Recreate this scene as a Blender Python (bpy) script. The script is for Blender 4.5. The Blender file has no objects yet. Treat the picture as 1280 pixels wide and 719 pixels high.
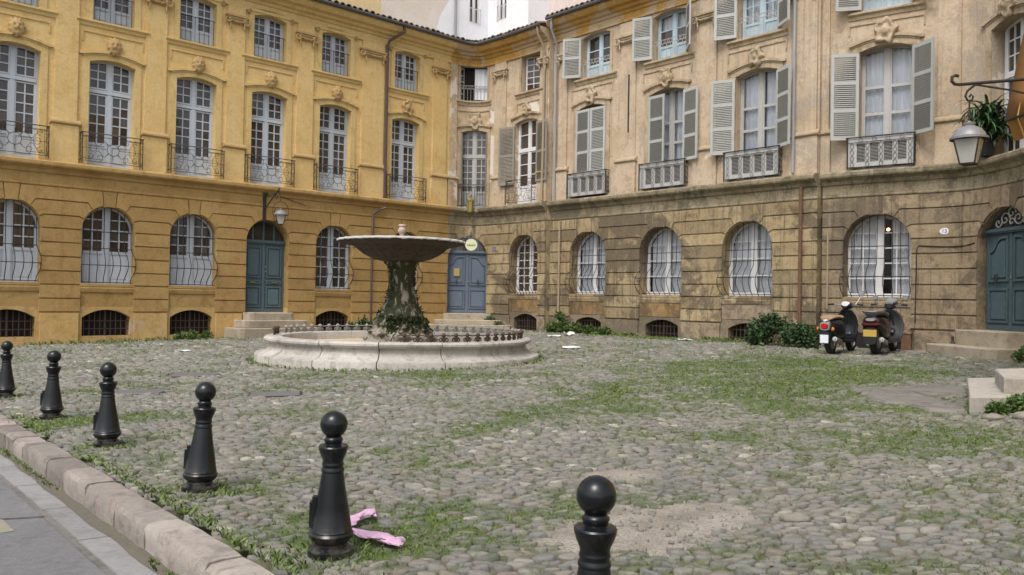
import bpy, bmesh, math, random
import numpy as np
from mathutils import Matrix, Vector
random.seed(7); rng = np.random.default_rng(7)
PI = math.pi
scene = bpy.context.scene
C = scene.collection

# ------------------------------------------------------------------ camera
cam_d = bpy.data.cameras.new('camera'); cam = bpy.data.objects.new('camera', cam_d); C.objects.link(cam)
cam_d.sensor_width = 36.0; cam_d.lens = 36 * 1030.3 / 1280; cam_d.clip_end = 600
_r, _p = 0.01807, 0.01438
cr_, sr_, cp_, sp_ = math.cos(_r), math.sin(_r), math.cos(_p), math.sin(_p)
right = Vector((cr_, -sp_ * sr_, cp_ * sr_)); up = Vector((-sr_, -sp_ * cr_, cp_ * cr_)); fwd = Vector((0, cp_, sp_))
M4 = Matrix((right, up, -fwd)).transposed().to_4x4(); M4.translation = (0, 0, 1.3)
cam.matrix_world = M4
scene.camera = cam

# ------------------------------------------------------------------ sky, sun, exposure (overcast)
SUN_EL, SUN_AZ = math.radians(56), math.radians(205)
world = bpy.data.worlds.new('World'); scene.world = world; world.use_nodes = True
nt = world.node_tree; nt.nodes.clear()
sky = nt.nodes.new('ShaderNodeTexSky'); sky.sky_type = 'NISHITA'; sky.sun_disc = False
sky.sun_elevation = SUN_EL; sky.sun_rotation = SUN_AZ; sky.dust_density = 4.0; sky.air_density = 1.0; sky.ozone_density = 1.0
hs = nt.nodes.new('ShaderNodeHueSaturation'); hs.inputs['Saturation'].default_value = 0.40
bg = nt.nodes.new('ShaderNodeBackground'); bg.inputs['Strength'].default_value = 0.15
wo = nt.nodes.new('ShaderNodeOutputWorld')
nt.links.new(sky.outputs[0], hs.inputs['Color']); nt.links.new(hs.outputs[0], bg.inputs['Color']); nt.links.new(bg.outputs[0], wo.inputs['Surface'])
sun_d = bpy.data.lights.new('sun', 'SUN'); sun_d.energy = 1.2; sun_d.angle = math.radians(24); sun_d.color = (1.0, 0.98, 0.95)
sun = bpy.data.objects.new('sun', sun_d); C.objects.link(sun)
sd = Vector((math.sin(SUN_AZ) * math.cos(SUN_EL), math.cos(SUN_AZ) * math.cos(SUN_EL), math.sin(SUN_EL)))
sun.rotation_euler = sd.to_track_quat('Z', 'Y').to_euler(); sun.location = sd * 40
vs = scene.view_settings; vs.view_transform = 'Standard'; vs.look = 'None'; vs.gamma = 1.0; vs.exposure = 0.55
scene.render.film_transparent = False
scene.cycles.max_bounces = 6; scene.cycles.diffuse_bounces = 3; scene.cycles.transparent_max_bounces = 6
scene.cycles.use_denoising = True

# ------------------------------------------------------------------ helpers
WM = {}
def link(name, me, mat=None, parent=None, mw=None, kind=None):
    if mat is not None and len(me.materials) == 0: me.materials.append(mat)
    o = bpy.data.objects.new(name, me); C.objects.link(o)
    mw = mw if mw is not None else Matrix.Identity(4)
    if parent is not None:
        o.parent = parent; o.matrix_parent_inverse = WM[parent.name].inverted()
    o.matrix_basis = mw; WM[o.name] = mw.copy()
    if kind: o['kind'] = kind
    return o
def thing(name, label, cat, loc=(0, 0, 0), group=None, rotz=0.0):
    o = bpy.data.objects.new(name, None); C.objects.link(o)
    mw = Matrix.Translation(loc) @ Matrix.Rotation(rotz, 4, 'Z'); o.matrix_basis = mw; WM[o.name] = mw
    o['label'] = label; o['category'] = cat
    if group: o['group'] = group
    return o
def tag(o, label, cat, group=None):
    o['label'] = label; o['category'] = cat
    if group: o['group'] = group
    return o
def copy_tree(o, mw, parent=None):
    c = o.copy(); C.objects.link(c); c.parent = parent
    if parent is None: c.matrix_basis = mw
    for ch in [k for k in o.children]: copy_tree(ch, None, c)
    return c

class MB:
    """collects faces; F maps builder coordinates to world"""
    def __init__(s, F=None): s.v = []; s.f = []; s.F = F
    def add(s, vs_, fs):
        b = len(s.v); s.v += [tuple(p) for p in vs_]; s.f += [tuple(b + i for i in f) for f in fs]
    def quad(s, a, b, c, d): s.add([a, b, c, d], [(0, 1, 2, 3)])
    def box(s, x0, x1, z0, z1, y0, y1, n=1):
        """x along, z up, y out; n = subdivisions along x"""
        st = len(s.v)
        for i in range(n + 1):
            x = x0 + (x1 - x0) * i / n
            s.v += [(x, z0, y0), (x, z0, y1), (x, z1, y1), (x, z1, y0)]
        for i in range(n):
            a = st + 4 * i; b = a + 4
            for k in range(4):
                k2 = (k + 1) % 4
                s.f.append((a + k, b + k, b + k2, a + k2))
        s.f.append((st, st + 1, st + 2, st + 3)); e = st + 4 * n; s.f.append((e + 3, e + 2, e + 1, e))
    def grid(s, rows, close_u=False):
        b = len(s.v); m = len(rows[0])
        for r in rows: s.v += [tuple(p) for p in r]
        for i in range(len(rows) - 1):
            for j in range(m if close_u else m - 1):
                j2 = (j + 1) % m
                s.f.append((b + i * m + j, b + i * m + j2, b + (i + 1) * m + j2, b + (i + 1) * m + j))
    def tube(s, pts, r, n=6, closed=False, cap=True):
        P = [Vector(p) for p in pts]; N = len(P); rows = []
        rr = r if isinstance(r, (list, tuple)) else [r] * N
        up0 = None
        for i in range(N):
            if closed: t = P[(i + 1) % N] - P[i - 1]
            else: t = P[min(i + 1, N - 1)] - P[max(i - 1, 0)]
            if t.length < 1e-9: t = Vector((0, 0, 1))
            t.normalize()
            if up0 is None:
                up0 = Vector((0, 0, 1)) if abs(t.z) < .9 else Vector((1, 0, 0))
            u = (up0 - t * up0.dot(t))
            if u.length < 1e-6: u = t.orthogonal()
            u.normalize(); w = t.cross(u); up0 = u
            rows.append([tuple(P[i] + (u * math.cos(2 * PI * k / n) + w * math.sin(2 * PI * k / n)) * rr[i]) for k in range(n)])
        if closed: rows.append(rows[0])
        b = len(s.v); s.grid(rows, True)
        if cap and not closed:
            s.f.append(tuple(b + k for k in range(n))[::-1]); e = b + (N - 1) * n; s.f.append(tuple(e + k for k in range(n)))
    def lathe(s, prof, n=24, a0=0., a1=2 * PI, mod=None, cx=0., cy=0.):
        full = abs(a1 - a0 - 2 * PI) < 1e-6; rows = []
        m = n if full else n + 1
        for (r, z) in prof:
            row = []
            for k in range(m):
                a = a0 + (a1 - a0) * k / n; q = mod(r, z, a) if mod else r
                row.append((cx + q * math.cos(a), cy + q * math.sin(a), z))
            rows.append(row)
        s.grid(rows, full)
    def mesh(s, name, smooth=False):
        me = bpy.data.meshes.new(name); V = [s.F(*p) for p in s.v] if s.F else s.v
        me.from_pydata(V, [], s.f); 
        if smooth: me.polygons.foreach_set('use_smooth', [True] * len(me.polygons))
        me.update(); return me
    def build(s, name, mat, parent=None, smooth=False, mw=None, kind=None, fix=True):
        me = s.mesh(name, smooth)
        if fix:
            bm = bmesh.new(); bm.from_mesh(me); bmesh.ops.recalc_face_normals(bm, faces=bm.faces); bm.to_mesh(me); bm.free()
        if smooth:
            try: me.set_sharp_from_angle(angle=math.radians(40))
            except Exception: pass
        return link(name, me, mat, parent, mw, kind)
_NG = {}
# ------------------------------------------------------------------ materials
def newmat(name):
    m = bpy.data.materials.new(name); m.use_nodes = True; t = m.node_tree; b = t.nodes['Principled BSDF']; return m, t, b
def N(t, typ, **kw):
    n = t.nodes.new(typ)
    for k, v in kw.items():
        if k in n.inputs: n.inputs[k].default_value = v
        else: setattr(n, k, v)
    return n
def pos_vec(t, scale=(1, 1, 1), obj=False):
    if obj: src = N(t, 'ShaderNodeTexCoord').outputs['Object']
    else: src = N(t, 'ShaderNodeNewGeometry').outputs['Position']
    mp = N(t, 'ShaderNodeMapping'); mp.inputs['Scale'].default_value = scale; t.links.new(src, mp.inputs['Vector']); return mp.outputs[0]
def noise(t, vec, scale, detail=5, rough=.6, dist=0.):
    n = N(t, 'ShaderNodeTexNoise'); n.inputs['Scale'].default_value = scale; n.inputs['Detail'].default_value = detail
    n.inputs['Roughness'].default_value = rough; n.inputs['Distortion'].default_value = dist
    t.links.new(vec, n.inputs['Vector']); return n.outputs['Fac']
def ramp(t, fac, a, b):
    r = N(t, 'ShaderNodeMapRange'); r.inputs['From Min'].default_value = a; r.inputs['From Max'].default_value = b; r.interpolation_type = 'SMOOTHSTEP'
    t.links.new(fac, r.inputs['Value']); return r.outputs[0]
def mix(t, fac, a, b, mode='MIX'):
    m = N(t, 'ShaderNodeMix'); m.data_type = 'RGBA'; m.blend_type = mode; m.clamp_factor = True
    for sock, v in ((m.inputs[0], fac), (m.inputs[6], a), (m.inputs[7], b)):
        if isinstance(v, (int, float)): sock.default_value = v
        elif isinstance(v, tuple): sock.default_value = (*v, 1) if len(v) == 3 else v
        else: t.links.new(v, sock)
    return m.outputs[2]
def mul(t, a, b):
    m = N(t, 'ShaderNodeMath'); m.operation = 'MULTIPLY'
    for i, v in ((0, a), (1, b)):
        if isinstance(v, (int, float)): m.inputs[i].default_value = v
        else: t.links.new(v, m.inputs[i])
    return m.outputs[0]
def bump(t, b, h, strength=.3, dist=.02):
    n = N(t, 'ShaderNodeBump'); n.inputs['Strength'].default_value = strength; n.inputs['Distance'].default_value = dist
    t.links.new(h, n.inputs['Height']); t.links.new(n.outputs[0], b.inputs['Normal'])
def obj_rand(t): return N(t, 'ShaderNodeObjectInfo').outputs['Random']
def simple(name, col, rough=.6, metal=0., var=.12, scale=6., bumps=.1, obj=False, spec=None):
    m, t, b = newmat(name); v = pos_vec(t, obj=obj); n = noise(t, v, scale)
    dark = tuple(c * (1 - var) for c in col); lite = tuple(min(1, c * (1 + var)) for c in col)
    t.links.new(mix(t, n, dark, lite), b.inputs['Base Color']); b.inputs['Roughness'].default_value = rough; b.inputs['Metallic'].default_value = metal
    if spec is not None: b.inputs['Specular IOR Level'].default_value = spec
    if bumps: bump(t, b, noise(t, v, scale * 5, 3), bumps, .01)
    return m
def plaster(name, base, light, dirt, dirt_amt=.5, patch=None, patch_th=.62, streak=.35, blockvar=0., bumps=.25, seed=0., rough=.92, streak_col=None, stain2=None, stain_th=.5, worn=None):
    """old lime plaster or sandstone: blotches, patches of lost paint, rain streaks, per block tone"""
    m, t, b = newmat(name)
    g = N(t, 'ShaderNodeNewGeometry').outputs['Position']
    def mp(sc):
        q = N(t, 'ShaderNodeMapping'); q.inputs['Scale'].default_value = sc; q.inputs['Location'].default_value = (seed, seed * 1.7, seed * .3); t.links.new(g, q.inputs['Vector']); return q.outputs[0]
    v = mp((1, 1, 1))
    c = mix(t, ramp(t, noise(t, v, .9, 6, .65), .34, .66), base, light)
    c = mix(t, mul(t, ramp(t, noise(t, v, 3.2, 7, .72, .5), .48, .66), dirt_amt), c, dirt)
    if blockvar:
        r = obj_rand(t)
        if blockvar > .15:
            c = mix(t, mul(t, ramp(t, r, .55, 1.0), .72), c, dirt); r2 = N(t, 'ShaderNodeMath'); r2.operation = 'FRACT'; t.links.new(mul(t, r, 7.31), r2.inputs[0]); r = r2.outputs[0]
        hv = N(t, 'ShaderNodeHueSaturation'); mr = N(t, 'ShaderNodeMapRange'); mr.inputs['To Min'].default_value = 1 - blockvar; mr.inputs['To Max'].default_value = 1 + blockvar
        t.links.new(r, mr.inputs['Value']); t.links.new(mr.outputs[0], hv.inputs['Value']); t.links.new(c, hv.inputs['Color']); c = hv.outputs[0]
    if stain2 is not None:
        c = mix(t, mul(t, ramp(t, noise(t, v, .42, 7, .72, .8), stain_th, stain_th + .07), .85), c, stain2)
        c = mix(t, mul(t, ramp(t, noise(t, mp((1.7, 1.7, 1.0)), 1.3, 7, .75, 1.0), stain_th + .05, stain_th + .12), .7), c, stain2)
    if streak:
        vs_ = mp((4.2, 4.2, .10)); env = ramp(t, noise(t, v, .6, 4), .30, .55)
        c = mix(t, mul(t, mul(t, ramp(t, noise(t, vs_, 1.6, 6, .75), .50, .66), env), streak), c, streak_col or dirt)
        if worn is not None: c = mix(t, mul(t, ramp(t, noise(t, mp((6.5, 6.5, .09)), 1.2, 5, .7), .60, .68), .6), c, worn)
    if patch is not None:
        c = mix(t, ramp(t, noise(t, v, .75, 9, .66, .3), patch_th, patch_th + .02), c, patch)
        c = mix(t, mul(t, ramp(t, noise(t, mp((1.1, 1.1, 1.1)), 3.4, 7, .7, .6), .655, .675), .8), c, patch)
    fine = noise(t, v, 17, 6, .72)
    c = mix(t, .22, c, mix(t, ramp(t, fine, .25, .75), tuple(k * .5 for k in base), tuple(min(1, k * 1.35) for k in light)))
    t.links.new(c, b.inputs['Base Color']); b.inputs['Roughness'].default_value = rough; b.inputs['Specular IOR Level'].default_value = .2
    h = mix(t, .5, noise(t, v, 14, 7, .75), noise(t, v, 2.5, 5)); bump(t, b, h, min(1, bumps * 1.5), .04)
    return m
def weathered(name, col, worn, amt=.35, rough=.6, scale=5.):
    m, t, b = newmat(name); v = pos_vec(t, (1, 1, .5))
    c = mix(t, noise(t, v, 2.), tuple(k * .85 for k in col), tuple(k * 1.12 for k in col))
    c = mix(t, mul(t, ramp(t, noise(t, v, scale * 3, 6, .7), .5, .7), amt), c, worn)
    r = obj_rand(t); hv = N(t, 'ShaderNodeHueSaturation'); mr = N(t, 'ShaderNodeMapRange'); mr.inputs['To Min'].default_value = .88; mr.inputs['To Max'].default_value = 1.1
    t.links.new(r, mr.inputs['Value']); t.links.new(mr.outputs[0], hv.inputs['Value']); t.links.new(c, hv.inputs['Color'])
    t.links.new(hv.outputs[0], b.inputs['Base Color']); b.inputs['Roughness'].default_value = rough
    bump(t, b, noise(t, v, 30, 3), .12, .01); return m

MT = {}
MT['ochre_up'] = plaster('ochre paint', (.66, .448, .18), (.725, .525, .24), (.53, .34, .115), .6, None, streak=.22, bumps=.12, seed=3)
MT['ochre_trim'] = plaster('ochre paint trim', (.62, .435, .18), (.68, .50, .225), (.45, .29, .11), .65, None, streak=.2, bumps=.12, seed=5)
MT['ochre_carve'] = plaster('ochre carved stone', (.44, .29, .13), (.52, .36, .17), (.26, .16, .07), .6, None, streak=.1, bumps=.3, seed=9)
MT['ochre_low'] = plaster('deep ochre rendered stone', (.36, .225, .082), (.425, .28, .115), (.235, .14, .05), .7, (.46, .33, .16), .70, streak=.3, blockvar=.11, bumps=.25, seed=1)
MT['ochre_plinth'] = plaster('ochre plinth', (.47, .30, .11), (.55, .38, .17), (.28, .15, .05), .6, (.46, .36, .26), .58, streak=.2, blockvar=.1, bumps=.25, seed=14)
MT['plaster'] = plaster('bleached cream plaster', (.46, .345, .225), (.56, .45, .33), (.30, .215, .135), .65, (.62, .56, .49), .66, streak=.7, bumps=.35, seed=21, streak_col=(.29, .225, .155), stain2=(.36, .305, .245), stain_th=.53, worn=(.62, .52, .40))
MT['plaster_pale'] = plaster('pale patched plaster', (.47, .34, .20), (.58, .46, .32), (.28, .19, .10), .65, (.72, .67, .60), .53, streak=.6, bumps=.35, seed=4, stain2=(.33, .26, .19), stain_th=.56)
MT['trim_stone'] = plaster('bare moulding stone', (.39, .30, .19), (.50, .40, .275), (.19, .14, .085), .75, (.60, .54, .45), .66, streak=.5, bumps=.4, seed=8)
MT['cornice_old'] = plaster('peeling ochre cornice', (.47, .26, .065), (.53, .33, .10), (.27, .165, .065), .8, (.48, .38, .27), .50, streak=.5, bumps=.45, seed=31, stain2=(.22, .16, .10), stain_th=.55)
MT['string_old'] = plaster('mossy cornice stone', (.25, .20, .125), (.34, .29, .20), (.085, .08, .048), .95, (.46, .42, .34), .63, streak=.8, bumps=.7, seed=17, streak_col=(.09, .078, .048), stain2=(.10, .088, .06), stain_th=.50)
MT['stone_low'] = plaster('brown sandstone', (.315, .235, .125), (.40, .315, .19), (.13, .10, .065), .8, (.43, .36, .25), .66, streak=1., blockvar=.20, bumps=.6, seed=2, streak_col=(.06, .048, .033), stain2=(.068, .056, .044), stain_th=.495, worn=(.40, .31, .19))
MT['stone_low2'] = plaster('brown grey sandstone', (.265, .20, .12), (.35, .275, .18), (.108, .085, .058), .8, (.41, .35, .25), .67, streak=1., blockvar=.18, bumps=.6, seed=12, streak_col=(.065, .053, .04), stain2=(.105, .088, .066), stain_th=.50, worn=(.37, .30, .20))
MT['stone_plinth'] = plaster('grey pink plinth stone', (.26, .195, .13), (.34, .27, .19), (.10, .08, .055), .8, None, streak=.7, blockvar=.18, bumps=.6, seed=6, stain2=(.11, .09, .068), stain_th=.48)
MT['apron'] = plaster('rust streaked apron', (.25, .16, .07), (.32, .21, .10), (.10, .07, .042), .8, None, streak=1., bumps=.5, seed=11, streak_col=(.06, .044, .030), stain2=(.085, .064, .045), stain_th=.47, worn=(.36, .27, .17))
MT['step'] = plaster('worn limestone step', (.34, .285, .21), (.43, .37, .285), (.19, .15, .105), .6, None, streak=.2, blockvar=.08, bumps=.3, seed=33)
MT['fountain'] = plaster('pale fountain stone', (.385, .355, .315), (.47, .435, .39), (.18, .165, .14), .7, (.31, .26, .22), .66, streak=.75, blockvar=.10, bumps=.35, seed=41, streak_col=(.22, .20, .17))
MT['white_wall'] = plaster('white lime wash', (.80, .80, .82), (.86, .86, .88), (.70, .69, .69), .3, None, streak=.15, bumps=.1, seed=50)
MT['pink_wall'] = plaster('faded pink render', (.62, .52, .48), (.70, .60, .55), (.52, .42, .38), .5, (.72, .66, .62), .6, streak=.2, bumps=.15, seed=52)
MT['beige_wall'] = plaster('faded beige render', (.70, .62, .53), (.76, .68, .60), (.60, .50, .40), .4, (.66, .52, .33), .66, streak=.2, bumps=.15, seed=55)
MT['yellow_wall'] = plaster('faded yellow render', (.68, .52, .28), (.74, .58, .33), (.58, .42, .2), .4, None, streak=.2, bumps=.15, seed=57)
MT['frame_blue'] = weathered('pale blue grey window paint', (.50, .54, .585), (.40, .42, .44), .2, .45)
MT['frame_white'] = weathered('white window paint', (.68, .68, .68), (.5, .5, .48), .2, .45)
MT['frame_grey'] = weathered('weathered grey window paint', (.40, .39, .37), (.25, .22, .18), .4, .6)
MT['frame_sky'] = weathered('light sky blue window paint', (.50, .62, .68), (.45, .48, .48), .2, .5)
MT['shutter'] = weathered('sage grey shutter paint', (.34, .345, .315), (.24, .225, .19), .4, .6)
MT['shutter_frame'] = weathered('pale sage shutter frame paint', (.44, .45, .425), (.3, .29, .25), .4, .6)
MT['shutter_old'] = weathered('brown grey worn shutter', (.255, .235, .19), (.17, .14, .1), .4, .7)
MT['iron'] = simple('wrought iron', (.035, .032, .032), .55, .3, .2, 20)
MT['iron_rust'] = simple('rusty iron', (.07, .042, .03), .75, .1, .4, 14)
MT['iron_grey'] = simple('grey painted ironwork', (.42, .41, .39), .6, .0, .3, 20)
MT['scroll'] = simple('worn grey scrollwork', (.20, .195, .18), .7, .0, .3, 20)
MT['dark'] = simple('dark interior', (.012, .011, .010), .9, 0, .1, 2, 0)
MT['curtain'] = simple('pale curtain cloth', (.76, .76, .78), .9, 0, .06, 3, 0)
MT['curtain_blue'] = simple('bluish net curtain', (.74, .76, .80), .9, 0, .06, 3, 0)
MT['pipe_grey'] = weathered('grey zinc pipe', (.28, .28, .29), (.2, .17, .15), .3, .5)
MT['pipe_brown'] = weathered('brown painted pipe', (.085, .055, .05), (.16, .08, .05), .2, .5)
MT['pipe_rust'] = weathered('rusted pipe', (.14, .07, .04), (.26, .19, .11), .5, .8)
MT['pipe_stone'] = weathered('stone coloured pipe', (.36, .28, .18), (.25, .17, .1), .4, .8)
MT['door_teal'] = weathered('teal grey door paint', (.085, .135, .155), (.17, .20, .21), .35, .5)
MT['door_blue'] = weathered('slate blue door paint', (.11, .14, .185), (.18, .2, .22), .25, .5)
MT['door_dark'] = weathered('worn dark teal door paint', (.065, .108, .125), (.16, .19, .18), .45, .55)
MT['brass'] = simple('brass', (.55, .42, .18), .35, .9, .15, 20)
MT['steel'] = simple('brushed steel', (.6, .6, .6), .3, .9, .1, 20)
MT['tile'] = plaster('old clay roof tile', (.20, .15, .10), (.30, .22, .15), (.09, .08, .06), .7, None, streak=0., blockvar=.35, bumps=.4, seed=60)
MT['gutter'] = weathered('dark zinc gutter', (.085, .085, .09), (.13, .12, .11), .3, .5)
MT['black_paint'] = None
def glass(name, base, rough=.06, refl=.5):
    m, t, b = newmat(name); v = pos_vec(t); n = noise(t, v, 1.4, 3)
    r = obj_rand(t)
    c = mix(t, r, tuple(k * .5 for k in base), tuple(k * 1.6 for k in base)); t.links.new(mix(t, .4, c, mix(t, n, (0.004, .004, .004), tuple(k * 2 for k in base))), b.inputs['Base Color'])
    b.inputs['Roughness'].default_value = rough; b.inputs['Specular IOR Level'].default_value = refl
    bump(t, b, noise(t, v, 3, 2), .06, .02); return m
MT['glass'] = glass('dark window glass', (.055, .043, .038), .05, .7)
def glass_clear(name):
    m, t, b = newmat(name); t.nodes.remove(b); out = t.nodes['Material Output']
    tr = N(t, 'ShaderNodeBsdfTransparent'); tr.inputs[0].default_value = (.95, .96, .97, 1); gl = N(t, 'ShaderNodeBsdfGlossy'); gl.inputs['Roughness'].default_value = .05
    fr = N(t, 'ShaderNodeFresnel'); fr.inputs[0].default_value = 1.3; ms = N(t, 'ShaderNodeMixShader')
    t.links.new(fr.outputs[0], ms.inputs[0]); t.links.new(tr.outputs[0], ms.inputs[1]); t.links.new(gl.outputs[0], ms.inputs[2]); t.links.new(ms.outputs[0], out.inputs['Surface']); return m
MT['glass_clear'] = glass_clear('clear old window glass')
def mat_black():
    m, t, b = newmat('glossy black paint'); v = pos_vec(t, obj=True)
    n = noise(t, v, 9, 6, .7); c = mix(t, ramp(t, n, .56, .72), (.005, .006, .007), (.022, .022, .021)); gz_ = N(t, 'ShaderNodeSeparateXYZ'); t.links.new(v, gz_.inputs[0]); dz_ = N(t, 'ShaderNodeMapRange'); dz_.inputs['From Min'].default_value = .22; dz_.inputs['From Max'].default_value = .0; dz_.inputs['To Max'].default_value = .45; t.links.new(gz_.outputs['Z'], dz_.inputs['Value']); c = mix(t, mul(t, dz_.outputs[0], ramp(t, noise(t, v, 14, 5, .7), .42, .62)), c, (.13, .115, .09)); t.links.new(c, b.inputs['Base Color'])
    rr = N(t, 'ShaderNodeMapRange'); rr.inputs['To Min'].default_value = .16; rr.inputs['To Max'].default_value = .34; b.inputs['Specular IOR Level'].default_value = .42; t.links.new(n, rr.inputs['Value']); t.links.new(rr.outputs[0], b.inputs['Roughness'])
    bump(t, b, noise(t, v, 40, 3), .06, .004); return m
MT['black_paint'] = mat_black()

# ------------------------------------------------------------------ ground shape
GC = (-0.02536954, 0.01280999, -0.00067009, -0.00012777, 0.00018395, 0.00023064)
def G(x, y):
    x = np.clip(x, -17, 12.5); y = np.clip(y, 1.5, 33)
    return GC[0] + GC[1] * x + GC[2] * y + GC[3] * x * x + GC[4] * x * y + GC[5] * y * y
KE = np.array((-.655, .756)); KN = np.array((.756, .655))    # kerb: along (going away), towards the square
def kp(t, o): return KE * t + KN * o
def Gk(t):
    p = kp(t, 1.7); return float(G(p[0], p[1]))

# ------------------------------------------------------------------ facades: s along the wall, z up, d out
C0 = np.array([-1.383, 32.64]); eL = np.array([.7373, .6757]); eR = np.array([.6736, -.7391])
def catmull(pts, n=8):
    P = np.array(pts, float); P = np.vstack([2 * P[0] - P[1], P, 2 * P[-1] - P[-2]]); o = []
    for i in range(1, len(P) - 2):
        for k in range(n):
            t = k / n; a, b, c, d = P[i - 1:i + 3]
            o.append(.5 * ((2 * b) + (c - a) * t + (2 * a - 5 * b + 4 * c - d) * t * t + (3 * b - a - 3 * c + d) * t ** 3))
    o.append(P[-2]); return np.array(o)
class Line:
    curved = False
    def __init__(s, o, e): s.o = np.array(o, float); s.e = np.array(e, float) / np.hypot(*e); s.n = np.array((s.e[1], -s.e[0]))
    def P(s, t): return s.o + s.e * t
    def T(s, t): return s.e
    def __call__(s, t, z, d): p = s.o + s.e * t + s.n * d; return (p[0], p[1], z)
    def sub(s, a, b): return 1
    def flat(s, sc): return s
    def chord(s, sc, hw): return s
class Curve:
    curved = True
    def __init__(s, pts):
        s.p = np.array(pts); seg = np.diff(s.p, axis=0); s.s = np.concatenate([[0], np.cumsum(np.hypot(*seg.T))]); s.L = s.s[-1]
        t = np.gradient(s.p, s.s, axis=0); s.t = t / np.hypot(*t.T)[:, None]
    def P(s, q):
        base = np.array([np.interp(q, s.s, s.p[:, 0]), np.interp(q, s.s, s.p[:, 1])])
        if q < 0: base = base + s.t[0] * q
        if q > s.L: base = base + s.t[-1] * (q - s.L)
        return base
    def T(s, q):
        t = np.array([np.interp(q, s.s, s.t[:, 0]), np.interp(q, s.s, s.t[:, 1])]); return t / np.hypot(*t)
    def __call__(s, q, z, d):
        t = s.T(q); p = s.P(q) + np.array((t[1], -t[0])) * d; return (p[0], p[1], z)
    def sub(s, a, b): return max(1, int(math.ceil((b - a) / .22)))
    def flat(s, sc):
        f = Line(s.P(sc) - s.T(sc) * sc, s.T(sc)); return f
    def chord(s, sc, hw):
        a, b = s.P(sc - hw), s.P(sc + hw); e = (b - a) / np.hypot(*(b - a)); return Line((a + b) / 2 - e * sc, e)
FL = Line(C0, eL); FR = Line(C0, eR)
FK = Curve(catmull([C0 - 1.55 * eL, (-1.98, 32.0), (-1.3, 32.05), (-.66, 31.52), (-.05, 30.92), (.55, 30.26), (1.2, 29.5)]))
FQ = Curve(catmull([(8.36, 22.2), (8.8, 21.78), (9.3, 21.4), (9.78, 21.05), (10.45, 20.6), (10.95, 20.15), (11.22, 19.6), (11.33, 18.9), (11.33, 18.15), (11.3, 17.2), (11.25, 15.8)]))
def frame_m(fc, sc, z, d):
    """matrix: x along the wall, y out of the wall, z up, at a point of the facade"""
    t = fc.T(sc); p = fc(sc, z, d); n = (t[1], -t[0])
    return Matrix(((t[0], n[0], 0, p[0]), (t[1], n[1], 0, p[1]), (0, 0, 1, z), (0, 0, 0, 1)))

class Op:
    """an opening: centre, half width, sill, spring, crown"""
    def __init__(s, sc, hw, zb, zs, zt): s.sc, s.hw, s.zb, s.zs, s.zt = sc, hw, zb, zs, zt; s.r = zt - zs
    def top(s, x, shrink=0.):
        hw = s.hw - shrink; zt = s.zt - shrink; x = min(abs(x), hw)
        r = max(zt - s.zs, 0)
        if r < 1e-4: return zt
        if r > .8 * hw: return s.zs + r * math.sqrt(max(0, 1 - (x / hw) ** 2))
        R = (hw * hw + r * r) / (2 * r); return s.zs - (R - r) + math.sqrt(max(R * R - x * x, 0))
    def width(s, z, shrink=0.):
        hw = s.hw - shrink
        if z <= s.zs: return hw
        lo, hi = 0., hw
        for _ in range(24):
            m = (lo + hi) / 2
            if s.top(m, shrink) > z: lo = m
            else: hi = m
        return lo
    def xs(s, n=16, shrink=0.):
        hw = s.hw - shrink
        if s.r < 1e-4: return [-hw, hw]
        if s.r > .8 * hw: return [-hw * math.cos(PI * k / n) for k in range(n + 1)]
        return [-hw + 2 * hw * k / n for k in range(n + 1)]
def band(fc, s0, s1, z0, z1, ops, depth=.42):
    m = MB(fc); cur = s0
    def col(a, b, za0, za1, zb0, zb1):
        n = fc.sub(a, b)
        for i in range(n):
            f0, f1 = i / n, (i + 1) / n; A, B = a + (b - a) * f0, a + (b - a) * f1
            l = lambda p, q, f: p + (q - p) * f
            m.quad((A, l(za0, zb0, f0), 0), (B, l(za0, zb0, f1), 0), (B, l(za1, zb1, f1), 0), (A, l(za1, zb1, f0), 0))
    for o in sorted(ops, key=lambda q: q.sc):
        a, b = o.sc - o.hw, o.sc + o.hw
        if a > cur: col(cur, a, z0, z1, z0, z1)
        zlo = max(o.zb, z0)
        X = o.xs(14)
        if fc.curved and len(X) == 2: X = [a_ for a_ in np.linspace(-o.hw, o.hw, 6)]
        for x0, x1 in zip(X[:-1], X[1:]):
            A, B = o.sc + x0, o.sc + x1; t0, t1 = min(o.top(x0), z1), min(o.top(x1), z1)
            if o.zb > z0: col(A, B, z0, o.zb, z0, o.zb); m.quad((A, o.zb, 0), (B, o.zb, 0), (B, o.zb, -depth), (A, o.zb, -depth))
            if min(t0, t1) < z1 - 1e-4: 
                col(A, B, t0, z1, t1, z1); m.quad((A, t0, 0), (B, t1, 0), (B, t1, -depth), (A, t0, -depth))
        zs = min(o.top(o.hw), z1)
        for e in (a, b): m.quad((e, zlo, 0), (e, zs, 0), (e, zs, -depth), (e, zlo, -depth))
        cur = b
    if cur < s1: col(cur, s1, z0, z1, z0, z1)
    return m
def sweep(fc, s0, s1, prof, closed_ends=True):
    """moulding profile [(d, z)...] run along the wall"""
    m = MB(fc); n = fc.sub(s0, s1) if fc.curved else max(1, int((s1 - s0) / 1.2))
    rows = [[(s0 + (s1 - s0) * i / n, z, d) for (d, z) in prof] for i in range(n + 1)]
    m.grid(rows)
    if closed_ends:
        k = len(prof); e = n * k; m.f.append(tuple(range(k))); m.f.append(tuple(range(e + k - 1, e - 1, -1)))
    return m
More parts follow.
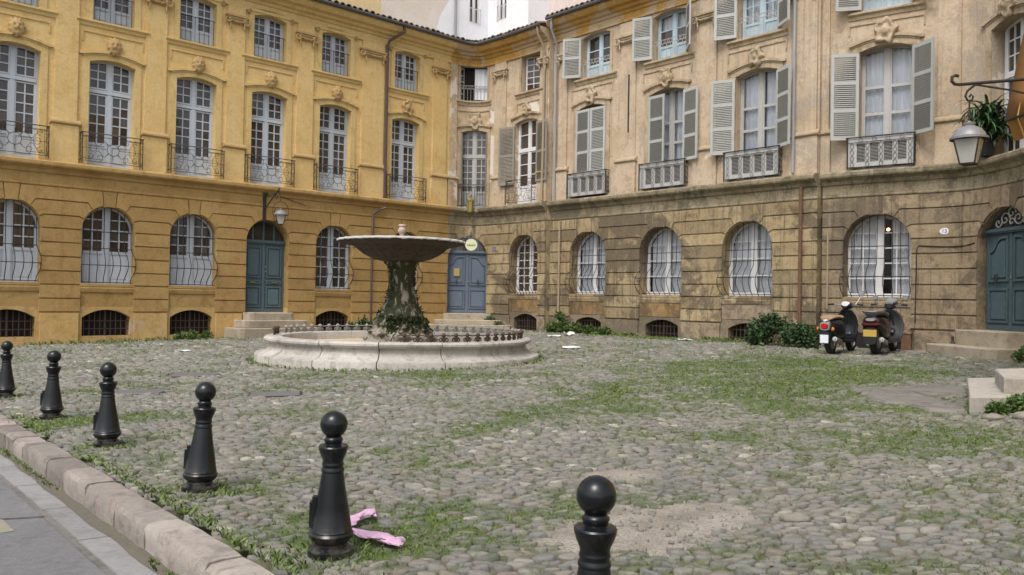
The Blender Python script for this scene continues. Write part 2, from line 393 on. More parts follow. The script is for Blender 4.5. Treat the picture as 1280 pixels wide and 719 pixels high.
def slab(m, lo, up_, d0, d1, fc):
    """block between a lower and an upper polyline in s; front at d1"""
    S = sorted(set([round(p[0], 4) for p in lo] + [round(p[0], 4) for p in up_]))
    if fc.curved:
        n = max(1, int((S[-1] - S[0]) / .22)); S = sorted(set(S + [round(x, 4) for x in np.linspace(S[0], S[-1], n + 1)]))
    lx, lz = [p[0] for p in lo], [p[1] for p in lo]; ux, uz = [p[0] for p in up_], [p[1] for p in up_]
    L = [float(np.interp(s, lx, lz)) for s in S]; U = [float(np.interp(s, ux, uz)) for s in S]
    b = len(m.v)
    for s, l, u in zip(S, L, U): m.v += [(s, l, d1), (s, u, d1), (s, u, d0), (s, l, d0)]
    for i in range(len(S) - 1):
        a = b + 4 * i; c = a + 4
        m.f += [(a, c, c + 1, a + 1), (a + 1, c + 1, c + 2, a + 2), (a, a + 3, c + 3, c)]
    m.f.append((b, b + 1, b + 2, b + 3)); e = b + 4 * (len(S) - 1); m.f.append((e + 3, e + 2, e + 1, e))

COURSES = [.72, 1.09, 1.47, 1.84, 2.23, 2.62, 3.0, 3.36, 3.76, 4.13]
def rustication(fc, bld, s0, s1, arches, mat, proud=.052, proud_fn=None, jag=0.):
    """blocks between arched openings (arches: list of Op), with kinked joints at the arch heads and keystones"""
    A = sorted(arches, key=lambda o: o.sc); g = .034
    ends = [(None, s0)] + [(o, None) for o in A] + [(None, s1)]
    piers = [(A[i - 1] if i else None, A[i] if i < len(A) else None) for i in range(len(A) + 1)]
    def ang(o, k):
        z = (COURSES[k], 3.0, 3.30, 3.57)[min(max(k - 5, 0), 3)] if k >= 6 else COURSES[k]
        if k == 9: return math.radians(77)
        if k == 8: z = 3.56
        elif k == 7: z = 3.29
        if z <= o.zs: return 0.
        return math.asin(min(.98, (z - o.zs) / o.r))
    def edge(o, side, k):
        """points of joint k at opening o, from wall side to arch; side -1: opening lies to the left"""
        th = ang(o, k); x = o.hw * math.cos(th); z = o.zs + o.r * math.sin(th) if th > 0 else COURSES[k]
        sx = o.sc + x if side < 0 else o.sc - x
        if k < 7: return [(sx, COURSES[k])]
        kx = .13 if k < 9 else -.05
        if k == 9: return [(sx + (kx if side < 0 else -kx), COURSES[9]), (sx, z)]
        return [(sx + (kx if side < 0 else -kx), COURSES[k]), (sx, z)]
    def arc(o, side, k0, k1):
        a0, a1 = ang(o, k0), ang(o, k1); out = []
        for i in range(7):
            th = a0 + (a1 - a0) * i / 6; x = o.hw * math.cos(th); z = o.zs + o.r * math.sin(th)
            out.append((o.sc + x if side < 0 else o.sc - x, z))
        return out
    for (l, r) in piers:
        for k in range(9):
            lo, hi = [], []
            if l is None: lo.append((s0, COURSES[k])); hi.append((s0, COURSES[k + 1]))
            else:
                e0, e1 = edge(l, -1, k), edge(l, -1, k + 1)
                left_lo = e0[::-1]
                if ang(l, k + 1) > ang(l, k) + .01: left_lo = arc(l, -1, k, k + 1)[::-1][:-1] + left_lo
                lo += left_lo; hi += e1[::-1]
            if r is None: lo.append((s1, COURSES[k])); hi.append((s1, COURSES[k + 1]))
            else:
                e0, e1 = edge(r, 1, k), edge(r, 1, k + 1)
                rl = list(e0)
                if ang(r, k + 1) > ang(r, k) + .01: rl = rl + arc(r, 1, k, k + 1)[1:]
                lo += rl; hi += e1
            if lo[-1][0] - lo[0][0] < .16: continue
            if l is None: lo[0] = (lo[0][0], lo[0][1])
            lo = [(s, z + g) for s, z in lo]; hi = [(s, z - (0 if k == 8 else .0)) for s, z in hi]
            if proud_fn: pr = proud_fn((lo[0][0] + lo[-1][0]) / 2)
            else: pr = proud
            m = MB(fc); slab(m, lo, hi, 0, pr + random.uniform(-.004, .004), fc); m.build('stone_block', mat, bld)
    for o in A:
        th = math.radians(77); xb = o.hw * math.cos(th) - .014; xt = xb + .035
        n = 7; arcp = [(o.sc - xb + 2 * xb * i / (n - 1), o.zs + o.r * math.sqrt(max(0, 1 - ((-xb + 2 * xb * i / (n - 1)) / o.hw) ** 2))) for i in range(n)]
        m = MB(fc); slab(m, [(o.sc - xt, COURSES[9] - .01)] + arcp + [(o.sc + xt, COURSES[9] - .01)], [(o.sc - xt, COURSES[9]), (o.sc + xt, COURSES[9])], 0, proud + .012, fc)
        m.build('keystone', mat, bld)

# ---- windows
PANES = {}
def local_mesh(key, fn):
    if key not in PANES: PANES[key] = fn()
    return PANES[key]
def pane_rect(w, h):
    def f():
        m = MB(); m.box(-w / 2, w / 2, -h / 2, h / 2, -.004, .004); me = m.mesh('pane')
        for v in me.vertices: v.co = (v.co.x, v.co.z, v.co.y)
        return me
    return local_mesh(('pane', round(w, 3), round(h, 3)), f)
def window(fc, bld, o, d, fmat, zones, cols=2, mull=.11, fw=.055, transoms=(), glassm=None, panes='parts', bag=None, leaves=(True, True), bead=.032, curtain=None, name='window', panelmat=None):
    """zones: (z0, z1 or None, rows, 'glass'|'panel'); frame mesh is the window, panes are sub-parts"""
    f = fc.chord(o.sc, o.hw); m = MB(f); sc = o.sc
    gl = glassm or MT['glass']
    t0, t1 = d - .045, d + .035
    X = o.xs(14)
    for x0, x1 in zip(X[:-1], X[1:]):       # head of the frame follows the arch
        a0 = x0 * (o.hw - fw) / o.hw; a1 = x1 * (o.hw - fw) / o.hw
        p = [(sc + x0 * 1.01, o.top(x0) + .02), (sc + x1 * 1.01, o.top(x1) + .02), (sc + a1, o.top(a1, fw) if o.r > 1e-4 else o.zt - fw), (sc + a0, o.top(a0, fw) if o.r > 1e-4 else o.zt - fw)]
        m.add([(q[0], q[1], t1) for q in p] + [(q[0], q[1], t0) for q in p], [(0, 1, 2, 3), (2, 3, 7, 6), (4, 5, 6, 7)])
    zsj = o.top(o.hw)
    for sg in (-1, 1):
        m.box(*sorted((sc + sg * (o.hw + .01), sc + sg * (o.hw - fw))), o.zb, zsj, t0, t1)
    m.box(sc - o.hw, sc + o.hw, o.zb, o.zb + fw, t0, t1 + .01)
    ztop = o.top(0, fw) if o.r > 1e-4 else o.zt - fw
    m.box(sc - mull / 2, sc + mull / 2, o.zb + fw, ztop + .01, t0, t1 + .012)
    for z in transoms:
        w = o.width(z, fw) if o.r > 1e-4 else o.hw - fw
        m.box(sc - w, sc + w, z - .05, z + .05, t0, t1 + .022)
    wobj_bits = []; panels = []
    for li, sg in enumerate((-1, 1)):
        a, b = (sc - o.hw + fw, sc - mull / 2) if sg < 0 else (sc + mull / 2, sc + o.hw - fw)
        st = .04
        for (z0, z1, rows, kind) in zones:
            zz1 = z1 if z1 is not None else None
            za = z0; top_fn = (lambda s: o.top(s - sc, fw)) if (zz1 is None and o.r > 1e-4) else None
            zb_ = zz1 if zz1 is not None else (o.zt - fw if top_fn is None else o.top(0, fw))
            ia, ib = a + st, b - st
            # stiles and rails of the leaf
            m.box(a, a + st, za, (min(zb_, top_fn(a + st)) if top_fn else zb_), t0 + .01, t1 - .008)
            m.box(b - st, b, za, (min(zb_, top_fn(b)) if top_fn else zb_), t0 + .01, t1 - .008)
            m.box(ia, ib, za, za + st, t0 + .01, t1 - .010)
            if top_fn is None: m.box(ia, ib, zb_ - st, zb_, t0 + .01, t1 - .010)
            if kind == 'panel':
                panels.append((ia, ib, za + st, zb_ - st)); continue
            hi = zb_ if top_fn else zb_ - st
            lo = za + st
            rh = (hi - lo) / rows if not top_fn else (min(hi, o.zs + o.r * .97) - lo) / rows
            xs_ = [ia + (ib - ia) * k / cols for k in range(cols + 1)]
            for k in range(1, cols):
                zt_ = top_fn(xs_[k]) if top_fn else hi
                if zt_ > lo: m.box(xs_[k] - bead / 2, xs_[k] + bead / 2, lo, zt_, t0 + .02, t1 - .018)
            for r in range(1, rows):
                z = lo + rh * r
                if top_fn:
                    w = o.width(z, fw); sA, sB = max(ia, sc - w), min(ib, sc + w)
                    if sB <= sA: continue
                else: sA, sB = ia, ib
                m.box(sA, sB, z - bead / 2, z + bead / 2, t0 + .02, t1 - .020)
            for r in range(rows):
                for k in range(cols):
                    p0, p1 = xs_[k], xs_[k + 1]; q0, q1 = lo + rh * r, (lo + rh * (r + 1) if not (top_fn and r == rows - 1) else 99)
                    if top_fn:
                        tA, tB = top_fn(p0), top_fn(p1)
                        if max(tA, tB, top_fn((p0 + p1) / 2)) <= q0 + .01: continue
                    if top_fn is None or (min(top_fn(p0), top_fn(p1)) >= q1):
                        wobj_bits.append(('r', (p0 + p1) / 2, (q0 + q1) / 2, p1 - p0, q1 - q0))
                    else:
                        wobj_bits.append(('p', p0, p1, q0, q1, top_fn))
    W = m.build(name, fmat, bld)
    dp = d - .012
    target = bag if panes == 'bag' else None
    for bit in wobj_bits:
        if bit[0] == 'r':
            _, s, z, w, h = bit
            if target is not None:
                p = [(s - w / 2, z - h / 2), (s + w / 2, z - h / 2), (s + w / 2, z + h / 2), (s - w / 2, z + h / 2)]
                target.add([f(q[0], q[1], dp) for q in p], [(0, 1, 2, 3)])
            else:
                mw = frame_m(f, s, z, dp) @ Matrix.Rotation(random.gauss(0, .012), 4, 'Z') @ Matrix.Rotation(random.gauss(0, .012), 4, 'X')
                link('pane', pane_rect(w, h), gl, W, mw)
        else:
            _, p0, p1, q0, q1, tf = bit; mm = MB(f); S = np.linspace(p0, p1, 6)
            U = [max(q0 + .002, min(q1, tf(s))) for s in S]
            pts = [(p0, q0)] + [(p1, q0)] + [(s, u) for s, u in zip(S[::-1], U[::-1])]
            if target is not None: target.add([f(q[0], q[1], dp) for q in pts], [tuple(range(len(pts)))])
            else:
                mm.add([(q[0], q[1], dp) for q in pts], [tuple(range(len(pts)))]); mm.build('pane', gl, W, fix=False)
    for (pa, pb, pz0, pz1) in panels:
        mm = MB(f); mm.box(pa, pb, pz0, pz1, d - .03, d - .002)
        n = 1 if pz1 - pz0 < .8 else 2
        for i in range(n):
            y0 = pz0 + (pz1 - pz0) * i / n + .05; y1 = pz0 + (pz1 - pz0) * (i + 1) / n - .05
            if y1 - y0 > .08 and pb - pa > .14: mm.box(pa + .05, pb - .05, y0, y1, d - .003, d + .012)
        mm.build('panel', panelmat or fmat, W)
    if curtain:
        cm, gaps = curtain
        for (a, b) in gaps:
            mm = MB(f); n = max(8, int((b - a) / .03)); rows = []
            zt_ = (lambda s: o.top(s - sc, .03)) if o.r > 1e-4 else (lambda s: o.zt)
            rows = [[(a + (b - a) * k / n, z_ if z_ is not None else zt_(a + (b - a) * k / n), d - .13 + .02 * math.sin(k * 1.35 + a * 7) + .012 * math.sin(k * 3.1 + .3 * j)) for k in range(n + 1)] for j, z_ in enumerate((o.zb + .02, (o.zb + o.zs) / 2, None))]
            mm.grid(rows); mm.build('curtain', cm, W, smooth=True, fix=False)
    return W
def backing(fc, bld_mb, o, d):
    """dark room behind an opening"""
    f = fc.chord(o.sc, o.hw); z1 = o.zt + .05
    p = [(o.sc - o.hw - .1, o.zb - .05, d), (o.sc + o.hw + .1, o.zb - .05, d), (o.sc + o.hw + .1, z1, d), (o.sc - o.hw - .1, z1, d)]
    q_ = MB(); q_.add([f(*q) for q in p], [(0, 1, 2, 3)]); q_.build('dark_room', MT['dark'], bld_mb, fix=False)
def grille(fc, bld, o, d0, nb=8, belly=.2, mat=None, hook=0.):
    """belly grille of vertical bars that swell out over the sill, with three horizontal bars"""
    f = fc; m = MB(); sc = o.sc; w = o.hw + .02
    zb = o.zb + .02
    def prof(u):      # u 0 bottom .. 1 top -> (z, d)
        pass
    zt0 = o.zb + 1.0
    hb = o.hw - .07
    for i in range(nb):
        x = -hb + 2 * hb * i / (nb - 1); zt = o.top(x) - .01
        P = []
        for q in np.linspace(0, 1, 9):
            z = zb - hook + q * (zt0 - zb + hook); u = q
            dd = .06 + belly * max(0, math.sin(PI * min(1, u * 1.15 + (-.12 if not hook else -.05)))) ** 1.1
            if hook and q < .01: dd += .03
            P.append((x, z, dd))
        P.append((x, (zt0 + zt) / 2, .045)); P.append((x, zt, .03))
        spread = 1 + .10 * belly / .2
        pts = []
        for (xx, z, dd) in P:
            k = 1 + .12 * (dd - .05) / .2
            pts.append(f(sc + xx * min(k, 1.12), z, d0 + dd))
        m.tube(pts, .0115, 5)
    for z, dd, ext in ((zb + .5, .06 + belly * .98, 1.10), (zt0 + .0, .075, 1.0), (zb + .02, .08, 1.02), (min(o.zs, zt0 + .62), .05, .98)):
        ww = hb * ext; n = 8
        line = [f(sc - ww, z, 0.0)] + [f(sc - ww + 2 * ww * k / n, z, d0 + dd) for k in range(n + 1)] + [f(sc + ww, z, 0.0)]
        m.tube(line, .0125, 5)
    return m.build('window_grille', mat or MT['iron'], bld, fix=False)
def base_vent(fc, bld, o, dark, mat=None):
    m = MB(fc.chord(o.sc, o.hw)); n = 9
    for i in range(n):
        x = -o.hw + .08 + (2 * o.hw - .16) * i / (n - 1); m.box(o.sc + x - .009, o.sc + x + .009, o.zb, o.top(x) + .02, -.12, -.10)
    for z in (o.zb + .2, o.zb + .42): m.box(o.sc - o.hw, o.sc + o.hw, z - .01, z + .01, -.125, -.097)
    m.box(o.sc - .03, o.sc + .03, o.zb, o.zt - .01, -.14, -.128)
    m.build('vent_grating', mat or MT['iron_rust'], bld, fix=False); backing(fc, dark, o, -.3)
def shutter(fc, bld, s, zb, zt, w, angle, side, npan, fm, sm, d=.05):
    """hinged louvred leaf; angle 0 closed, 180 folded flat on the wall; side -1 hinge at the left jamb"""
    f = fc.flat(s); t = Vector((*f.T(s), 0)); n = Vector((t.y, -t.x, 0)); a = math.radians(angle)
    dr = (t * math.cos(a) * (-side) + n * math.sin(a)).normalized(); nn = Vector((0, 0, 1)).cross(dr)
    p = Vector(f(s, zb, d)); mw = Matrix(((dr.x, nn.x, 0, p.x), (dr.y, nn.y, 0, p.y), (0, 0, 1, p.z), (0, 0, 0, 1)))
    h = zt - zb
    def fr():
        m = MB(lambda x, z, y: (x, y, z)); st = .075; th = .02
        m.box(0, st, 0, h, -th, th); m.box(w - st, w, 0, h, -th, th)
        for k in range(npan + 1):
            z = (h - .09) * k / npan; m.box(st, w - st, z, z + .09, -th + .003, th - .003)
        m.box(.0, .03, h * .2, h * .2 + .05, th, th + .012); m.box(.0, .03, h * .8, h * .8 + .05, th, th + .012)
        return m.mesh('shutter')
    def lv(k):
        def q():
            m = MB(lambda x, z, y: (x, y, z)); st = .075; z0 = (h - .09) * k / npan + .09; z1 = (h - .09) * (k + 1) / npan
            ns = max(3, int((z1 - z0) / .05))
            for i in range(ns):
                z = z0 + (z1 - z0) * (i + .5) / ns; m.add([(st, z - .020, .017), (w - st, z - .020, .017), (w - st, z + .020, -.015), (st, z + .020, -.015), (st, z - .026, .013), (w - st, z - .026, .013), (w - st, z + .014, -.019), (st, z + .014, -.019)], [(0, 1, 2, 3), (4, 5, 6, 7), (0, 1, 5, 4), (3, 2, 6, 7)])
            return m.mesh('louvre_panel')
        return q
    key = (round(w, 2), round(h, 2), npan, fm.name)
    S = link('shutter', local_mesh(('sh',) + key, fr), fm, bld, mw)
    for k in range(npan): link('louvre_panel', local_mesh(('lv', k, sm.name) + key, lv(k)), sm, S, mw)
    return S

def xcurve(f, sc, pts, d):    # points (x, z) on the facade plane
    return [f(sc + x, z, d) for x, z in pts]
def spiral(cx, cz, r0, r1, a0, turns, n=14):
    return [(cx + (r0 + (r1 - r0) * k / n) * math.cos(a0 + turns * 2 * PI * k / n), cz + (r0 + (r1 - r0) * k / n) * math.sin(a0 + turns * 2 * PI * k / n)) for k in range(n + 1)]
def balcony_scroll(fc, bld, sc, hw, z0, z1, d, mat):
    """wrought railing: ring in the middle, curls and bars around it"""
    f = fc.flat(sc); m = MB(); r = .0065; zm = (z0 + z1) / 2 - .03
    m.tube(xcurve(f, sc, [(-hw - .03, z1), (hw + .03, z1)], d), .0125, 6)
    for z in (z0, z1 - .10): m.tube(xcurve(f, sc, [(-hw, z), (hw, z)], d), .008, 5)
    for sx in (-hw, hw):
        m.tube([f(sc + sx, z0 - .08, d), f(sc + sx, z1, d)], .015, 6)
        for z in (z1, z0 + .05): m.tube([f(sc + sx, z, d), f(sc + sx, z, -.0)], .013, 5)
        for z in np.linspace(z0 + .2, z1 - .12, 3): m.tube([f(sc + sx, z + .1 * math.sin(a), d * .5 + .45 * d * math.cos(a)) for a in np.linspace(0, 2 * PI, 11)], r, 4)
    R = .16
    m.tube(xcurve(f, sc, [(R * math.cos(a), zm + R * math.sin(a)) for a in np.linspace(0, 2 * PI, 19)], d), .009, 5)
    for k in range(8):
        a = k * PI / 4; L = .10 if k % 2 else .16
        if k in (2, 6): L = .12
        m.tube(xcurve(f, sc, [((R + .0) * math.cos(a), zm + R * math.sin(a)), ((R + L) * math.cos(a), zm + (R + L) * math.sin(a))], d), r, 4)
    for sx in (-1, 1):
        for sz in (-1, 1):
            pts = [(sx * (.14 + .5 * q), zm + sz * (.10 + .11 * math.sin(q * 9.0) * (1 - .3 * q) + .1 * q)) for q in np.linspace(0, 1, 13)]
            m.tube(xcurve(f, sc, pts, d), r, 4)
            m.tube(xcurve(f, sc, spiral(sx * .36, zm + sz * .24, .11, .03, PI / 2 * sz, sx * sz * .9, 12), d), r, 4)
            m.tube(xcurve(f, sc, spiral(sx * .6, zm + sz * .25, .10, .03, -PI / 2 * sz, -sx * sz * .9, 12), d), r, 4)
            m.tube(xcurve(f, sc, [(sx * .26, zm + sz * .30), (sx * hw * .98, zm + sz * .30)], d), r, 4)
        m.tube(xcurve(f, sc, [(sx * (R + .1), zm), (sx * hw, zm)], d), r, 4)
        m.tube(xcurve(f, sc, [(sx * .52 + .09 * math.cos(a), zm + .09 * math.sin(a)) for a in np.linspace(0, 2 * PI, 11)], d), r, 4)
        m.tube(xcurve(f, sc, [(sx * .7, z0), (sx * .7, z1 - .1)], d), r, 4)
    return m.build('balcony_railing', mat, bld, fix=False)
def balcony_panel(fc, bld, sc, hw, z0, z1, d, iron, pale):
    """pale ornamental balustrade of curled bars in front of four dark slatted lights"""
    f = fc.flat(sc); m = MB(f)
    back = MB(f); x = -hw + .14; n = 4; wl = (2 * hw - .14 - .14) / (n * 1.62)
    gap = wl * .62; edges = []
    cur = -hw + .10
    for i in range(n):
        a = cur + gap; edges.append((a, a + wl)); cur = a + wl
    xs = [-hw] + [v for e in edges for v in e] + [hw]
    for i in range(0, len(xs), 2): back.box(sc + xs[i], sc + xs[i + 1], z0, z1 - .03, d - .05, d - .025)
    for a, b in edges:
        back.box(sc + a, sc + b, z0, z0 + .13, d - .05, d - .025); back.box(sc + a, sc + b, z1 - .17, z1 - .03, d - .05, d - .025)
        k = 13
        for j in range(k):
            z = z0 + .15 + (z1 - z0 - .34) * j / (k - 1); back.box(sc + a, sc + b, z - .005, z + .005, d - .06, d - .045)
    B = back.build('balustrade', pale, bld, fix=False)
    g = MB()
    g.tube(xcurve(f, sc, [(-hw - .04, z1), (hw + .04, z1)], d), .018, 6); g.tube(xcurve(f, sc, [(-hw, z0), (hw, z0)], d), .012, 5)
    g.tube(xcurve(f, sc, [(-hw, z1 - .13), (hw, z1 - .13)], d), .009, 5)
    for sx in (-hw, hw):
        g.tube([f(sc + sx, z0 - .05, d), f(sc + sx, z1, d)], .018, 6); g.tube([f(sc + sx, z1, d), f(sc + sx, z1, 0)], .014, 5)
        g.tube([f(sc + sx, z0 + .1, d), f(sc + sx, z0 + .1, 0)], .014, 5)
        for z in np.linspace(z0 + .15, z1 - .15, 4): g.tube([f(sc + sx, z + .09 * math.sin(a), d * .5 + .4 * d * math.cos(a)) for a in np.linspace(0, 2 * PI, 9)], .009, 4)
    g2 = MB()
    mids = [(-hw + edges[0][0]) / 2] + [(edges[i][1] + edges[i + 1][0]) / 2 for i in range(n - 1)] + [(edges[-1][1] + hw) / 2]
    for x in mids:
        g2.tube(xcurve(f, sc, [(x + .045 * math.sin(q * 4 * PI), z0 + (z1 - z0 - .13) * q) for q in np.linspace(0, 1, 22)], d), .008, 4)
        g2.tube(xcurve(f, sc, [(x - .045 * math.sin(q * 4 * PI), z0 + (z1 - z0 - .13) * q) for q in np.linspace(0, 1, 22)], d), .008, 4)
    for a, b in edges:
        c = (a + b) / 2
        g2.tube(xcurve(f, sc, [(c + wl * .55 * math.cos(t), z1 - .19 + .06 * math.sin(t)) for t in np.linspace(0, PI, 9)], d), .01, 4)
        g2.tube(xcurve(f, sc, [(c + .05 * math.cos(t), z1 - .065 + .05 * math.sin(t)) for t in np.linspace(0, 2 * PI, 9)], d), .008, 4)
    dk = MB(f); dk.box(sc - hw + .06, sc + hw - .06, z0 + .08, z1 - .08, d - .11, d - .10); dk.build('dark_backing', MT['dark'], B); g.build('ironwork', iron, B, fix=False); g2.build('scrollwork', MT['scroll'], B, fix=False)
    return B
def rail_small(fc, bld, sc, hw, z0, z1, d, mat, nb=9, orn=True):
    f = fc.flat(sc); m = MB()
    for z in ((z1, z1 - .12, z0) if orn else (z1, z0)): m.tube(xcurve(f, sc, [(-hw, z), (hw, z)], d), .012, 5)
    for i in range(nb): 
        x = -hw + .04 + (2 * hw - .08) * i / (nb - 1); m.tube(xcurve(f, sc, [(x, z0), (x, z1 - (.12 if orn else 0))], d), .008, 4)
        if orn and i: m.tube(xcurve(f, sc, [(x - hw / (nb - 1) + .035 * math.cos(t), z1 - .06 + .045 * math.sin(t)) for t in np.linspace(0, 2 * PI, 8)], d), .007, 4)
    for sx in (-hw, hw): m.tube([f(sc + sx, z1, d), f(sc + sx, z1, -.05)], .011, 5)
    return m.build('window_rail', mat, bld, fix=False)

# ---- carved pieces (shared meshes, local: x along, y out, z up)
def mask_mesh(seed, leafy):
    bm = bmesh.new(); bmesh.ops.create_icosphere(bm, subdivisions=4, radius=1.0); R = random.Random(seed)
    ph = [R.uniform(0, 6.3) for _ in range(6)]
    for v in bm.verts:
        x, y, z = v.co; k = 1.0; a = math.atan2(z, x); rad = math.hypot(x, z)
        if leafy:
            k += .16 * math.cos(5 * a + ph[0]) * rad + .08 * math.cos(9 * a + ph[1]) * rad ** 2
            yy = y * .55 + (.18 * math.cos(9 * rad + ph[2]) if y > 0 else 0) + (.12 * math.cos(6 * a) * rad if y > 0 else 0)
            v.co = (x * k * .9, yy, z * k * 1.1)
        else:
            hair = max(0, rad - .62) / .38
            k += .13 * hair * math.cos(11 * a + ph[0]) + .06 * hair * math.cos(17 * a + ph[1])
            yy = y * .75
            if y > 0:
                e = lambda cx, cz, sx, sz, A: A * math.exp(-((x - cx) / sx) ** 2 - ((z - cz) / sz) ** 2)
                yy += e(0, -.02, .13, .26, .42) - e(.3, .17, .16, .11, .28) - e(-.3, .17, .16, .11, .28) + e(.3, .34, .24, .09, .16) + e(-.3, .34, .24, .09, .16) - e(0, -.42, .24, .07, .22) + e(0, -.56, .2, .1, .14) + e(.38, -.15, .18, .2, .10) + e(-.38, -.15, .18, .2, .10)
            v.co = (x * k * .82, yy, z * k * 1.08 - (.10 if z < -.5 else 0))
    me = bpy.data.meshes.new('mask'); bm.to_mesh(me); bm.free(); me.polygons.foreach_set('use_smooth', [True] * len(me.polygons)); return me
MASKS = [mask_mesh(i, False) for i in range(4)]; ROCAILLE = [mask_mesh(20 + i, True) for i in range(3)]
def carve(fc, bld, s, z, size, me, mat, d=.06, name='carved_mask'):
    mw = frame_m(fc.flat(s), s, z, d) @ Matrix.Diagonal((size, size * .6, size, 1)); return link(name, local_mesh((me.name, mat.name), me.copy), mat, bld, mw)
def capital(fc, bld, s, hw, mat):
    """ionic capital with volutes and a small garland"""
    def f():
        m = MB(lambda x, z, y: (x, y, z))
        m.box(-hw * 1.28, hw * 1.28, .17, .23, 0, .15); m.box(-hw * 1.15, hw * 1.15, .10, .17, 0, .11); m.box(-hw, hw, -.03, .10, 0, .085)
        for sx in (-1, 1):
            pts = [(sx * hw * 1.1 + q[0], .10, q[1] + .02) for q in spiral(0, .03, .115, .02, PI / 2, sx * 1.6, 18)]
            m.tube([(p[0], p[2], p[1]) for p in pts], [.045 - .0017 * i for i in range(19)], 5)
            m.tube([(sx * hw * .8, -.02, .1), (sx * hw * .78, -.17, .09), (sx * hw * .8, -.25, .08)], [.025, .03, .012], 5)
        m.tube([(hw * .9 * math.cos(a), .09 - .07 * math.sin(a), .11 + .015 * math.sin(a * 9)) for a in np.linspace(PI, 0, 15)], .03, 5)
        return m.mesh('capital', False)
    return link('capital', local_mesh(('cap', round(hw, 2), mat.name), f), mat, bld, frame_m(fc.flat(s), s, 9.82, .03))
def pilaster(fc, bld, s, hw, mat, capmat, zb=4.84, top=10.34, capw=None):
    n = fc.sub(s - hw, s + hw); m = MB(fc)
    m.box(s - hw, s + hw, 6.02, top, -.01, .055, n)
    m.box(s - hw - .05, s + hw + .05, zb, 5.86, -.01, .085, n)
    P = m.build('pilaster', mat, bld)
    sweep(fc, s - hw - .09, s + hw + .09, [(-.01, 5.862), (.10, 5.864), (.14, 5.90), (.14, 5.94), (.10, 5.955), (.085, 5.99), (.056, 6.022), (-.01, 6.022)]).build('pedestal_moulding', capmat, P)
    if capw != 0: capital(fc, P, s, capw or hw, capmat)
    return P
def arch_surround(fc, bld, o, mat, ear=.24, hood=True):
    """flat architrave with a moulded hood that follows the segmental head"""
    m = MB(fc); w = .17
    for sg in (-1, 1): m.box(*sorted((o.sc + sg * o.hw, o.sc + sg * (o.hw + w))), o.zb - .02, o.zs + .02, -.01, .03, 1)
    X = np.linspace(-o.hw - w, o.hw + w, 15)
    up_ = [(o.sc + x, o.top(x * o.hw / (o.hw + w)) + w * .95) for x in X]; lo = [(o.sc + x, o.top(x) if abs(x) < o.hw else o.zs + .02) for x in X]
    slab(m, lo, up_, -.01, .03, fc)
    S = m.build('window_surround', mat, bld)
    if hood:
        h = MB(fc); lo = [(s, z + .012) for s, z in up_]; hi = [(s, z + .085) for s, z in up_]
        slab(h, lo, hi, -.01, .085, fc); lo2 = [(s, z - .045) for s, z in lo]; slab(h, lo2, [(s, z - .002) for s, z in lo], .0, .05, fc)
        for sg in (-1, 1):
            s0_ = o.sc + sg * (o.hw + w); z = up_[0][1]; h.box(*sorted((s0_ + sg * .003, s0_ + sg * ear * .45)), z + .012, z + .085, -.01, .083)
        h.build('hood_moulding', mat, S)
    return S
def panel_above(fc, bld, sc, hw, z0, z1, mat):
    m = MB(fc); n = fc.sub(sc - hw, sc + hw); m.box(sc - hw, sc + hw, z1 - .035, z1, -.01, .028, n)
    for sg in (-1, 1): m.box(*sorted((sc + sg * hw, sc + sg * (hw - .035))), z0, z1 - .036, -.01, .026)
    return m.build('panel_moulding', mat, bld)
def sill(fc, bld, sc, hw, z, mat, name='window_sill', h=.15, d=.12):
    return sweep(fc, sc - hw, sc + hw, [(-.01, z - h), (.03, z - h), (.05, z - h * .55), (d * .8, z - h * .4), (d, z - h * .3), (d, z - .01), (d * .9, z), (-.45, z + .005)] if False else [(-.01, z - h), (.03, z - h), (.05, z - h * .55), (d * .8, z - h * .4), (d, z - h * .3), (d, z - .01), (d * .9, z), (-.01, z)]).build(name, mat, bld)
CORN = [(-.01, 10.34), (.06, 10.34), (.06, 10.42), (.03, 10.44), (.03, 10.60), (.08, 10.63), (.11, 10.70), (.20, 10.74), (.24, 10.82), (.37, 10.86), (.44, 10.95), (.47, 11.02), (.47, 11.06), (-.01, 11.06)]
STRING = [(-.01, 4.14), (.045, 4.14), (.065, 4.165), (.065, 4.20), (.045, 4.215), (.045, 4.47), (.09, 4.50), (.12, 4.58), (.20, 4.64), (.25, 4.66), (.27, 4.70), (.27, 4.78), (.24, 4.80), (.20, 4.83), (-.01, 4.84)]
def shift(p, dz): return [(d, z + dz) for d, z in p]
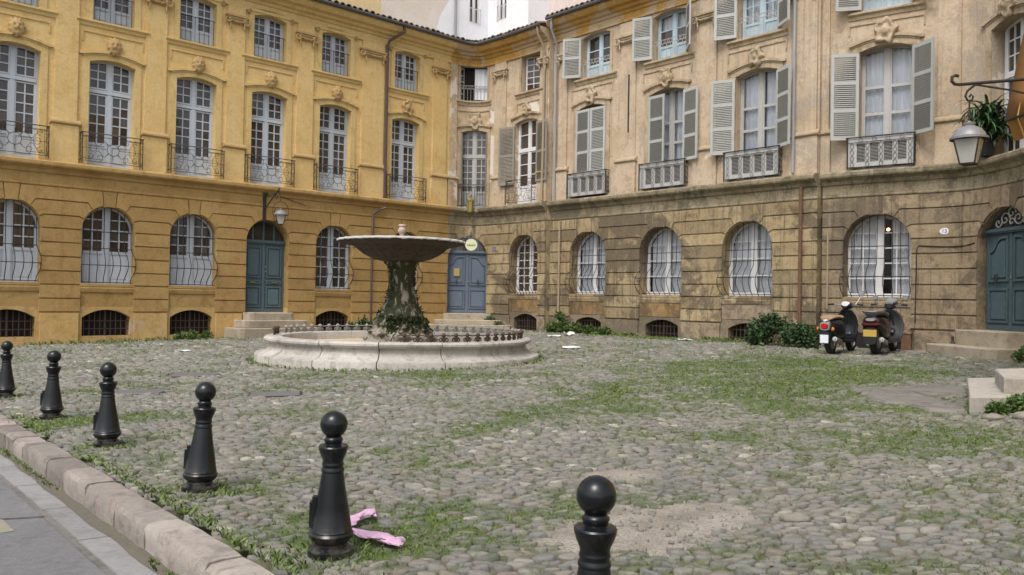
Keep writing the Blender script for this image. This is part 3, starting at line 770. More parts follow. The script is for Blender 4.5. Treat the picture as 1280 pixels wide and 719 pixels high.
def eaves(fc, bld, s0, s1, dz, roofmat, back=3.4, rise=.72):
    n = fc.sub(s0, s1) if fc.curved else 1
    g = MB(); pts = [fc(s0 + (s1 - s0) * i / max(n, 6), 11.10 + dz, .55) for i in range(max(n, 6) + 1)]
    g.tube(pts, .062, 8); g.build('gutter', MT['gutter'], bld, smooth=True)
    m = MB(fc); N_ = max(n, 1)
    rows = [[(s0 + (s1 - s0) * i / N_, 11.065 + dz, .50), (s0 + (s1 - s0) * i / N_, 11.12 + dz, .52), (s0 + (s1 - s0) * i / N_, 11.10 + rise + dz, .52 - back)] for i in range(N_ + 1)]
    if fc.curved: rows = [[r[0], r[1], (r[2][0], 11.10 + dz + rise * .35, .52 - back * .35)] for r in rows]
    m.grid(rows); R = m.build('roof', roofmat, bld, fix=False)
    def tm():
        q = MB(); rr = []
        for (y, r, z) in ((.06, .105, 0.), (-.5, .085, .13)):
            rr.append([(r * math.cos(a), y, z + r * .95 * math.sin(a)) for a in np.linspace(0, PI, 9)] + [(r * .8 * math.cos(a), y, z + r * .75 * math.sin(a)) for a in np.linspace(PI, 0, 9)])
        q.grid(rr, True); k = 18; q.f.append(tuple(range(k)))
        for i in range(8): pass
        return q.mesh('roof_tile')
    me = local_mesh('tile', tm); k = int((s1 - s0) / .235)
    for i in range(k):
        s = s0 + (i + .5) * (s1 - s0) / k
        mw = frame_m(fc.flat(s) if fc.curved else fc, s, 11.125 + dz + random.uniform(-.012, .012), .55 + random.uniform(-.03, .03)) @ Matrix.Rotation(random.uniform(-.06, .06), 4, 'Z')
        link('roof_tile', me, MT['tile'], R, mw)
    return R
def pipe(bld, pts, r, mat, bands=()):
    m = MB(); m.tube(pts, r, 8)
    for i in bands: pass
    return m.build('downpipe', mat, bld, smooth=True)

def door(fc, bld, o, d, mat, style, ztrans):
    """double door with panels, fanlight and step; door > panel, handle"""
    f = fc.chord(o.sc, o.hw); m = MB(f); sc = o.sc; w = o.hw - .02
    m.box(sc - w, sc + w, o.zb, ztrans - .01, d - .06, d)                          # leaves
    m.box(sc - w, sc + w, ztrans - .008, ztrans + .11, d - .07, d + .07)           # transom
    m.box(sc - w, sc + w, ztrans + .03, ztrans + .07, d + .071, d + .10)
    m.box(sc - .045, sc + .045, o.zb + .01, ztrans - .012, d + .001, d + .035)     # meeting stile
    for sg in (-1, 1): m.box(*sorted((sc + sg * w, sc + sg * (w - .05))), o.zb, ztrans - .011, d + .001, d + .025)
    m.box(sc - w + .05, sc + w - .05, o.zb + .005, o.zb + .12, d + .001, d + .03)
    D = m.build('door', mat, bld)
    H = ztrans - o.zb; pw0, pw1 = .09, w - .09
    cuts = {'plain': [(.16, .84), (.92, 1.04), (1.12, H - .1)], 'curved': [(.17, .92), (1.08, H - .09)], 'carved': [(.18, .98), (1.14, H - .08)]}[style]
    for sg in (-1, 1):
        for i, (a, b) in enumerate(cuts):
            q = MB(f); xa, xb = (sc + pw0, sc + pw1) if sg > 0 else (sc - pw1, sc - pw0); z0, z1 = o.zb + a, o.zb + b
            if style != 'plain' and i == len(cuts) - 1:
                S = np.linspace(xa, xb, 17)
                def tz(s, ins=0.):
                    u = (s - xa) / (xb - xa); u = u if sg < 0 else 1 - u      # 0 outer .. 1 inner edge
                    return z1 - ins - .32 * (1 - (1 / (1 + math.exp(-14 * (u - .40)))))
                lerp_ = lambda ins: np.linspace(xa + ins, xb - ins, 17)
                slab(q, [(s, tz(s, .055)) for s in S], [(s, tz(s)) for s in S], d, d + .05, f)
                q.box(xa, xa + .05, z0, tz(xa, .057), d, d + .049); q.box(xb - .05, xb, z0, tz(xb, .057), d, d + .049); q.box(xa + .051, xb - .051, z0, z0 + .05, d, d + .048)
                SS = lerp_(.095); slab(q, [(s, z0 + .10) for s in SS], [(s, tz(s, .115)) for s in SS], d, d + .036, f)
            else:
                w_ = .045
                q.box(xa, xb, z0, z0 + w_, d, d + .05); q.box(xa, xb, z1 - w_, z1, d, d + .05); q.box(xa, xa + w_, z0 + w_, z1 - w_, d, d + .049); q.box(xb - w_, xb, z0 + w_, z1 - w_, d, d + .049)
                if z1 - z0 > .22: q.box(xa + .085, xb - .085, z0 + .085, z1 - .085, d, d + .036)
            q.build('panel', mat, D)
    fan = Op(sc, o.hw, ztrans + .11, o.zs, o.zt) if o.zs > ztrans + .11 else None
    q = MB(f); zz = ztrans + .11; W = o.width(zz)
    X = np.linspace(-W, W, 15); fr = .06
    pts = [(sc + x, o.top(x) + .01) for x in X]
    pane = MB(f); pane.add([(sc + x, max(zz, o.top(x)), d - .03) for x in X] + [(sc + W, zz, d - .03), (sc - W, zz, d - .03)], [tuple(range(17))])
    slab(q, [(sc + x, max(zz + .005, o.top(x * .97) - fr)) for x in X], pts, d - .05, d + .0, f)
    if style == 'carved':
        for k in range(-2, 3):
            for t in range(2): q.add([], [])
        sc2 = MB()
        for (cx, cz, r0, tn) in ((-.22, .2, .17, 1.3), (.22, .2, .17, -1.3), (0, .33, .15, 1.2), (-.45, .13, .12, -1.1), (.45, .13, .12, 1.1), (0, .12, .1, 1.)):
            sc2.tube([f(sc + x, zz + z, d + .02) for x, z in spiral(cx, cz, r0, .02, 0, tn, 16)], .016, 5)
        sc2.build('fanlight_scroll', MT['iron_grey'], D, fix=False)
    else:
        nb = (-.5, 0, .5)
        for u in nb: 
            x = W * u; q.box(sc + x - .03, sc + x + .03, zz, o.top(x) - .02, d - .045, d - .002)
    q.build('fanlight_frame', mat, D); pane.build('fanlight_pane', MT['glass'], D, fix=False)
    return D
def steps(bld, fc, sc, hw, z_list, mat, grow=.22, tread=.27):
    """stone steps that widen downward"""
    for i, (z0, z1) in enumerate(z_list):
        f = fc.chord(sc, hw); w = hw + grow * i; dep = .12 + tread * (i + 1); m = MB(f); n = 7; e = .02
        pts = [(-w, -.3), (-w, dep - .14), (-w + .05, dep - .04), (-w + .16, dep), (w - .16, dep), (w - .05, dep - .04), (w, dep - .14), (w, -.3)]
        k = len(pts)
        m.add([(sc + x, z0, d) for x, d in pts] + [(sc + x * (1), z1 - e, d + (e if d > 0 else 0)) for x, d in pts] + [(sc + x * .99, z1, d) for x, d in pts], [tuple(range(2 * k, 3 * k))] + [(j, (j + 1) % k, k + (j + 1) % k, k + j) for j in range(k)] + [(k + j, k + (j + 1) % k, 2 * k + (j + 1) % k, 2 * k + j) for j in range(k)])
        m.build('step', mat, bld)

# ================================================================== ochre townhouse (left wing)
def OpArch(sc, hw, zt=3.71, zb=1.53): return Op(sc, hw, zb, zt - hw, zt)
def base_pt(fc, s): 
    p = fc.P(s); return (p[0], p[1], float(G(p[0], p[1])))
ochre = thing('ochre_townhouse', 'yellow ochre townhouse with pale blue windows behind the fountain', 'building', base_pt(FL, -9))
SL0, SL1 = -17.5, -1.55
gw = [OpArch(c, .71) for c in (-16.13, -13.70, -11.29, -6.45, -3.5)]
d1 = Op(-8.88, .735, .74, 2.99, 3.72)
bv = [Op(c, .64, .06, .58, .80) for c in (-16.13, -13.70, -11.29, -6.45, -3.5)]
fw = [Op(c, .61, 4.84, 7.745, 7.87) for c in (-16.13, -13.70, -11.29, -8.92, -6.50, -3.57)]
sw = [Op(c, .555, 8.91, 10.23, 10.33) for c in (-16.13, -13.70, -11.29, -8.95, -6.52, -3.55)]
band(FL, SL0, SL1, -.6, .88, bv + [d1], .45).build('wall', MT['ochre_plinth'], ochre)
band(FL, SL0, SL1, .88, 4.2, gw + [d1], .40).build('wall', MT['ochre_low'], ochre)
band(FL, SL0, SL1, 4.2, 8.6, fw, .40).build('wall', MT['ochre_up'], ochre)
band(FL, SL0, SL1, 8.6, 11.0, sw, .40).build('wall', MT['ochre_up'], ochre)
rustication(FL, ochre, SL0, SL1, gw + [d1], MT['ochre_low'])
edges = [SL0] + [v for o in sorted(bv + [d1], key=lambda q: q.sc) for v in (o.sc - o.hw - .10, o.sc + o.hw + .10)] + [SL1]
for i in range(0, len(edges), 2):
    m = MB(FL); m.box(edges[i], edges[i + 1], -.6, .705, -.01, .06); m.build('plinth_stone', MT['ochre_plinth'], ochre)
sweep(FL, SL0, SL1, STRING).build('string_course', MT['ochre_low'], ochre)
sweep(FL, SL0, SL1, shift(CORN, -.0)).build('cornice', MT['ochre_trim'], ochre)
eaves(FL, ochre, SL0, SL1, 0, MT['tile'])
bagL = MB(); darkL = ochre
for o in gw:
    low = o.sc < -10
    zn = [(1.585, 2.42, 1, 'panel'), (2.42, None, 4, 'glass')] if low else [(1.585, None, 6, 'glass')]
    window(FL, ochre, o, -.26, MT['frame_blue'], zn, cols=2, mull=.13, panelmat=MT['frame_blue'])
    sill(FL, ochre, o.sc, o.hw + .02, 1.53, MT['ochre_low'], h=.24, d=.05)
    grille(FL, ochre, o, -.13, 8, .22, MT['iron'])
for o in bv: base_vent(FL, ochre, o, darkL)
for o in fw:
    window(FL, ochre, o, -.27, MT['frame_blue'], [(4.90, 5.50, 1, 'panel'), (5.50, 6.92, 5, 'glass'), (7.06, None, 3, 'glass')], cols=2, mull=.12, transoms=(6.99,))
    arch_surround(FL, ochre, o, MT['ochre_trim'], .22)
    balcony_scroll(FL, ochre, o.sc, .80, 4.93, 5.72, .235, MT['iron'])
    panel_above(FL, ochre, o.sc, .82, 8.30, 8.60, MT['ochre_trim'])
for i, o in enumerate(sw):
    window(FL, ochre, o, -.26, MT['frame_blue'], [(8.96, 9.36, 1, 'panel'), (9.36, None, 4, 'glass')], cols=2, mull=.10, panes='bag', bag=bagL)
    arch_surround(FL, ochre, o, MT['ochre_trim'], .2, hood=False)
    sill(FL, ochre, o.sc, .97, 8.91, MT['ochre_trim'], h=.17, d=.10)
    rail_small(FL, ochre, o.sc, .54, 8.95, 9.72, -.06, MT['iron'], 8, orn=False)
    m = MB(); f = FL
    for sg in (-1, 1): m.tube([f(o.sc + sg * (.74 + q[0]), 10.32 + q[1], .07) for q in spiral(0, 0, .075, .02, 0, sg * 1.4, 12)], .025, 5)
    m.build('corbel_scroll', MT['ochre_carve'], ochre)
for i, (o, z) in enumerate(zip(fw, (8.33,) * 6)):
    carve(FL, ochre, o.sc + .02, 8.27, .23 if i < 5 else .26, MASKS[i % 4] if i < 5 else ROCAILLE[0], MT['ochre_carve'], .07)
for s, h in ((-14.90, .29), (-12.52, .30), (-10.10, .285), (-7.69, .30), (-2.04, .32)):
    pilaster(FL, ochre, s, h, MT['ochre_up'], MT['ochre_carve'])
pilaster(FL, ochre, -5.03, .46, MT['ochre_up'], MT['ochre_carve'])
door(FL, ochre, d1, -.30, MT['door_teal'], 'plain', 2.97)
m = MB(FL); 
for z in (1.35, 2.05, 2.2, 1.75): m.box(-8.88 + .05, -8.88 + .09, z, z + .04, -.27, -.24)
for sg in (-1, 1): m.box(-8.88 + sg * .38 - .09, -8.88 + sg * .38 + .09, 1.69, 1.72, -.27, -.20)
m.build('door_furniture', MT['brass'], ochre)
steps(ochre, FL, d1.sc, .80, [(.50, .735), (.28, .50), (-.3, .27)], MT['step'], .30, .34)
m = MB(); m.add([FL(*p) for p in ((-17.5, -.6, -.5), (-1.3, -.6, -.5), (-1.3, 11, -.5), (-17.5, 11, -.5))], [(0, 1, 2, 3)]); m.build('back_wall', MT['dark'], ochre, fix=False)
m = MB(); m.add([FL(*p) for p in ((-17.5, -.6, 0), (-17.5, -.6, -4), (-17.5, 11, -4), (-17.5, 11, 0))], [(0, 1, 2, 3)]); m.build('end_wall', MT['ochre_up'], ochre, fix=False)
bagL.build('pane', MT['glass'], ochre, kind='stuff', fix=False)
f = FL
pipe(ochre, [f(-4.05, 11.05, .50), f(-4.05, 10.86, .50), f(-4.45, 10.52, .16), f(-4.52, 10.30, .14), f(-4.52, 9.9, .14), f(-4.52, 4.86, .14)], .055, MT['pipe_brown'])
pipe(ochre, [f(-4.55, 4.48, .30), f(-4.72, 4.42, .14), f(-4.97, 4.25, .12), f(-4.97, 3.0, .085), f(-4.97, .35, .085)], .034, MT['pipe_brown'])

# ================================================================== stone townhouse (rounded corner and right wing)
stone = thing('stone_townhouse', 'brown sandstone townhouse with peeling plaster, louvred shutters and a rounded corner', 'building', base_pt(FR, 9))
KL = FK.L; SR0, SR1 = 4.1, 14.22
kd = Op(.93, .865, .74, 2.80, 3.665); kg = OpArch(3.78, .78, 3.68); kb = [Op(3.9, .62, .10, .60, .78)]
kf = [Op(1.12, .55, 4.84, 7.75, 7.86), Op(3.80, .61, 4.84, 7.86, 7.98)]; ks = [Op(1.06, .57, 8.99, 10.42, 10.42), Op(3.99, .52, 8.99, 10.32, 10.38)]
band(FK, 0, KL, -.6, .88, kb + [kd], .45).build('wall', MT['stone_plinth'], stone)
band(FK, 0, KL, .88, 4.2, [kg, kd], .5).build('wall', MT['stone_low'], stone)
band(FK, 0, KL, 4.2, 8.6, kf, .42).build('wall', MT['plaster_pale'], stone)
band(FK, 0, KL, 8.6, 11.0, ks, .42).build('wall', MT['plaster'], stone)
rustication(FK, stone, 0, KL, [kd, kg], MT['stone_low'])
m = MB(FK); m.box(1.86, 3.08, -.6, .705, -.01, .06, 6); m.build('plinth_stone', MT['stone_plinth'], stone)
m = MB(FK); m.box(4.58, KL, -.6, .705, -.01, .06, 2); m.build('plinth_stone', MT['stone_plinth'], stone)
sweep(FK, 0, KL, STRING).build('string_course', MT['string_old'], stone)
sweep(FK, 0, KL, CORN).build('cornice', MT['cornice_old'], stone)
eaves(FK, stone, 0.0, KL, 0, MT['tile'])
darkS = stone
window(FK, stone, kg, -.40, MT['frame_white'], [(1.585, None, 7, 'glass')], cols=2, mull=.10)
sill(FK, stone, kg.sc, kg.hw, 1.52, MT['stone_low'], h=.2, d=.05)
ff = FK.chord(kg.sc, kg.hw); grille(ff, stone, kg, -.06, 10, .30, MT['iron_rust'], hook=.12); base_vent(FK, stone, kb[0], darkS)
m = MB(FK); m.box(kg.sc - kg.hw + .01, kg.sc + kg.hw - .01, .86, 1.32, -.005, .012, 6); m.build('apron', MT['apron'], stone)
window(FK, stone, kf[0], -.30, MT['frame_grey'], [(4.90, 5.45, 1, 'panel'), (5.45, 6.78, 5, 'glass'), (6.90, None, 3, 'glass')], cols=2, mull=.10, transoms=(6.84,))
window(FK, stone, kf[1], -.20, MT['frame_white'], [(4.90, 5.5, 1, 'panel'), (5.5, 6.78, 3, 'glass'), (6.90, None, 2, 'glass')], cols=1, mull=.10, transoms=(6.84,))
for o in kf: arch_surround(FK, stone, o, MT['trim_stone'], .15)
for o, e in zip(ks, (0, 1)):
    sill(FK, stone, o.sc, .80, 8.99, MT['trim_stone'], h=.18, d=.10); panel_above(FK, stone, o.sc, .74, 8.32, 8.62, MT['trim_stone'])
    backing(FK, darkS, o, -.40)
    w = .10
    for sg in (-1, 1): m = MB(FK); m.box(*sorted((o.sc + sg * o.hw, o.sc + sg * (o.hw + w))), 8.99, 10.40, -.01, .03, 2); m.build('window_jamb', MT['trim_stone'], stone)
def leaf(fc, bld, s, zb, zt, w, angle, side, mat, rows, cols, d, glassm, curtain=None):
    """one casement leaf standing open"""
    f = fc.flat(s); t = Vector((*f.T(s), 0)); n = Vector((t.y, -t.x, 0)); a = math.radians(angle)
    dr = (t * math.cos(a) * (-side) + n * math.sin(a)).normalized(); nn = Vector((0, 0, 1)).cross(dr); p = Vector(f(s, zb, d))
    mw = Matrix(((dr.x, nn.x, 0, p.x), (dr.y, nn.y, 0, p.y), (0, 0, 1, p.z), (0, 0, 0, 1))); h = zt - zb
    m = MB(lambda x, z, y: (x, y, z)); st = .05
    m.box(0, st, 0, h, -.02, .02); m.box(w - st, w, 0, h, -.02, .02); m.box(st, w - st, 0, .09, -.018, .018); m.box(st, w - st, h - st, h, -.018, .018)
    cw = (w - 2 * st) / cols; rh = (h - .09 - st) / rows
    for k in range(1, cols): m.box(st + cw * k - .014, st + cw * k + .014, .09, h - st, -.012, .012)
    for r in range(1, rows): m.box(st, w - st, .09 + rh * r - .014, .09 + rh * r + .014, -.0125, .0125)
    L = m.build('window_leaf', mat, bld, mw=mw)
    for k in range(cols):
        for r in range(rows): link('pane', pane_rect(cw, rh), glassm, L, mw @ Matrix.Translation((st + cw * (k + .5), 0, .09 + rh * (r + .5))))
o = ks[0]; m = MB(FK.chord(o.sc, o.hw))
for sg in (-1, 1): m.box(*sorted((o.sc + sg * o.hw, o.sc + sg * (o.hw - .06))), o.zb, o.zt - .01, -.25, -.15)
m.box(o.sc - o.hw, o.sc + o.hw, o.zt - .09, o.zt - .012, -.252, -.15); m.build('window', MT['frame_grey'], stone)
leaf(FK, stone, o.sc - o.hw + .06, o.zb + .01, o.zt - .1, .5, -18, -1, MT['frame_white'], 5, 2, -.2, MT['glass'])
leaf(FK, stone, o.sc + o.hw - .06, o.zb + .01, o.zt - .1, .52, -8, 1, MT['frame_grey'], 1, 1, -.2, MT['glass_clear'])
m = MB(FK.chord(o.sc, o.hw)); rows = [[(o.sc + .02 + .5 * k / 14, z, -.3 + .015 * math.sin(k * 1.4)) for k in range(15)] for z in (o.zb + .1, o.zt - .12)]; m.grid(rows); m.build('curtain', MT['curtain_blue'], stone, fix=False)
rail_small(FK, stone, o.sc, .55, 9.02, 9.62, -.06, MT['iron_grey'], 9)
o = ks[1]; leaf(FK, stone, o.sc - o.hw + .03, o.zb + .02, o.zt - .04, .66, -14, -1, MT['frame_white'], 5, 2, -.22, MT['glass'])
m = MB(FK.chord(o.sc, o.hw)); m.box(o.sc - .10, o.sc + .28, 9.0, 9.05, -.06, .02); m.build('red_cloth', simple('dark red cloth', (.16, .02, .03), .9), stone)
carve(FK, stone, 1.10, 8.22, .30, ROCAILLE[1], MT['trim_stone'], .06, 'carved_cartouche'); carve(FK, stone, 3.80, 8.33, .24, ROCAILLE[2], MT['trim_stone'], .06, 'carved_cartouche')
shutter(FK, stone, .52, 4.9, 7.72, .26, 78, -1, 2, MT['shutter_old'], MT['shutter_old'], -.18)
shutter(FK, stone, 1.72, 4.9, 7.72, .26, 78, 1, 2, MT['shutter_old'], MT['shutter_old'], -.18)
shutter(FK, stone, 3.20, 5.58, 7.78, .70, 165, -1, 2, MT['shutter_old'], MT['shutter_old'])
shutter(FK, stone, 4.44, 5.58, 7.78, .60, 177, 1, 2, MT['shutter_old'], MT['shutter_old'], .10)
rail_small(FK, stone, 1.04, .86, 4.90, 5.72, .20, MT['iron'], 17, orn=True)
balcony_scroll(FK, stone, 3.62, .70, 4.90, 5.72, .20, MT['iron_rust'])
pilaster(FK, stone, 2.38, .30, MT['plaster'], MT['trim_stone']); pilaster(FK, stone, 4.72, .20, MT['plaster'], MT['trim_stone'])
pilaster(FK, stone, .16, .16, MT['plaster_pale'], MT['trim_stone'], capw=0)
door(FK, stone, kd, -.30, MT['door_blue'], 'curved', 3.04)
m = MB(FK.chord(kd.sc, kd.hw)); m.box(kd.sc - .52, kd.sc - .30, 2.16, 2.46, -.25, -.20); m.build('brass_plate', MT['brass'], stone)
m = MB(FK.chord(kd.sc, kd.hw)); 
for dx in (-.42, .42): m = MB(FK.chord(kd.sc, kd.hw)); m.box(kd.sc + dx - .015, kd.sc + dx + .015, 1.86, 2.04, -.23, -.19); m.build('door_knocker', MT['iron'], stone)
m = MB(FK.chord(kd.sc, kd.hw)); m.box(kd.sc + .04, kd.sc + .08, 1.95, 1.99, -.27, -.22); m.build('door_knob', MT['brass'], stone)
steps(stone, FK, kd.sc, .92, [(.50, .735), (.34, .50), (-.3, .33)], MT['step'], .34, .36)
m = MB(FK.chord(kd.sc, kd.hw)); m.box(kd.sc - .38, kd.sc + .42, .56, .66, .385, .398); m.build('boot_grating', MT['dark'], stone)
pipe(stone, [FK(4.86, 11.05, .52), FK(4.86, 10.8, .5), FK(4.84, 10.4, .18), FK(4.84, 9.6, .13), FK(4.84, 7.5, .13), FK(4.84, 4.86, .16)], .045, MT['pipe_stone'])
# right wing
rg = [OpArch(c, .82, 3.67) for c in (5.90, 9.00, 12.08)]; rb = [Op(5.95, .58, .20, .58, .74), Op(9.06, .64, .12, .56, .75), Op(12.1, .62, .12, .56, .74)]
rf = [Op(c, .67, 4.84, 7.90, 8.04) for c in (5.96, 9.14, 12.30)]; rs = [Op(c, .64, 8.98, 10.41, 10.51) for c in (6.12, 9.22, 12.32)]
band(FR, SR0, SR1, -.6, .88, rb, .45).build('wall', MT['stone_plinth'], stone)
band(FR, SR0, SR1, .88, 4.2, rg, .5).build('wall', MT['stone_low'], stone)
band(FR, SR0, SR1, 4.2, 8.6, rf, .42).build('wall', MT['plaster'], stone)
band(FR, SR0, SR1, 8.6, 11.2, rs, .42).build('wall', MT['plaster'], stone)
rustication(FR, stone, SR0, SR1, rg, MT['stone_low'])
for a, b in ((4.1, 5.16), (6.70, 8.15), (9.85, 11.22), (12.95, 14.22)):
    m = MB(FR); m.box(a, b, -.6, .705, -.01, .06); m.build('plinth_stone', MT['stone_plinth'], stone)
sweep(FR, SR0, SR1, STRING).build('string_course', MT['string_old'], stone)
sweep(FR, SR0, SR1, shift(CORN, .2)).build('cornice', MT['cornice_old'], stone)
eaves(FR, stone, SR0 + .1, 16.5, .2, MT['tile'])
for (pa, pb), (za, zb_), mt_ in (((FK(KL, 0, 0), FR(SR0, 0, -.3)), (-.6, 4.2), 'stone_low'), ((FK(KL, 0, 0), FR(SR0, 0, -.3)), (4.2, 11.2), 'plaster'), ((FR(SR1, 0, 0), FR(SR1, 0, -.5)), (-.6, 4.2), 'stone_low'), ((FR(SR1, 0, 0), FR(SR1, 0, -.5)), (4.2, 11.2), 'plaster')):
    m = MB(); m.add([(*pa[:2], za), (*pb[:2], za), (*pb[:2], zb_), (*pa[:2], zb_)], [(0, 1, 2, 3)]); m.build('return_wall', MT[mt_], stone, fix=False)
for i, o in enumerate(rg):
    window(FR, stone, o, -.40, MT['frame_white'], [(1.585, None, 4, 'glass')], cols=1, mull=.11, glassm=MT['glass_clear'], curtain=((MT['curtain_blue'], MT['curtain'], MT['curtain'])[i], ([(o.sc - .78, o.sc - .06), (o.sc + .03, o.sc + .52)], [(o.sc - .70, o.sc - .03), (o.sc + .05, o.sc + .78)], [(o.sc - .78, o.sc - .02), (o.sc + .02, o.sc + .78)])[i]))
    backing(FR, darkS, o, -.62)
    sill(FR, stone, o.sc, o.hw, 1.52, MT['stone_low'], h=.24, d=.05); grille(FR, stone, o, -.10, 9, .30, MT['iron'], hook=.14)
    if i < 2:
        m = MB(FR); m.box(o.sc - o.hw + .01, o.sc + o.hw - .01, .84, 1.27, -.005, .014); m.build('apron', MT['apron'], stone)
    else:
        m = MB(FR); m.box(o.sc - o.hw + .01, o.sc + o.hw - .01, .84, 1.27, -.005, .014); m.build('apron', MT['stone_plinth'], stone)
for o in rb: base_vent(FR, stone, o, darkS)
for i, o in enumerate(rf):
    arch_surround(FR, stone, o, MT['trim_stone'], .2); panel_above(FR, stone, o.sc, .95, 8.38, 8.68, MT['trim_stone'])
    if i: window(FR, stone, o, -.30, MT['frame_grey'], [(4.90, 6.35, 1, 'glass'), (6.35, 7.0, 1, 'glass'), (7.0, None, 1, 'glass')], cols=1, mull=.12, glassm=MT['glass_clear'], curtain=(MT['curtain_blue'], [(o.sc - .62, o.sc - .08), (o.sc - .03, o.sc + .62)] if i == 1 else [(o.sc - .62, o.sc - .02), (o.sc + .07, o.sc + .62)]))
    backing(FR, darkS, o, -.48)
    balcony_panel(FR, stone, o.sc - .03, .88, 4.90, 5.70, .20, MT['iron'], MT['iron_grey'])
for i, o in enumerate(rs):
    window(FR, stone, o, -.28, MT['frame_sky'], [(9.04, 9.45, 1, 'panel'), (9.45, None, 2, 'glass')], cols=2 if i == 2 else 1, mull=.10, glassm=MT['glass'] if i == 0 else MT['glass_clear'], curtain=None if i == 0 else (MT['curtain'], [(o.sc - .6, o.sc - .02), (o.sc + .02, o.sc + .6)]))
    backing(FR, darkS, o, -.46)
    sill(FR, stone, o.sc, .95, 8.98, MT['trim_stone'], h=.18, d=.11); rail_small(FR, stone, o.sc, .64, 9.02, 9.62, -.04, MT['iron_grey'], 9)
    for sg in (-1, 1): m = MB(FR); m.box(*sorted((o.sc + sg * o.hw, o.sc + sg * (o.hw + .12))), 8.99, 10.4, -.01, .03); m.build('window_jamb', MT['trim_stone'], stone)
for i, o in enumerate(rf): carve(FR, stone, o.sc, 8.33 + .04, .27, ROCAILLE[i % 3], MT['trim_stone'], .07, 'carved_cartouche')
SH = lambda s, zb, zt, w, a, side, n: shutter(FR, stone, s, zb, zt, w, a, side, n, MT['shutter_frame'], MT['shutter'])
SH(5.29, 5.66, 7.90, .655, 3, -1, 3); SH(6.63, 5.66, 7.90, .655, 3, 1, 3)
SH(8.47, 5.66, 7.86, .66, 4, -1, 3); SH(9.81, 5.66, 7.86, .66, 166, 1, 3)
SH(11.63, 5.66, 7.86, .70, 160, -1, 3); SH(12.97, 5.66, 7.86, .70, 150, 1, 3)
SH(5.46, 9.06, 10.45, .66, 152, -1, 2); SH(8.56, 9.06, 10.45, .66, 158, -1, 2); SH(9.88, 9.06, 10.45, .66, 135, 1, 2); SH(11.66, 9.06, 10.45, .66, 160, -1, 2); SH(12.98, 9.06, 10.45, .66, 146, 1, 2)
pilaster(FR, stone, 4.62, .20, MT['plaster'], MT['trim_stone'], top=10.5); pilaster(FR, stone, 7.55, .36, MT['plaster'], MT['trim_stone'], top=10.5)
pilaster(FR, stone, 10.62, .36, MT['plaster'], MT['trim_stone'], top=10.5); pilaster(FR, stone, 13.80, .36, MT['plaster'], MT['trim_stone'], top=10.5)
pipe(stone, [FR(4.42, 11.2, .5), FR(4.42, 10.9, .5), FR(4.35, 10.5, .16), FR(4.33, 9.5, .13), FR(4.33, 4.88, .13)], .042, MT['pipe_grey'])
pipe(stone, [FR(4.62, 4.1, .11), FR(4.62, 2.0, .11), FR(4.62, .30, .11)], .04, MT['pipe_stone'])
pipe(stone, [FR(13.55, 11.3, .16), FR(13.55, 8.0, .16), FR(13.55, 4.90, .16)], .045, MT['pipe_grey'])
pipe(stone, [FR(13.78, 4.50, .12), FR(13.78, 3.4, .12), FR(13.78, .3, .12)], .052, MT['pipe_rust'])
m = MB(FR); m.box(7.62, 7.66, 6.85, 8.75, .056, .085); m.build('rusty_strip', MT['iron'], stone)
m = MB(); m.add([FR(*p) for p in ((3.9, -.6, -.66), (14.3, -.6, -.66), (14.3, 11, -.66), (3.9, 11, -.66))], [(0, 1, 2, 3)]); m.build('back_wall', MT['dark'], stone, fix=False)

# ================================================================== end townhouse (bay behind the scooters, curved corner with door 13)
endh = thing('end_townhouse', 'grey brown townhouse behind the scooters, curving round to a dark teal door', 'building', base_pt(FQ, 1.5))
QL = FQ.L
qg = OpArch(1.38, .82, 3.67); qd = Op(4.62, .86, .78, 2.78, 3.64); qb = Op(1.45, .72, .25, .70, .78)
qf = [Op(1.55, .64, 4.84, 7.94, 8.08), Op(4.72, .62, 4.84, 7.86, 8.0)]; qs = [Op(1.55, .60, 9.0, 10.4, 10.5)]
band(FQ, 0, QL, -.6, .88, [qd], .45).build('wall', MT['stone_plinth'], endh)
band(FQ, 0, QL, .88, 4.2, [qg, qd], .5).build('wall', MT['stone_low2'], endh)
band(FQ, 0, QL, 4.2, 8.6, qf, .45).build('wall', MT['plaster'], endh)
band(FQ, 0, QL, 8.6, 11.2, qs, .45).build('wall', MT['plaster'], endh)
rustication(FQ, endh, 0, QL, [qg, qd], MT['stone_low2'])
for a, b in ((0, .5), (2.30, 3.74), (5.5, QL)):
    m = MB(FQ); m.box(a, b, -.6, .705, -.01, .055, 6); m.build('plinth_stone', MT['stone_plinth'], endh)
sweep(FQ, 0, QL, STRING).build('string_course', MT['string_old'], endh); sweep(FQ, 0, QL, shift(CORN, .2)).build('cornice', MT['cornice_old'], endh)
darkQ = endh
W = window(FQ, endh, qg, -.38, MT['frame_white'], [(1.585, None, 5, 'glass')], cols=2, mull=.11, glassm=MT['glass_clear'], curtain=(MT['curtain'], [(qg.sc - .78, qg.sc + .06), (qg.sc + .26, qg.sc + .78)]))
backing(FQ, darkQ, qg, -.66); fq = FQ.chord(qg.sc, qg.hw)
m = MB(); m.lathe([(.0, -.045), (.035, -.03), (.045, 0), (.035, .03), (0, .045)], 10); mm_, t_, b_ = newmat('orange glow'); b_.inputs['Emission Color'].default_value = (1, .55, .25, 1); b_.inputs['Emission Strength'].default_value = 4
m.build('glow_ball', mm_, endh, smooth=True, mw=Matrix.Translation(fq(qg.sc + .16, 3.32, -.56)))  # small emissive orange ball behind the window glass
sill(FQ, endh, qg.sc, qg.hw, 1.52, MT['stone_low2'], h=.24, d=.05); grille(fq, endh, qg, -.08, 9, .30, MT['iron'], hook=.14)
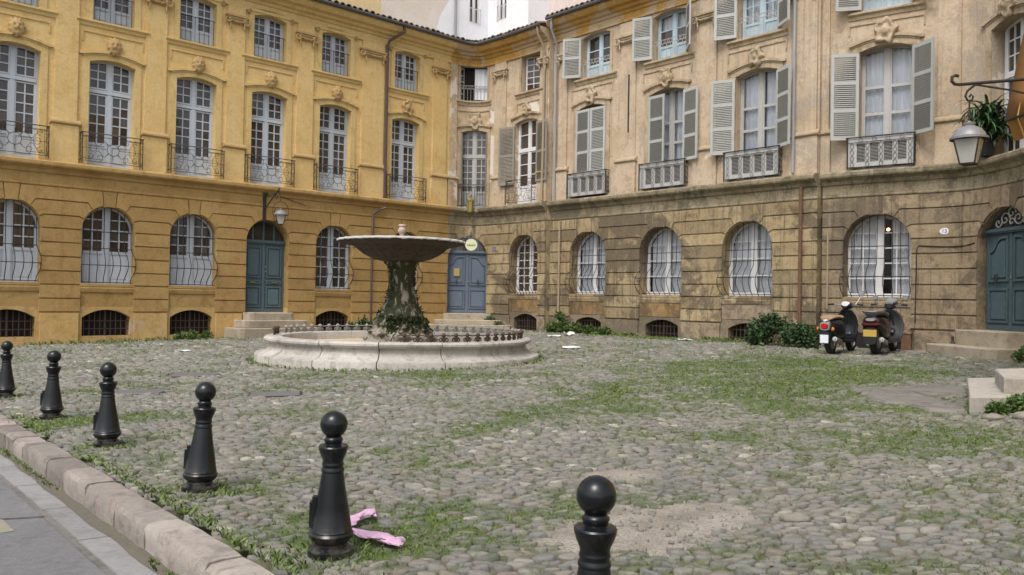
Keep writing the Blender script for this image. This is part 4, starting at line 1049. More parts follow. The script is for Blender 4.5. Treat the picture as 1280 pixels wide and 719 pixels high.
window(FQ, endh, qf[0], -.30, MT['frame_grey'], [(4.90, 6.35, 1, 'glass'), (6.35, 7.05, 1, 'glass'), (7.05, None, 1, 'glass')], cols=1, mull=.12, glassm=MT['glass_clear'], curtain=(MT['curtain_blue'], [(qf[0].sc - .6, qf[0].sc - .02), (qf[0].sc + .02, qf[0].sc + .6)]))
window(FQ, endh, qf[1], -.36, MT['frame_white'], [(4.90, 6.7, 4, 'glass'), (6.82, None, 3, 'glass')], cols=2, mull=.1, transoms=(6.76,))
window(FQ, endh, qs[0], -.28, MT['frame_sky'], [(9.04, 9.45, 1, 'panel'), (9.45, None, 2, 'glass')], cols=1, mull=.10, glassm=MT['glass_clear'], curtain=(MT['curtain'], [(qs[0].sc - .56, qs[0].sc - .02), (qs[0].sc + .02, qs[0].sc + .56)]))
for o in qf: arch_surround(FQ, endh, o, MT['trim_stone'], .2); backing(FQ, darkQ, o, -.62)
backing(FQ, darkQ, qs[0], -.5); sill(FQ, endh, qs[0].sc, .92, 9.0, MT['trim_stone'], h=.18, d=.11); rail_small(FQ, endh, qs[0].sc, .6, 9.04, 9.64, -.04, MT['iron_grey'], 9)
panel_above(FQ, endh, 1.55, .92, 8.42, 8.70, MT['trim_stone'])
balcony_panel(FQ, endh, 1.48, .80, 4.90, 5.68, .20, MT['iron'], MT['iron_grey'])
carve(FQ, endh, 1.55, 8.40, .30, ROCAILLE[0], MT['trim_stone'], .07, 'carved_cartouche'); carve(FQ, endh, 4.72, 8.34, .32, ROCAILLE[1], MT['trim_stone'], .07, 'carved_cartouche')
SQ = lambda s, zb, zt, w, a, side, n: shutter(FQ, endh, s, zb, zt, w, a, side, n, MT['shutter_frame'], MT['shutter'])
SQ(.91, 5.64, 7.92, .69, 156, -1, 3); SQ(2.19, 5.64, 7.92, .69, 140, 1, 3); SQ(.95, 9.06, 10.45, .64, 158, -1, 2); SQ(2.15, 9.06, 10.45, .64, 150, 1, 2)
pilaster(FQ, endh, .02, .12, MT['plaster'], MT['trim_stone'], top=10.5, capw=0); pilaster(FQ, endh, 3.04, .27, MT['plaster'], MT['trim_stone'], top=10.5); pilaster(FQ, endh, 6.3, .3, MT['plaster'], MT['trim_stone'], top=10.5)
door(FQ, endh, qd, -.24, MT['door_dark'], 'carved', 3.06)
fd = FQ.chord(qd.sc, qd.hw); m = MB()
m.tube([fd(qd.sc - .42 + .045 * math.cos(a), 1.98 + .09 * math.sin(a), -.14) for a in np.linspace(.4, 2 * PI + .1, 12)], .014, 5); m.tube([fd(qd.sc - .42, 2.08, -.18), fd(qd.sc - .42, 2.07, -.13)], .02, 6); m.build('door_knocker', MT['iron'], endh)
m = MB(fd); m.box(qd.sc + .0, qd.sc + .05, 1.98, 2.08, -.21, -.19); m.build('door_lock', MT['steel'], endh)
f_ = Line(FQ.P(qd.sc + .0), FQ.T(4.5)); 
steps(endh, FQ, qd.sc - .0, .86, [(.42, .775), (-.3, .42)], MT['step'], .36, .5)
pipe(endh, [fq(.18, 3.3, .10), fq(.18, 2.0, .10), fq(.18, 1.2, .10)], .026, MT['pipe_stone'])
m = MB(); m.tube([FQ(3.72, 2.86, .05), FQ(3.45, 2.80, .05), FQ(3.0, 2.79, .05), FQ(2.38, 2.83, .05), FQ(2.33, 2.75, .05), FQ(2.31, .9, .06)], .018, 5); m.build('wall_cable', MT['iron'], endh)
m = MB(); m.box(*(0, 1, 0, 1, 0, 1)) if False else None
bm_ = MB(); pts = [(FQ(q, 0, -.7)) for q in np.linspace(0, QL, 14)]
bm_.grid([[(p[0], p[1], -.6) for p in pts], [(p[0], p[1], 11.2) for p in pts]]); bm_.build('back_wall', MT['dark'], endh, fix=False)
# roof plane over the bays beyond the right wing
m = MB(); m.add([(8.2, 22.3, 11.36), (8.9, 22.9, 11.36), (12.5, 19.5, 11.36), (11.9, 15.5, 11.36), (11.25, 15.8, 11.36), (11.33, 18.5, 11.36), (10.9, 20.2, 11.36)], [(0, 1, 2, 3, 4, 5, 6)]); m.build('roof', MT['tile'], endh, fix=False)

# ================================================================== houses behind the roofs
def house_wall(name, label, o, e, s0, s1, z0, z1, mat, wins=(), depth=3.):
    f = Line(o, e); t = thing(name, label, 'building', (*f.P((s0 + s1) / 2), z0))
    ops = [Op(a, hw, zb, zt, zt) for (a, hw, zb, zt) in wins]
    band(f, s0, s1, z0, z1, ops, .28).build('wall', mat, t)
    m = MB(f); m.quad((s0, z0, 0), (s0, z1, 0), (s0, z1, -depth), (s0, z0, -depth)); m.quad((s1, z0, 0), (s1, z1, 0), (s1, z1, -depth), (s1, z0, -depth)); m.quad((s0, z1, 0), (s1, z1, 0), (s1, z1, -depth), (s0, z1, -depth)); m.build('side_wall', mat, t, fix=False)
    for o_ in ops:
        window(f, t, o_, -.14, MT['frame_white'], [(o_.zb + .06, o_.zt - .06, 3, 'glass')], cols=1, mull=.09, fw=.07)
        rail_small(f, t, o_.sc, o_.hw, o_.zb + .05, o_.zb + .75, .03, MT['iron_grey'], 7, orn=False)
    return t, f
CB = np.array((-1.45, 41.5))
wh, fwh = house_wall('white_house', 'whitewashed house with two small windows rising behind the tiled eaves', CB, eL, -1.9, 0, 8, 20, MT['white_wall'], [(-.86, .36, 15.0, 17.3)])
f2 = Line(CB, eR); ops = [Op(1.02, .34, 15.15, 17.4, 17.4)]
band(f2, 0, 2.95, 8, 20, ops, .28).build('wall', MT['white_wall'], wh)
for o_ in ops: window(f2, wh, o_, -.14, MT['frame_white'], [(o_.zb + .06, o_.zt - .06, 3, 'glass')], cols=1, mull=.09, fw=.07); rail_small(f2, wh, o_.sc, o_.hw, o_.zb + .05, o_.zb + .75, .03, MT['iron_grey'], 7, orn=False)
m = MB(f2); m.quad((2.95, 8, 0), (2.95, 20, 0), (2.95, 20, -4), (2.95, 8, -4)); m.build('side_wall', MT['white_wall'], wh, fix=False)
be, fbe = house_wall('beige_house', 'faded beige rendered house wall with a grey pipe above the left eaves', CB, eL, -6.4, -1.903, 8, 20, MT['beige_wall'], ())
pipe(be, [fbe(-2.15, 19, .08), fbe(-2.15, 9, .08)], .06, MT['pipe_grey'])
m = MB(fbe); m.add([(-3.6, 13.2, .012), (-1.91, 13.2, .012), (-1.91, 16.35, .012), (-2.4, 15.9, .012), (-3.0, 15.0, .012)], [(0, 1, 2, 3, 4)]); m.build('whitewash_patch', MT['white_wall'], be, fix=False)
ye, fye = house_wall('yellow_house', 'faded yellow house with a blue window peeping over the left roof edge', CB, eL, -12.5, -6.403, 8, 20, MT['yellow_wall'], [(-8.0, .4, 14.9, 16.6)])
pk, fpk = house_wall('pink_house', 'faded pink rendered house behind the right roof edge', np.array((.9, 41.0)), eR, -1.5, 9, 8, 22, MT['pink_wall'], ())

# near house at the right edge: carries the awning and the lamp bracket
near = thing('street_house', 'ochre street house just beyond the right edge, seen by its canvas awning', 'building', (7.76, 9.0, 0))
FN = Line((7.76, 12.2), (0, -1)); band(FN, 0, 8, -.4, 10.5, [], .3).build('wall', MT['ochre_up'], near)
m = MB(FN); m.quad((0, -.4, 0), (0, 10.5, 0), (0, 10.5, -5), (0, -.4, -5)); m.build('side_wall', MT['ochre_up'], near, fix=False)
m = MB(); m.add([(7.76, 12.2, 10.5), (7.76, 4.2, 10.5), (12.5, 4.2, 10.5), (12.5, 12.2, 10.5)], [(0, 1, 2, 3)]); m.build('roof', MT['tile'], near, fix=False)
MT['canvas'] = simple('ochre canvas', (.27, .12, .024), .85, 0, .2, 3, .2); MT['canvas_hem'] = simple('pale canvas hem', (.52, .33, .12), .85, 0, .1, 3, .1)
m = MB(); A0, A1 = Vector((7.70, 11.9, 6.5)), Vector((7.13, 11.9, 4.02)); dy = Vector((0, -1.6, 0)); rows = []
for k in range(9):
    q = k / 8; p = A0.lerp(A1, q); p.x -= .05 * math.sin(q * PI); rows.append([tuple(p + dy * (j / 6) + Vector((.02 * math.sin(j * PI / 1.5), 0, 0))) for j in range(7)])
m.grid(rows); AW = m.build('awning', MT['canvas'], near, smooth=True, fix=False)
so = AW.modifiers.new('thick', 'SOLIDIFY'); so.thickness = .02
m = MB(); n = 10; rows = [[(A1.x + .01 * (i % 2), A1.y - 1.6 * i / n, A1.z) for i in range(n + 1)], [(A1.x + .10 + .02 * (i % 2), A1.y - 1.6 * i / n, A1.z - .30) for i in range(n + 1)]]; m.grid(rows); m.build('valance', MT['canvas'], AW, fix=False)
m = MB(); m.tube([(A0.x - .03, A0.y + .02, A0.z), (A1.x - .02, A1.y + .02, A1.z)], .018, 6); m.tube([tuple(A1 + Vector((-.01, .02, 0))), tuple(A1 + dy)], .018, 6); m.build('awning_frame', MT['iron'], AW, fix=False)
m = MB(); m.tube([(A0.x - .0, A0.y - .25, A0.z), (7.39, A0.y - .25, 5.2), (A1.x - .005, A1.y - .25, A1.z), (A1.x + .1, A1.y - .25, A1.z - .3)], .012, 5); m.build('seam', MT['canvas_hem'], AW, fix=False)

# ================================================================== ground, cobbles, kerb, road
def gauss(x, y, cx, cy, sx, sy, rot=0.):
    c, s = math.cos(rot), math.sin(rot); dx, dy = x - cx, y - cy; u = (dx * c + dy * s) / sx; v = (-dx * s + dy * c) / sy; return np.exp(-u * u - v * v)
def vnoise(x, y, sc, seed=0):
    """smooth value noise in numpy"""
    x = np.asarray(x) * sc; y = np.asarray(y) * sc; xi, yi = np.floor(x).astype(int), np.floor(y).astype(int); fx, fy = x - xi, y - yi
    h = lambda a, b: ((np.sin(a * 127.1 + b * 311.7 + seed * 74.7) * 43758.5453) % 1.0)
    fx = fx * fx * (3 - 2 * fx); fy = fy * fy * (3 - 2 * fy)
    return (h(xi, yi) * (1 - fx) + h(xi + 1, yi) * fx) * (1 - fy) + (h(xi, yi + 1) * (1 - fx) + h(xi + 1, yi + 1) * fx) * fy
def fbm(x, y, sc, seed=0): return .5 * vnoise(x, y, sc, seed) + .3 * vnoise(x, y, sc * 2.1, seed + 1) + .2 * vnoise(x, y, sc * 4.3, seed + 2)
FCX, FCY = -2.373, 17.64
def dirt(x, y):
    """bare earth patches, 0..1"""
    d = gauss(x, y, .98, 4.95, .72, .50, .55) * 1.35 + gauss(x, y, .95, 6.3, .55, .30, .2) * .95 + gauss(x, y, .2, 4.5, .3, .25) * .4 + gauss(x, y, 4.7, 9.3, .5, .3, .5) * .7
    d = d + gauss(x, y, -4.8, 15.5, 1.9, 2.2) * .45 + gauss(x, y, 10.2, 20.3, 1.2, .7, -.6) * .9
    return d + .75 * (fbm(x, y, 2.4, 5) - .5) + .3 * (fbm(x, y, 7., 15) - .5)
def green(x, y):
    return np.maximum(_green(x, y) * (.22 + .95 * fbm(x, y, 2.3, 31)) + .90 * (fbm(x, y, 1.5, 41) - .405) + .5 * (fbm(x, y, 5.5, 43) - .5), .0)
def _green(x, y):
    g_ = .80 * gauss(x, y, 4.0, 13.2, 2.4, 2.9, -.5) + .75 * gauss(x, y, 5.6, 16.5, 3.2, 2.0, -.5) + .55 * gauss(x, y, .35, 9.6, .36, 3.6, -.52) + .75 * gauss(x, y, 4.3, 7.3, 1.3, 1.3) + .6 * gauss(x, y, 2.2, 10.2, 1.6, 1.2)
    g_ = g_ + .55 * gauss(x, y, -1.2, 14.0, 2.2, .55) + .65 * gauss(x, y, .2, 5.0, .9, .8) + .5 * gauss(x, y, 2.1, 3.7, .7, .5) + .6 * gauss(x, y, -.6, 4.3, .45, .35)
    g_ = g_ + .9 * gauss(x, y, -4.5, 8.9, .6, .6) + .7 * gauss(x, y, -3.4, 7.3, .6, .45) + .7 * gauss(x, y, -2.0, 5.6, .5, .4) + .5 * gauss(x, y, -3.2, 12.0, 2.6, .5, .2) + .5 * gauss(x, y, 4.5, 25.5, 4.5, .8, -.83) + .8 * gauss(x, y, 3.9, 26.0, 3.5, .45, -.83)
    g_ = g_ + .6 * gauss(x, y, 7.0, 14.6, .8, .4) + .45 * gauss(x, y, -9.5, 24.3, 3.5, .5, .74)
    return g_ + .75 * (fbm(x, y, .9, 11) - .56) + .35 * (fbm(x, y, 3.0, 3) - .5)
def in_square(x, y):
    o = x * KN[0] + y * KN[1]; L = (x - C0[0]) * FL.n[0] + (y - C0[1]) * FL.n[1]; R = (x - C0[0]) * FR.n[0] + (y - C0[1]) * FR.n[1]
    return (o > 1.80) & (L > .0) & (R > .0)
# sheet
xs = np.unique(np.concatenate([np.linspace(-200, -22, 8), np.arange(-22, 15, .3), np.linspace(15, 200, 8)])); ys = np.unique(np.concatenate([np.linspace(-160, 0, 8), np.arange(0, 36, .3), np.linspace(36, 220, 8)]))
X, Y = np.meshgrid(xs, ys); O = X * KN[0] + Y * KN[1]; T_ = X * KE[0] + Y * KE[1]
kz = G(KE[0] * T_ + KN[0] * 1.7, KE[1] * T_ + KN[1] * 1.7)
Z = np.where(O > 1.72, G(X, Y) - .010 + .012 * (fbm(X, Y, .8, 8) - .5), kz - .40)
me = bpy.data.meshes.new('ground'); V = np.stack([X, Y, Z], -1).reshape(-1, 3); nx, ny = len(xs), len(ys)
idx = np.arange(nx * ny).reshape(ny, nx); F_ = np.stack([idx[:-1, :-1], idx[:-1, 1:], idx[1:, 1:], idx[1:, :-1]], -1).reshape(-1, 4)
me.from_pydata(V.tolist(), [], F_.tolist()); me.polygons.foreach_set('use_smooth', [True] * len(me.polygons))
def attr(me, name, val):
    a = me.attributes.new(name, 'FLOAT', 'POINT'); a.data.foreach_set('value', np.asarray(val, dtype=np.float32))
attr(me, 'green', np.clip(green(V[:, 0], V[:, 1]), 0, 1)); attr(me, 'dirt', np.clip(dirt(V[:, 0], V[:, 1]), 0, 1))
def mat_soil():
    m, t, b = newmat('soil with moss'); v = pos_vec(t)
    ag = N(t, 'ShaderNodeAttribute'); ag.attribute_name = 'green'; ad = N(t, 'ShaderNodeAttribute'); ad.attribute_name = 'dirt'
    soil = mix(t, noise(t, v, 7, 6, .7), (.085, .078, .055), (.165, .145, .108)); soil = mix(t, ramp(t, noise(t, v, 60, 3), .57, .7), soil, (.24, .21, .17))
    moss = mix(t, noise(t, v, 14, 5), (.055, .085, .022), (.13, .17, .055))
    s1 = N(t, 'ShaderNodeMath'); s1.operation = 'ADD'; t.links.new(ag.outputs['Fac'], s1.inputs[0]); nn = noise(t, v, 5, 6, .7); s2 = mul(t, nn, .9); t.links.new(s2, s1.inputs[1])
    c = mix(t, ramp(t, s1.outputs[0], .52, .85), soil, moss)
    dust = mix(t, ramp(t, noise(t, v, 2.6, 7, .75), .35, .65), (.205, .18, .148), (.335, .30, .255)); dust = mix(t, ramp(t, noise(t, v, 45, 4, .8), .5, .62), dust, (.17, .145, .118)); dust = mix(t, ramp(t, noise(t, v, 120, 3, .8), .58, .66), dust, (.42, .39, .35)); c = mix(t, ramp(t, ad.outputs['Fac'], .30, .6), c, dust)
    t.links.new(c, b.inputs['Base Color']); b.inputs['Roughness'].default_value = .95; b.inputs['Specular IOR Level'].default_value = .1; bump(t, b, noise(t, v, 55, 4, .7), .5, .02); return m
ground = link('ground', me, mat_soil(), kind='structure')
# cobbles: a jittered field; every outline is the cell between a stone and its neighbours
def mat_cobble():
    m, t, b = newmat('river cobble'); v = pos_vec(t); a = N(t, 'ShaderNodeAttribute'); a.attribute_name = 'tone'
    cr = N(t, 'ShaderNodeValToRGB'); e = cr.color_ramp.elements
    cols = [(0, (.065, .065, .064)), (.16, (.125, .122, .112)), (.32, (.225, .20, .168)), (.46, (.125, .132, .14)), (.6, (.27, .24, .192)), (.72, (.19, .142, .115)), (.84, (.19, .19, .18)), (.93, (.32, .29, .245)), (1, (.50, .46, .39))]
    e[0].position, e[0].color = 0, (*cols[0][1], 1); e[1].position, e[1].color = 1, (*cols[-1][1], 1)
    for p, c in cols[1:-1]: q = e.new(p); q.color = (*c, 1)
    t.links.new(a.outputs['Fac'], cr.inputs['Fac'])
    c = mix(t, .45, cr.outputs['Color'], mix(t, noise(t, v, 22, 5, .7), (.09, .088, .078), (.36, .34, .295)))
    c = mix(t, mul(t, ramp(t, noise(t, v, 90, 3, .8), .52, .7), .4), c, (.30, .28, .25))
    ag = N(t, 'ShaderNodeAttribute'); ag.attribute_name = 'mossy'; sm = N(t, 'ShaderNodeMath'); sm.operation = 'ADD'; t.links.new(mul(t, ag.outputs['Fac'], .30), sm.inputs[0]); t.links.new(noise(t, v, 5, 6, .75), sm.inputs[1])
    c = mix(t, mul(t, ramp(t, sm.outputs[0], .54, .74), .75), c, (.075, .10, .035)); c = mix(t, mul(t, ramp(t, noise(t, v, 9, 7, .8), .54, .66), .45), c, (.155, .135, .10))
    t.links.new(c, b.inputs['Base Color']); b.inputs['Roughness'].default_value = .8; b.inputs['Specular IOR Level'].default_value = .3
    c = None; bump(t, b, mix(t, .5, noise(t, v, 38, 6, .8), noise(t, v, 12, 4, .7)), .95, .022); return m
MT['cobble'] = mat_cobble()
def cobble_field(y0, y1, sp, aniso, seed, nang, size_keep=1.):
    R = np.random.default_rng(seed)
    # stretch: work in (u, v) with u along a slowly turning course direction
    xr = .80 * y1 + 1.2; nu = int(2 * xr / (sp * aniso)); nv = int((y1 - y0 + 2) / (sp * .866))
    I, J = np.meshgrid(np.arange(nu), np.arange(nv)); U = (I + .5 * (J % 2)) * sp; Vv = J * sp * .866
    jit = .36; U = U + R.uniform(-jit, jit, U.shape) * sp; Vv = Vv + R.uniform(-jit, jit, U.shape) * sp
    x = U * aniso - xr; y = Vv + y0 - 1
    gone = R.random(U.shape) < .17; U = np.where(gone, U + 500 + 9 * I, U)
    # neighbours from the grid
    out = []; th = np.linspace(0, 2 * PI, nang, endpoint=False) + .1
    rad = np.full(U.shape + (nang,), sp * .95)
    for dj in (-2, -1, 0, 1, 2):
        for di in (-2, -1, 0, 1, 2):
            if di == 0 and dj == 0: continue
            dU = np.roll(np.roll(U, -dj, 0), -di, 1) - U; dV = np.roll(np.roll(Vv, -dj, 0), -di, 1) - Vv
            dist = np.hypot(dU, dV); ph = np.arctan2(dV, dU); co = np.cos(th[None, None, :] - ph[..., None])
            r = np.where(co > .08, (dist[..., None] / 2) / np.maximum(co, .08), 9.); r = np.where((dist < sp * 4)[..., None], r, 9.); rad = np.minimum(rad, r)
    # soften the corners
    for _ in range(2): rad = .5 * rad + .25 * np.roll(rad, 1, -1) + .25 * np.roll(rad, -1, -1)
    g_ = green(x, y); d_ = dirt(x, y); o_ = x * KN[0] + y * KN[1]
    rF = np.hypot(x - FCX, y - FCY)
    keep = ~gone & in_square(x, y) & (y > y0) & (y <= y1) & (np.abs(x) < .74 * y + .9) & (rF > 3.02) & (d_ < .50 + .25 * R.random(x.shape)) & (R.random(x.shape) > np.clip((g_ - .34) * .9, 0, .55))
    L = (x - C0[0]) * FL.n[0] + (y - C0[1]) * FL.n[1]; Rr = (x - C0[0]) * FR.n[0] + (y - C0[1]) * FR.n[1]
    keep &= (L > .15) & (Rr > .15)
    for poly in SLABS + PLATES + BLOCKS:
        keep &= ~inpoly(x, y, poly)
    k = keep
    return x[k], y[k], rad[k], th, R
def inpoly(x, y, poly):
    r = np.zeros(x.shape, bool); n = len(poly)
    for i in range(n):
        (x0, y0), (x1, y1) = poly[i], poly[(i + 1) % n]; c = ((y0 > y) != (y1 > y)) & (x < (x1 - x0) * (y - y0) / (y1 - y0 + 1e-12) + x0); r ^= c
    return r
def grow(poly, k=1.06):
    c = np.mean(poly, axis=0); return [tuple(c + (np.array(p) - c) * k) for p in poly]
SLABS = [[(4.75, 10.45), (5.55, 10.1), (5.62, 11.0), (4.9, 11.3)], [(5.58, 11.02), (6.5, 11.6), (6.55, 12.6), (5.7, 12.2)], [(4.86, 11.36), (5.6, 11.1), (5.68, 12.1), (5.0, 12.2)], [(4.95, 9.75), (5.32, 9.55), (5.5, 10.0), (5.0, 10.3)]]
BLOCKS = [[(5.37, 9.65), (7.7, 10.1), (8.0, 12.6), (6.75, 12.2)]]
def plate_poly(cx, cy, w, h, a):
    c, s = math.cos(a), math.sin(a); return [(cx + u * c - v * s, cy + u * s + v * c) for u, v in ((-w, -h), (w, -h), (w, h), (-w, h))]
PLATES = [plate_poly(-5.15, 11.45, .36, .27, .15), plate_poly(-5.35, 14.0, .42, .34, .2), plate_poly(-3.2, 11.25, .36, .25, .25)]
def stone_mesh(x, y, rad, th, R, aniso, h0, rings, fill):
    n, a = rad.shape; ct, stn = np.cos(th), np.sin(th); gg = np.clip(green(x, y), 0, 1); z0 = G(x, y) - .006 * gg
    hh = h0 * R.uniform(.45, 1.6, n) * (1 - .35 * gg); tilt = R.normal(0, .13, (n, 2)); sc = fill * R.uniform(.72, .98, n) * (1 - .20 * gg)
    prof = {3: [(1.0, -1.2), (.96, .30), (.82, .84), (.45, 1.0)], 2: [(1.0, -.6), (.90, .62), (.5, 1.0)], 1: [(1.0, -.5), (.72, .95)]}[rings]
    rr = rad * R.uniform(.90, 1.05, rad.shape) * sc[:, None]; P = []
    for (q, zz) in prof:
        px = rr * ct * q * aniso; py = rr * stn * q; P.append(np.stack([x[:, None] + px, y[:, None] + py, z0[:, None] + hh[:, None] * zz + (px * tilt[:, :1] + py * tilt[:, 1:]) * (zz > 0)], -1))
    top = np.stack([x, y, z0 + hh * 1.02], -1)[:, None]
    V = np.concatenate(P + [top], 1); m = V.shape[1]; F = []
    k = len(prof)
    base = np.arange(a); nxt = (base + 1) % a
    quads = np.concatenate([np.stack([i * a + base, i * a + nxt, (i + 1) * a + nxt, (i + 1) * a + base], -1) for i in range(k - 1)]); tris = np.stack([(k - 1) * a + base, (k - 1) * a + nxt, np.full(a, k * a)], -1)
    return V, quads, tris
def to_mesh(name, V, quads, tris, tone, mossy=None):
    n, m, _ = V.shape; off = (np.arange(n) * m)[:, None, None]; Q = (quads[None] + off).reshape(-1, 4); T = (tris[None] + off).reshape(-1, 3)
    me = bpy.data.meshes.new(name); me.vertices.add(n * m); me.vertices.foreach_set('co', V.reshape(-1).astype(np.float32))
    loops = np.concatenate([Q.reshape(-1), T.reshape(-1)]); me.loops.add(len(loops)); me.loops.foreach_set('vertex_index', loops.astype(np.int32))
    ls = np.concatenate([np.arange(len(Q)) * 4, len(Q) * 4 + np.arange(len(T)) * 3]); me.polygons.add(len(ls)); me.polygons.foreach_set('loop_start', ls.astype(np.int32))
    try: me.polygons.foreach_set('loop_total', np.concatenate([np.full(len(Q), 4), np.full(len(T), 3)]).astype(np.int32))
    except Exception: pass
    me.update(calc_edges=True); me.polygons.foreach_set('use_smooth', [True] * len(ls)); attr(me, 'tone', np.repeat(tone, m))
    if mossy is not None: attr(me, 'mossy', np.repeat(mossy, m))
    me.validate(); return me
for (y0, y1, sp, an, nang, rings, h0, near_) in ((2.2, 6.5, .060, 1.85, 12, 3, .0125, True), (6.5, 11.0, .067, 1.9, 9, 2, .0135, False), (11.0, 18.0, .088, 1.9, 7, 2, .016, False), (18.0, 33.0, .135, 1.8, 6, 1, .020, False)):
    x, y, rad, th, R = cobble_field(y0, y1, sp, an, int(y0 * 10), nang)
    # let some stones swallow the room of a missing neighbour, vary sizes
    tone = np.clip(R.beta(1.15, 1.25, len(x)) + .2 * (fbm(x, y, .7, 2) - .5), 0, 1); mossy = np.clip(green(x, y) + .14, 0, 1)
    V, Q, T = stone_mesh(x, y, rad, th, R, an, h0, rings, 1.0)
    if near_:
        size = rad.mean(1) / np.hypot(x, y); proj = np.where(np.abs(x) < .60 * y - .1, size, 0); pick = np.argsort(-proj)[:300]
        for i in pick:
            me = to_mesh('cobblestone', V[i:i + 1], Q, T, tone[i:i + 1], mossy[i:i + 1]); link('cobblestone', me, MT['cobble'], ground)
        rest = np.setdiff1d(np.arange(len(x)), pick); V, tone, mossy = V[rest], tone[rest], mossy[rest]
        allm = []
    me = to_mesh('cobblestones', V, Q, T, tone, mossy); allm.append(me)
bm = bmesh.new()
for q in allm: bm.from_mesh(q)
me = bpy.data.meshes.new('cobblestones'); bm.to_mesh(me); bm.free(); link('cobblestones', me, MT['cobble'], ground, kind='stuff')
R_ = np.random.default_rng(77); px_ = np.concatenate([R_.normal(.98, .6, 260), R_.normal(.95, .5, 80), R_.normal(-4.8, 1.6, 300)]); py_ = np.concatenate([R_.normal(4.95, .42, 260), R_.normal(6.3, .28, 80), R_.normal(15.5, 1.6, 300)])
k_ = (dirt(px_, py_) > .42) & in_square(px_, py_) & (np.hypot(px_ - FCX, py_ - FCY) > 3.05); px_, py_ = px_[k_], py_[k_]; th_ = np.linspace(0, 2 * PI, 6, endpoint=False); rad_ = np.clip(R_.exponential(.008, len(px_)) + .004, .004, .035)[:, None] * R_.uniform(.75, 1.2, (len(px_), 6)) * np.where(py_ > 10, 1.8, 1.)[:, None]
V_, Q_, T__ = stone_mesh(px_, py_, rad_, th_, R_, 1.2, .010, 1, 1.); link('pebbles', to_mesh('pebbles', V_, Q_, T__, R_.uniform(.1, 1, len(px_)), np.zeros(len(px_))), MT['cobble'], ground, kind='stuff')
# flat slabs in the cobbles
MT['slab'] = plaster('worn paving slab', (.15, .14, .125), (.21, .195, .175), (.08, .075, .062), .8, None, streak=0, blockvar=.1, bumps=.35, seed=71)
def poly_prism(poly, z0, z1, mb=None, e=.02):
    m = mb or MB(); n = len(poly); c = np.mean(poly, axis=0); ins = [tuple(c + (np.array(p) - c) * (1 - e / max(.05, np.hypot(*(np.array(p) - c))))) for p in poly]
    zf = (lambda p: z1) if not callable(z1) else z1; zb = (lambda p: z0) if not callable(z0) else z0
    m.add([(p[0], p[1], zb(p)) for p in poly] + [(p[0], p[1], zf(p) - e) for p in poly] + [(p[0], p[1], zf(p)) for p in ins], [tuple(range(2 * n, 3 * n))] + [(j, (j + 1) % n, n + (j + 1) % n, n + j) for j in range(n)] + [(n + j, n + (j + 1) % n, 2 * n + (j + 1) % n, 2 * n + j) for j in range(n)]); return m
for P in SLABS:
    P2 = []
    for i in range(len(P)):
        a, b = np.array(P[i]), np.array(P[(i + 1) % len(P)])
        for q in (0, .33, .66): P2.append(tuple(a + (b - a) * q + rng.normal(0, .025, 2)))
    poly_prism(P2, lambda p: G(*p) - .1, lambda p: float(G(*p)) + .035, e=.03).build('paving_slab', MT['slab'], ground)
# road
MT['asphalt'] = plaster('bleached asphalt', (.155, .151, .153), (.195, .19, .192), (.11, .108, .108), .5, None, streak=0, bumps=.5, seed=80)
xs2 = np.linspace(-40, 60, 60); os2 = [-40, -8, -3, 0, .6, 1.0, 1.30, 1.62]
m = MB(); rows = []
for o in os2: rows.append([(*kp(t, o), Gk(t) - .185 + (.0 if o > 1.2 else min(.05, (1.3 - o) * .012))) for t in xs2])
m.grid(rows); road = m.build('road', MT['asphalt'], None, smooth=True, fix=False, kind='structure'); WM[road.name] = Matrix.Identity(4)
# gutter slabs
MT['gutterslab'] = plaster('grey gutter slab', (.225, .216, .21), (.28, .27, .262), (.14, .133, .122), .5, None, streak=0, blockvar=.08, bumps=.3, seed=83)
gut = bpy.data.objects.new('gutter', bpy.data.meshes.new('gutter')); 
m = MB(); m.grid([[(*kp(t, o), Gk(t) - .181 + dz) for t in np.linspace(-2, 26, 40)] for o, dz in ((1.30, 0), (1.60, -.012))]); gut = m.build('gutter', MT['slab'], None, kind='structure', fix=False)
t = -1.0
while t < 15:
    L = random.uniform(.85, 1.0); m = MB(); a, b = t + .008, t + L - .008; w0 = 1.335 + random.uniform(-.01, .01)
    m.add([(*kp(a, w0), Gk(a) - .172), (*kp(b, w0), Gk(b) - .172), (*kp(b, 1.545), Gk(b) - .178), (*kp(a, 1.545), Gk(a) - .178), (*kp(a, w0), Gk(a) - .2), (*kp(b, w0), Gk(b) - .2), (*kp(b, 1.545), Gk(b) - .2), (*kp(a, 1.545), Gk(a) - .2)], [(0, 1, 2, 3), (0, 1, 5, 4), (1, 2, 6, 5), (2, 3, 7, 6), (3, 0, 4, 7)]); m.build('gutter_slab', MT['gutterslab'], gut); t += L
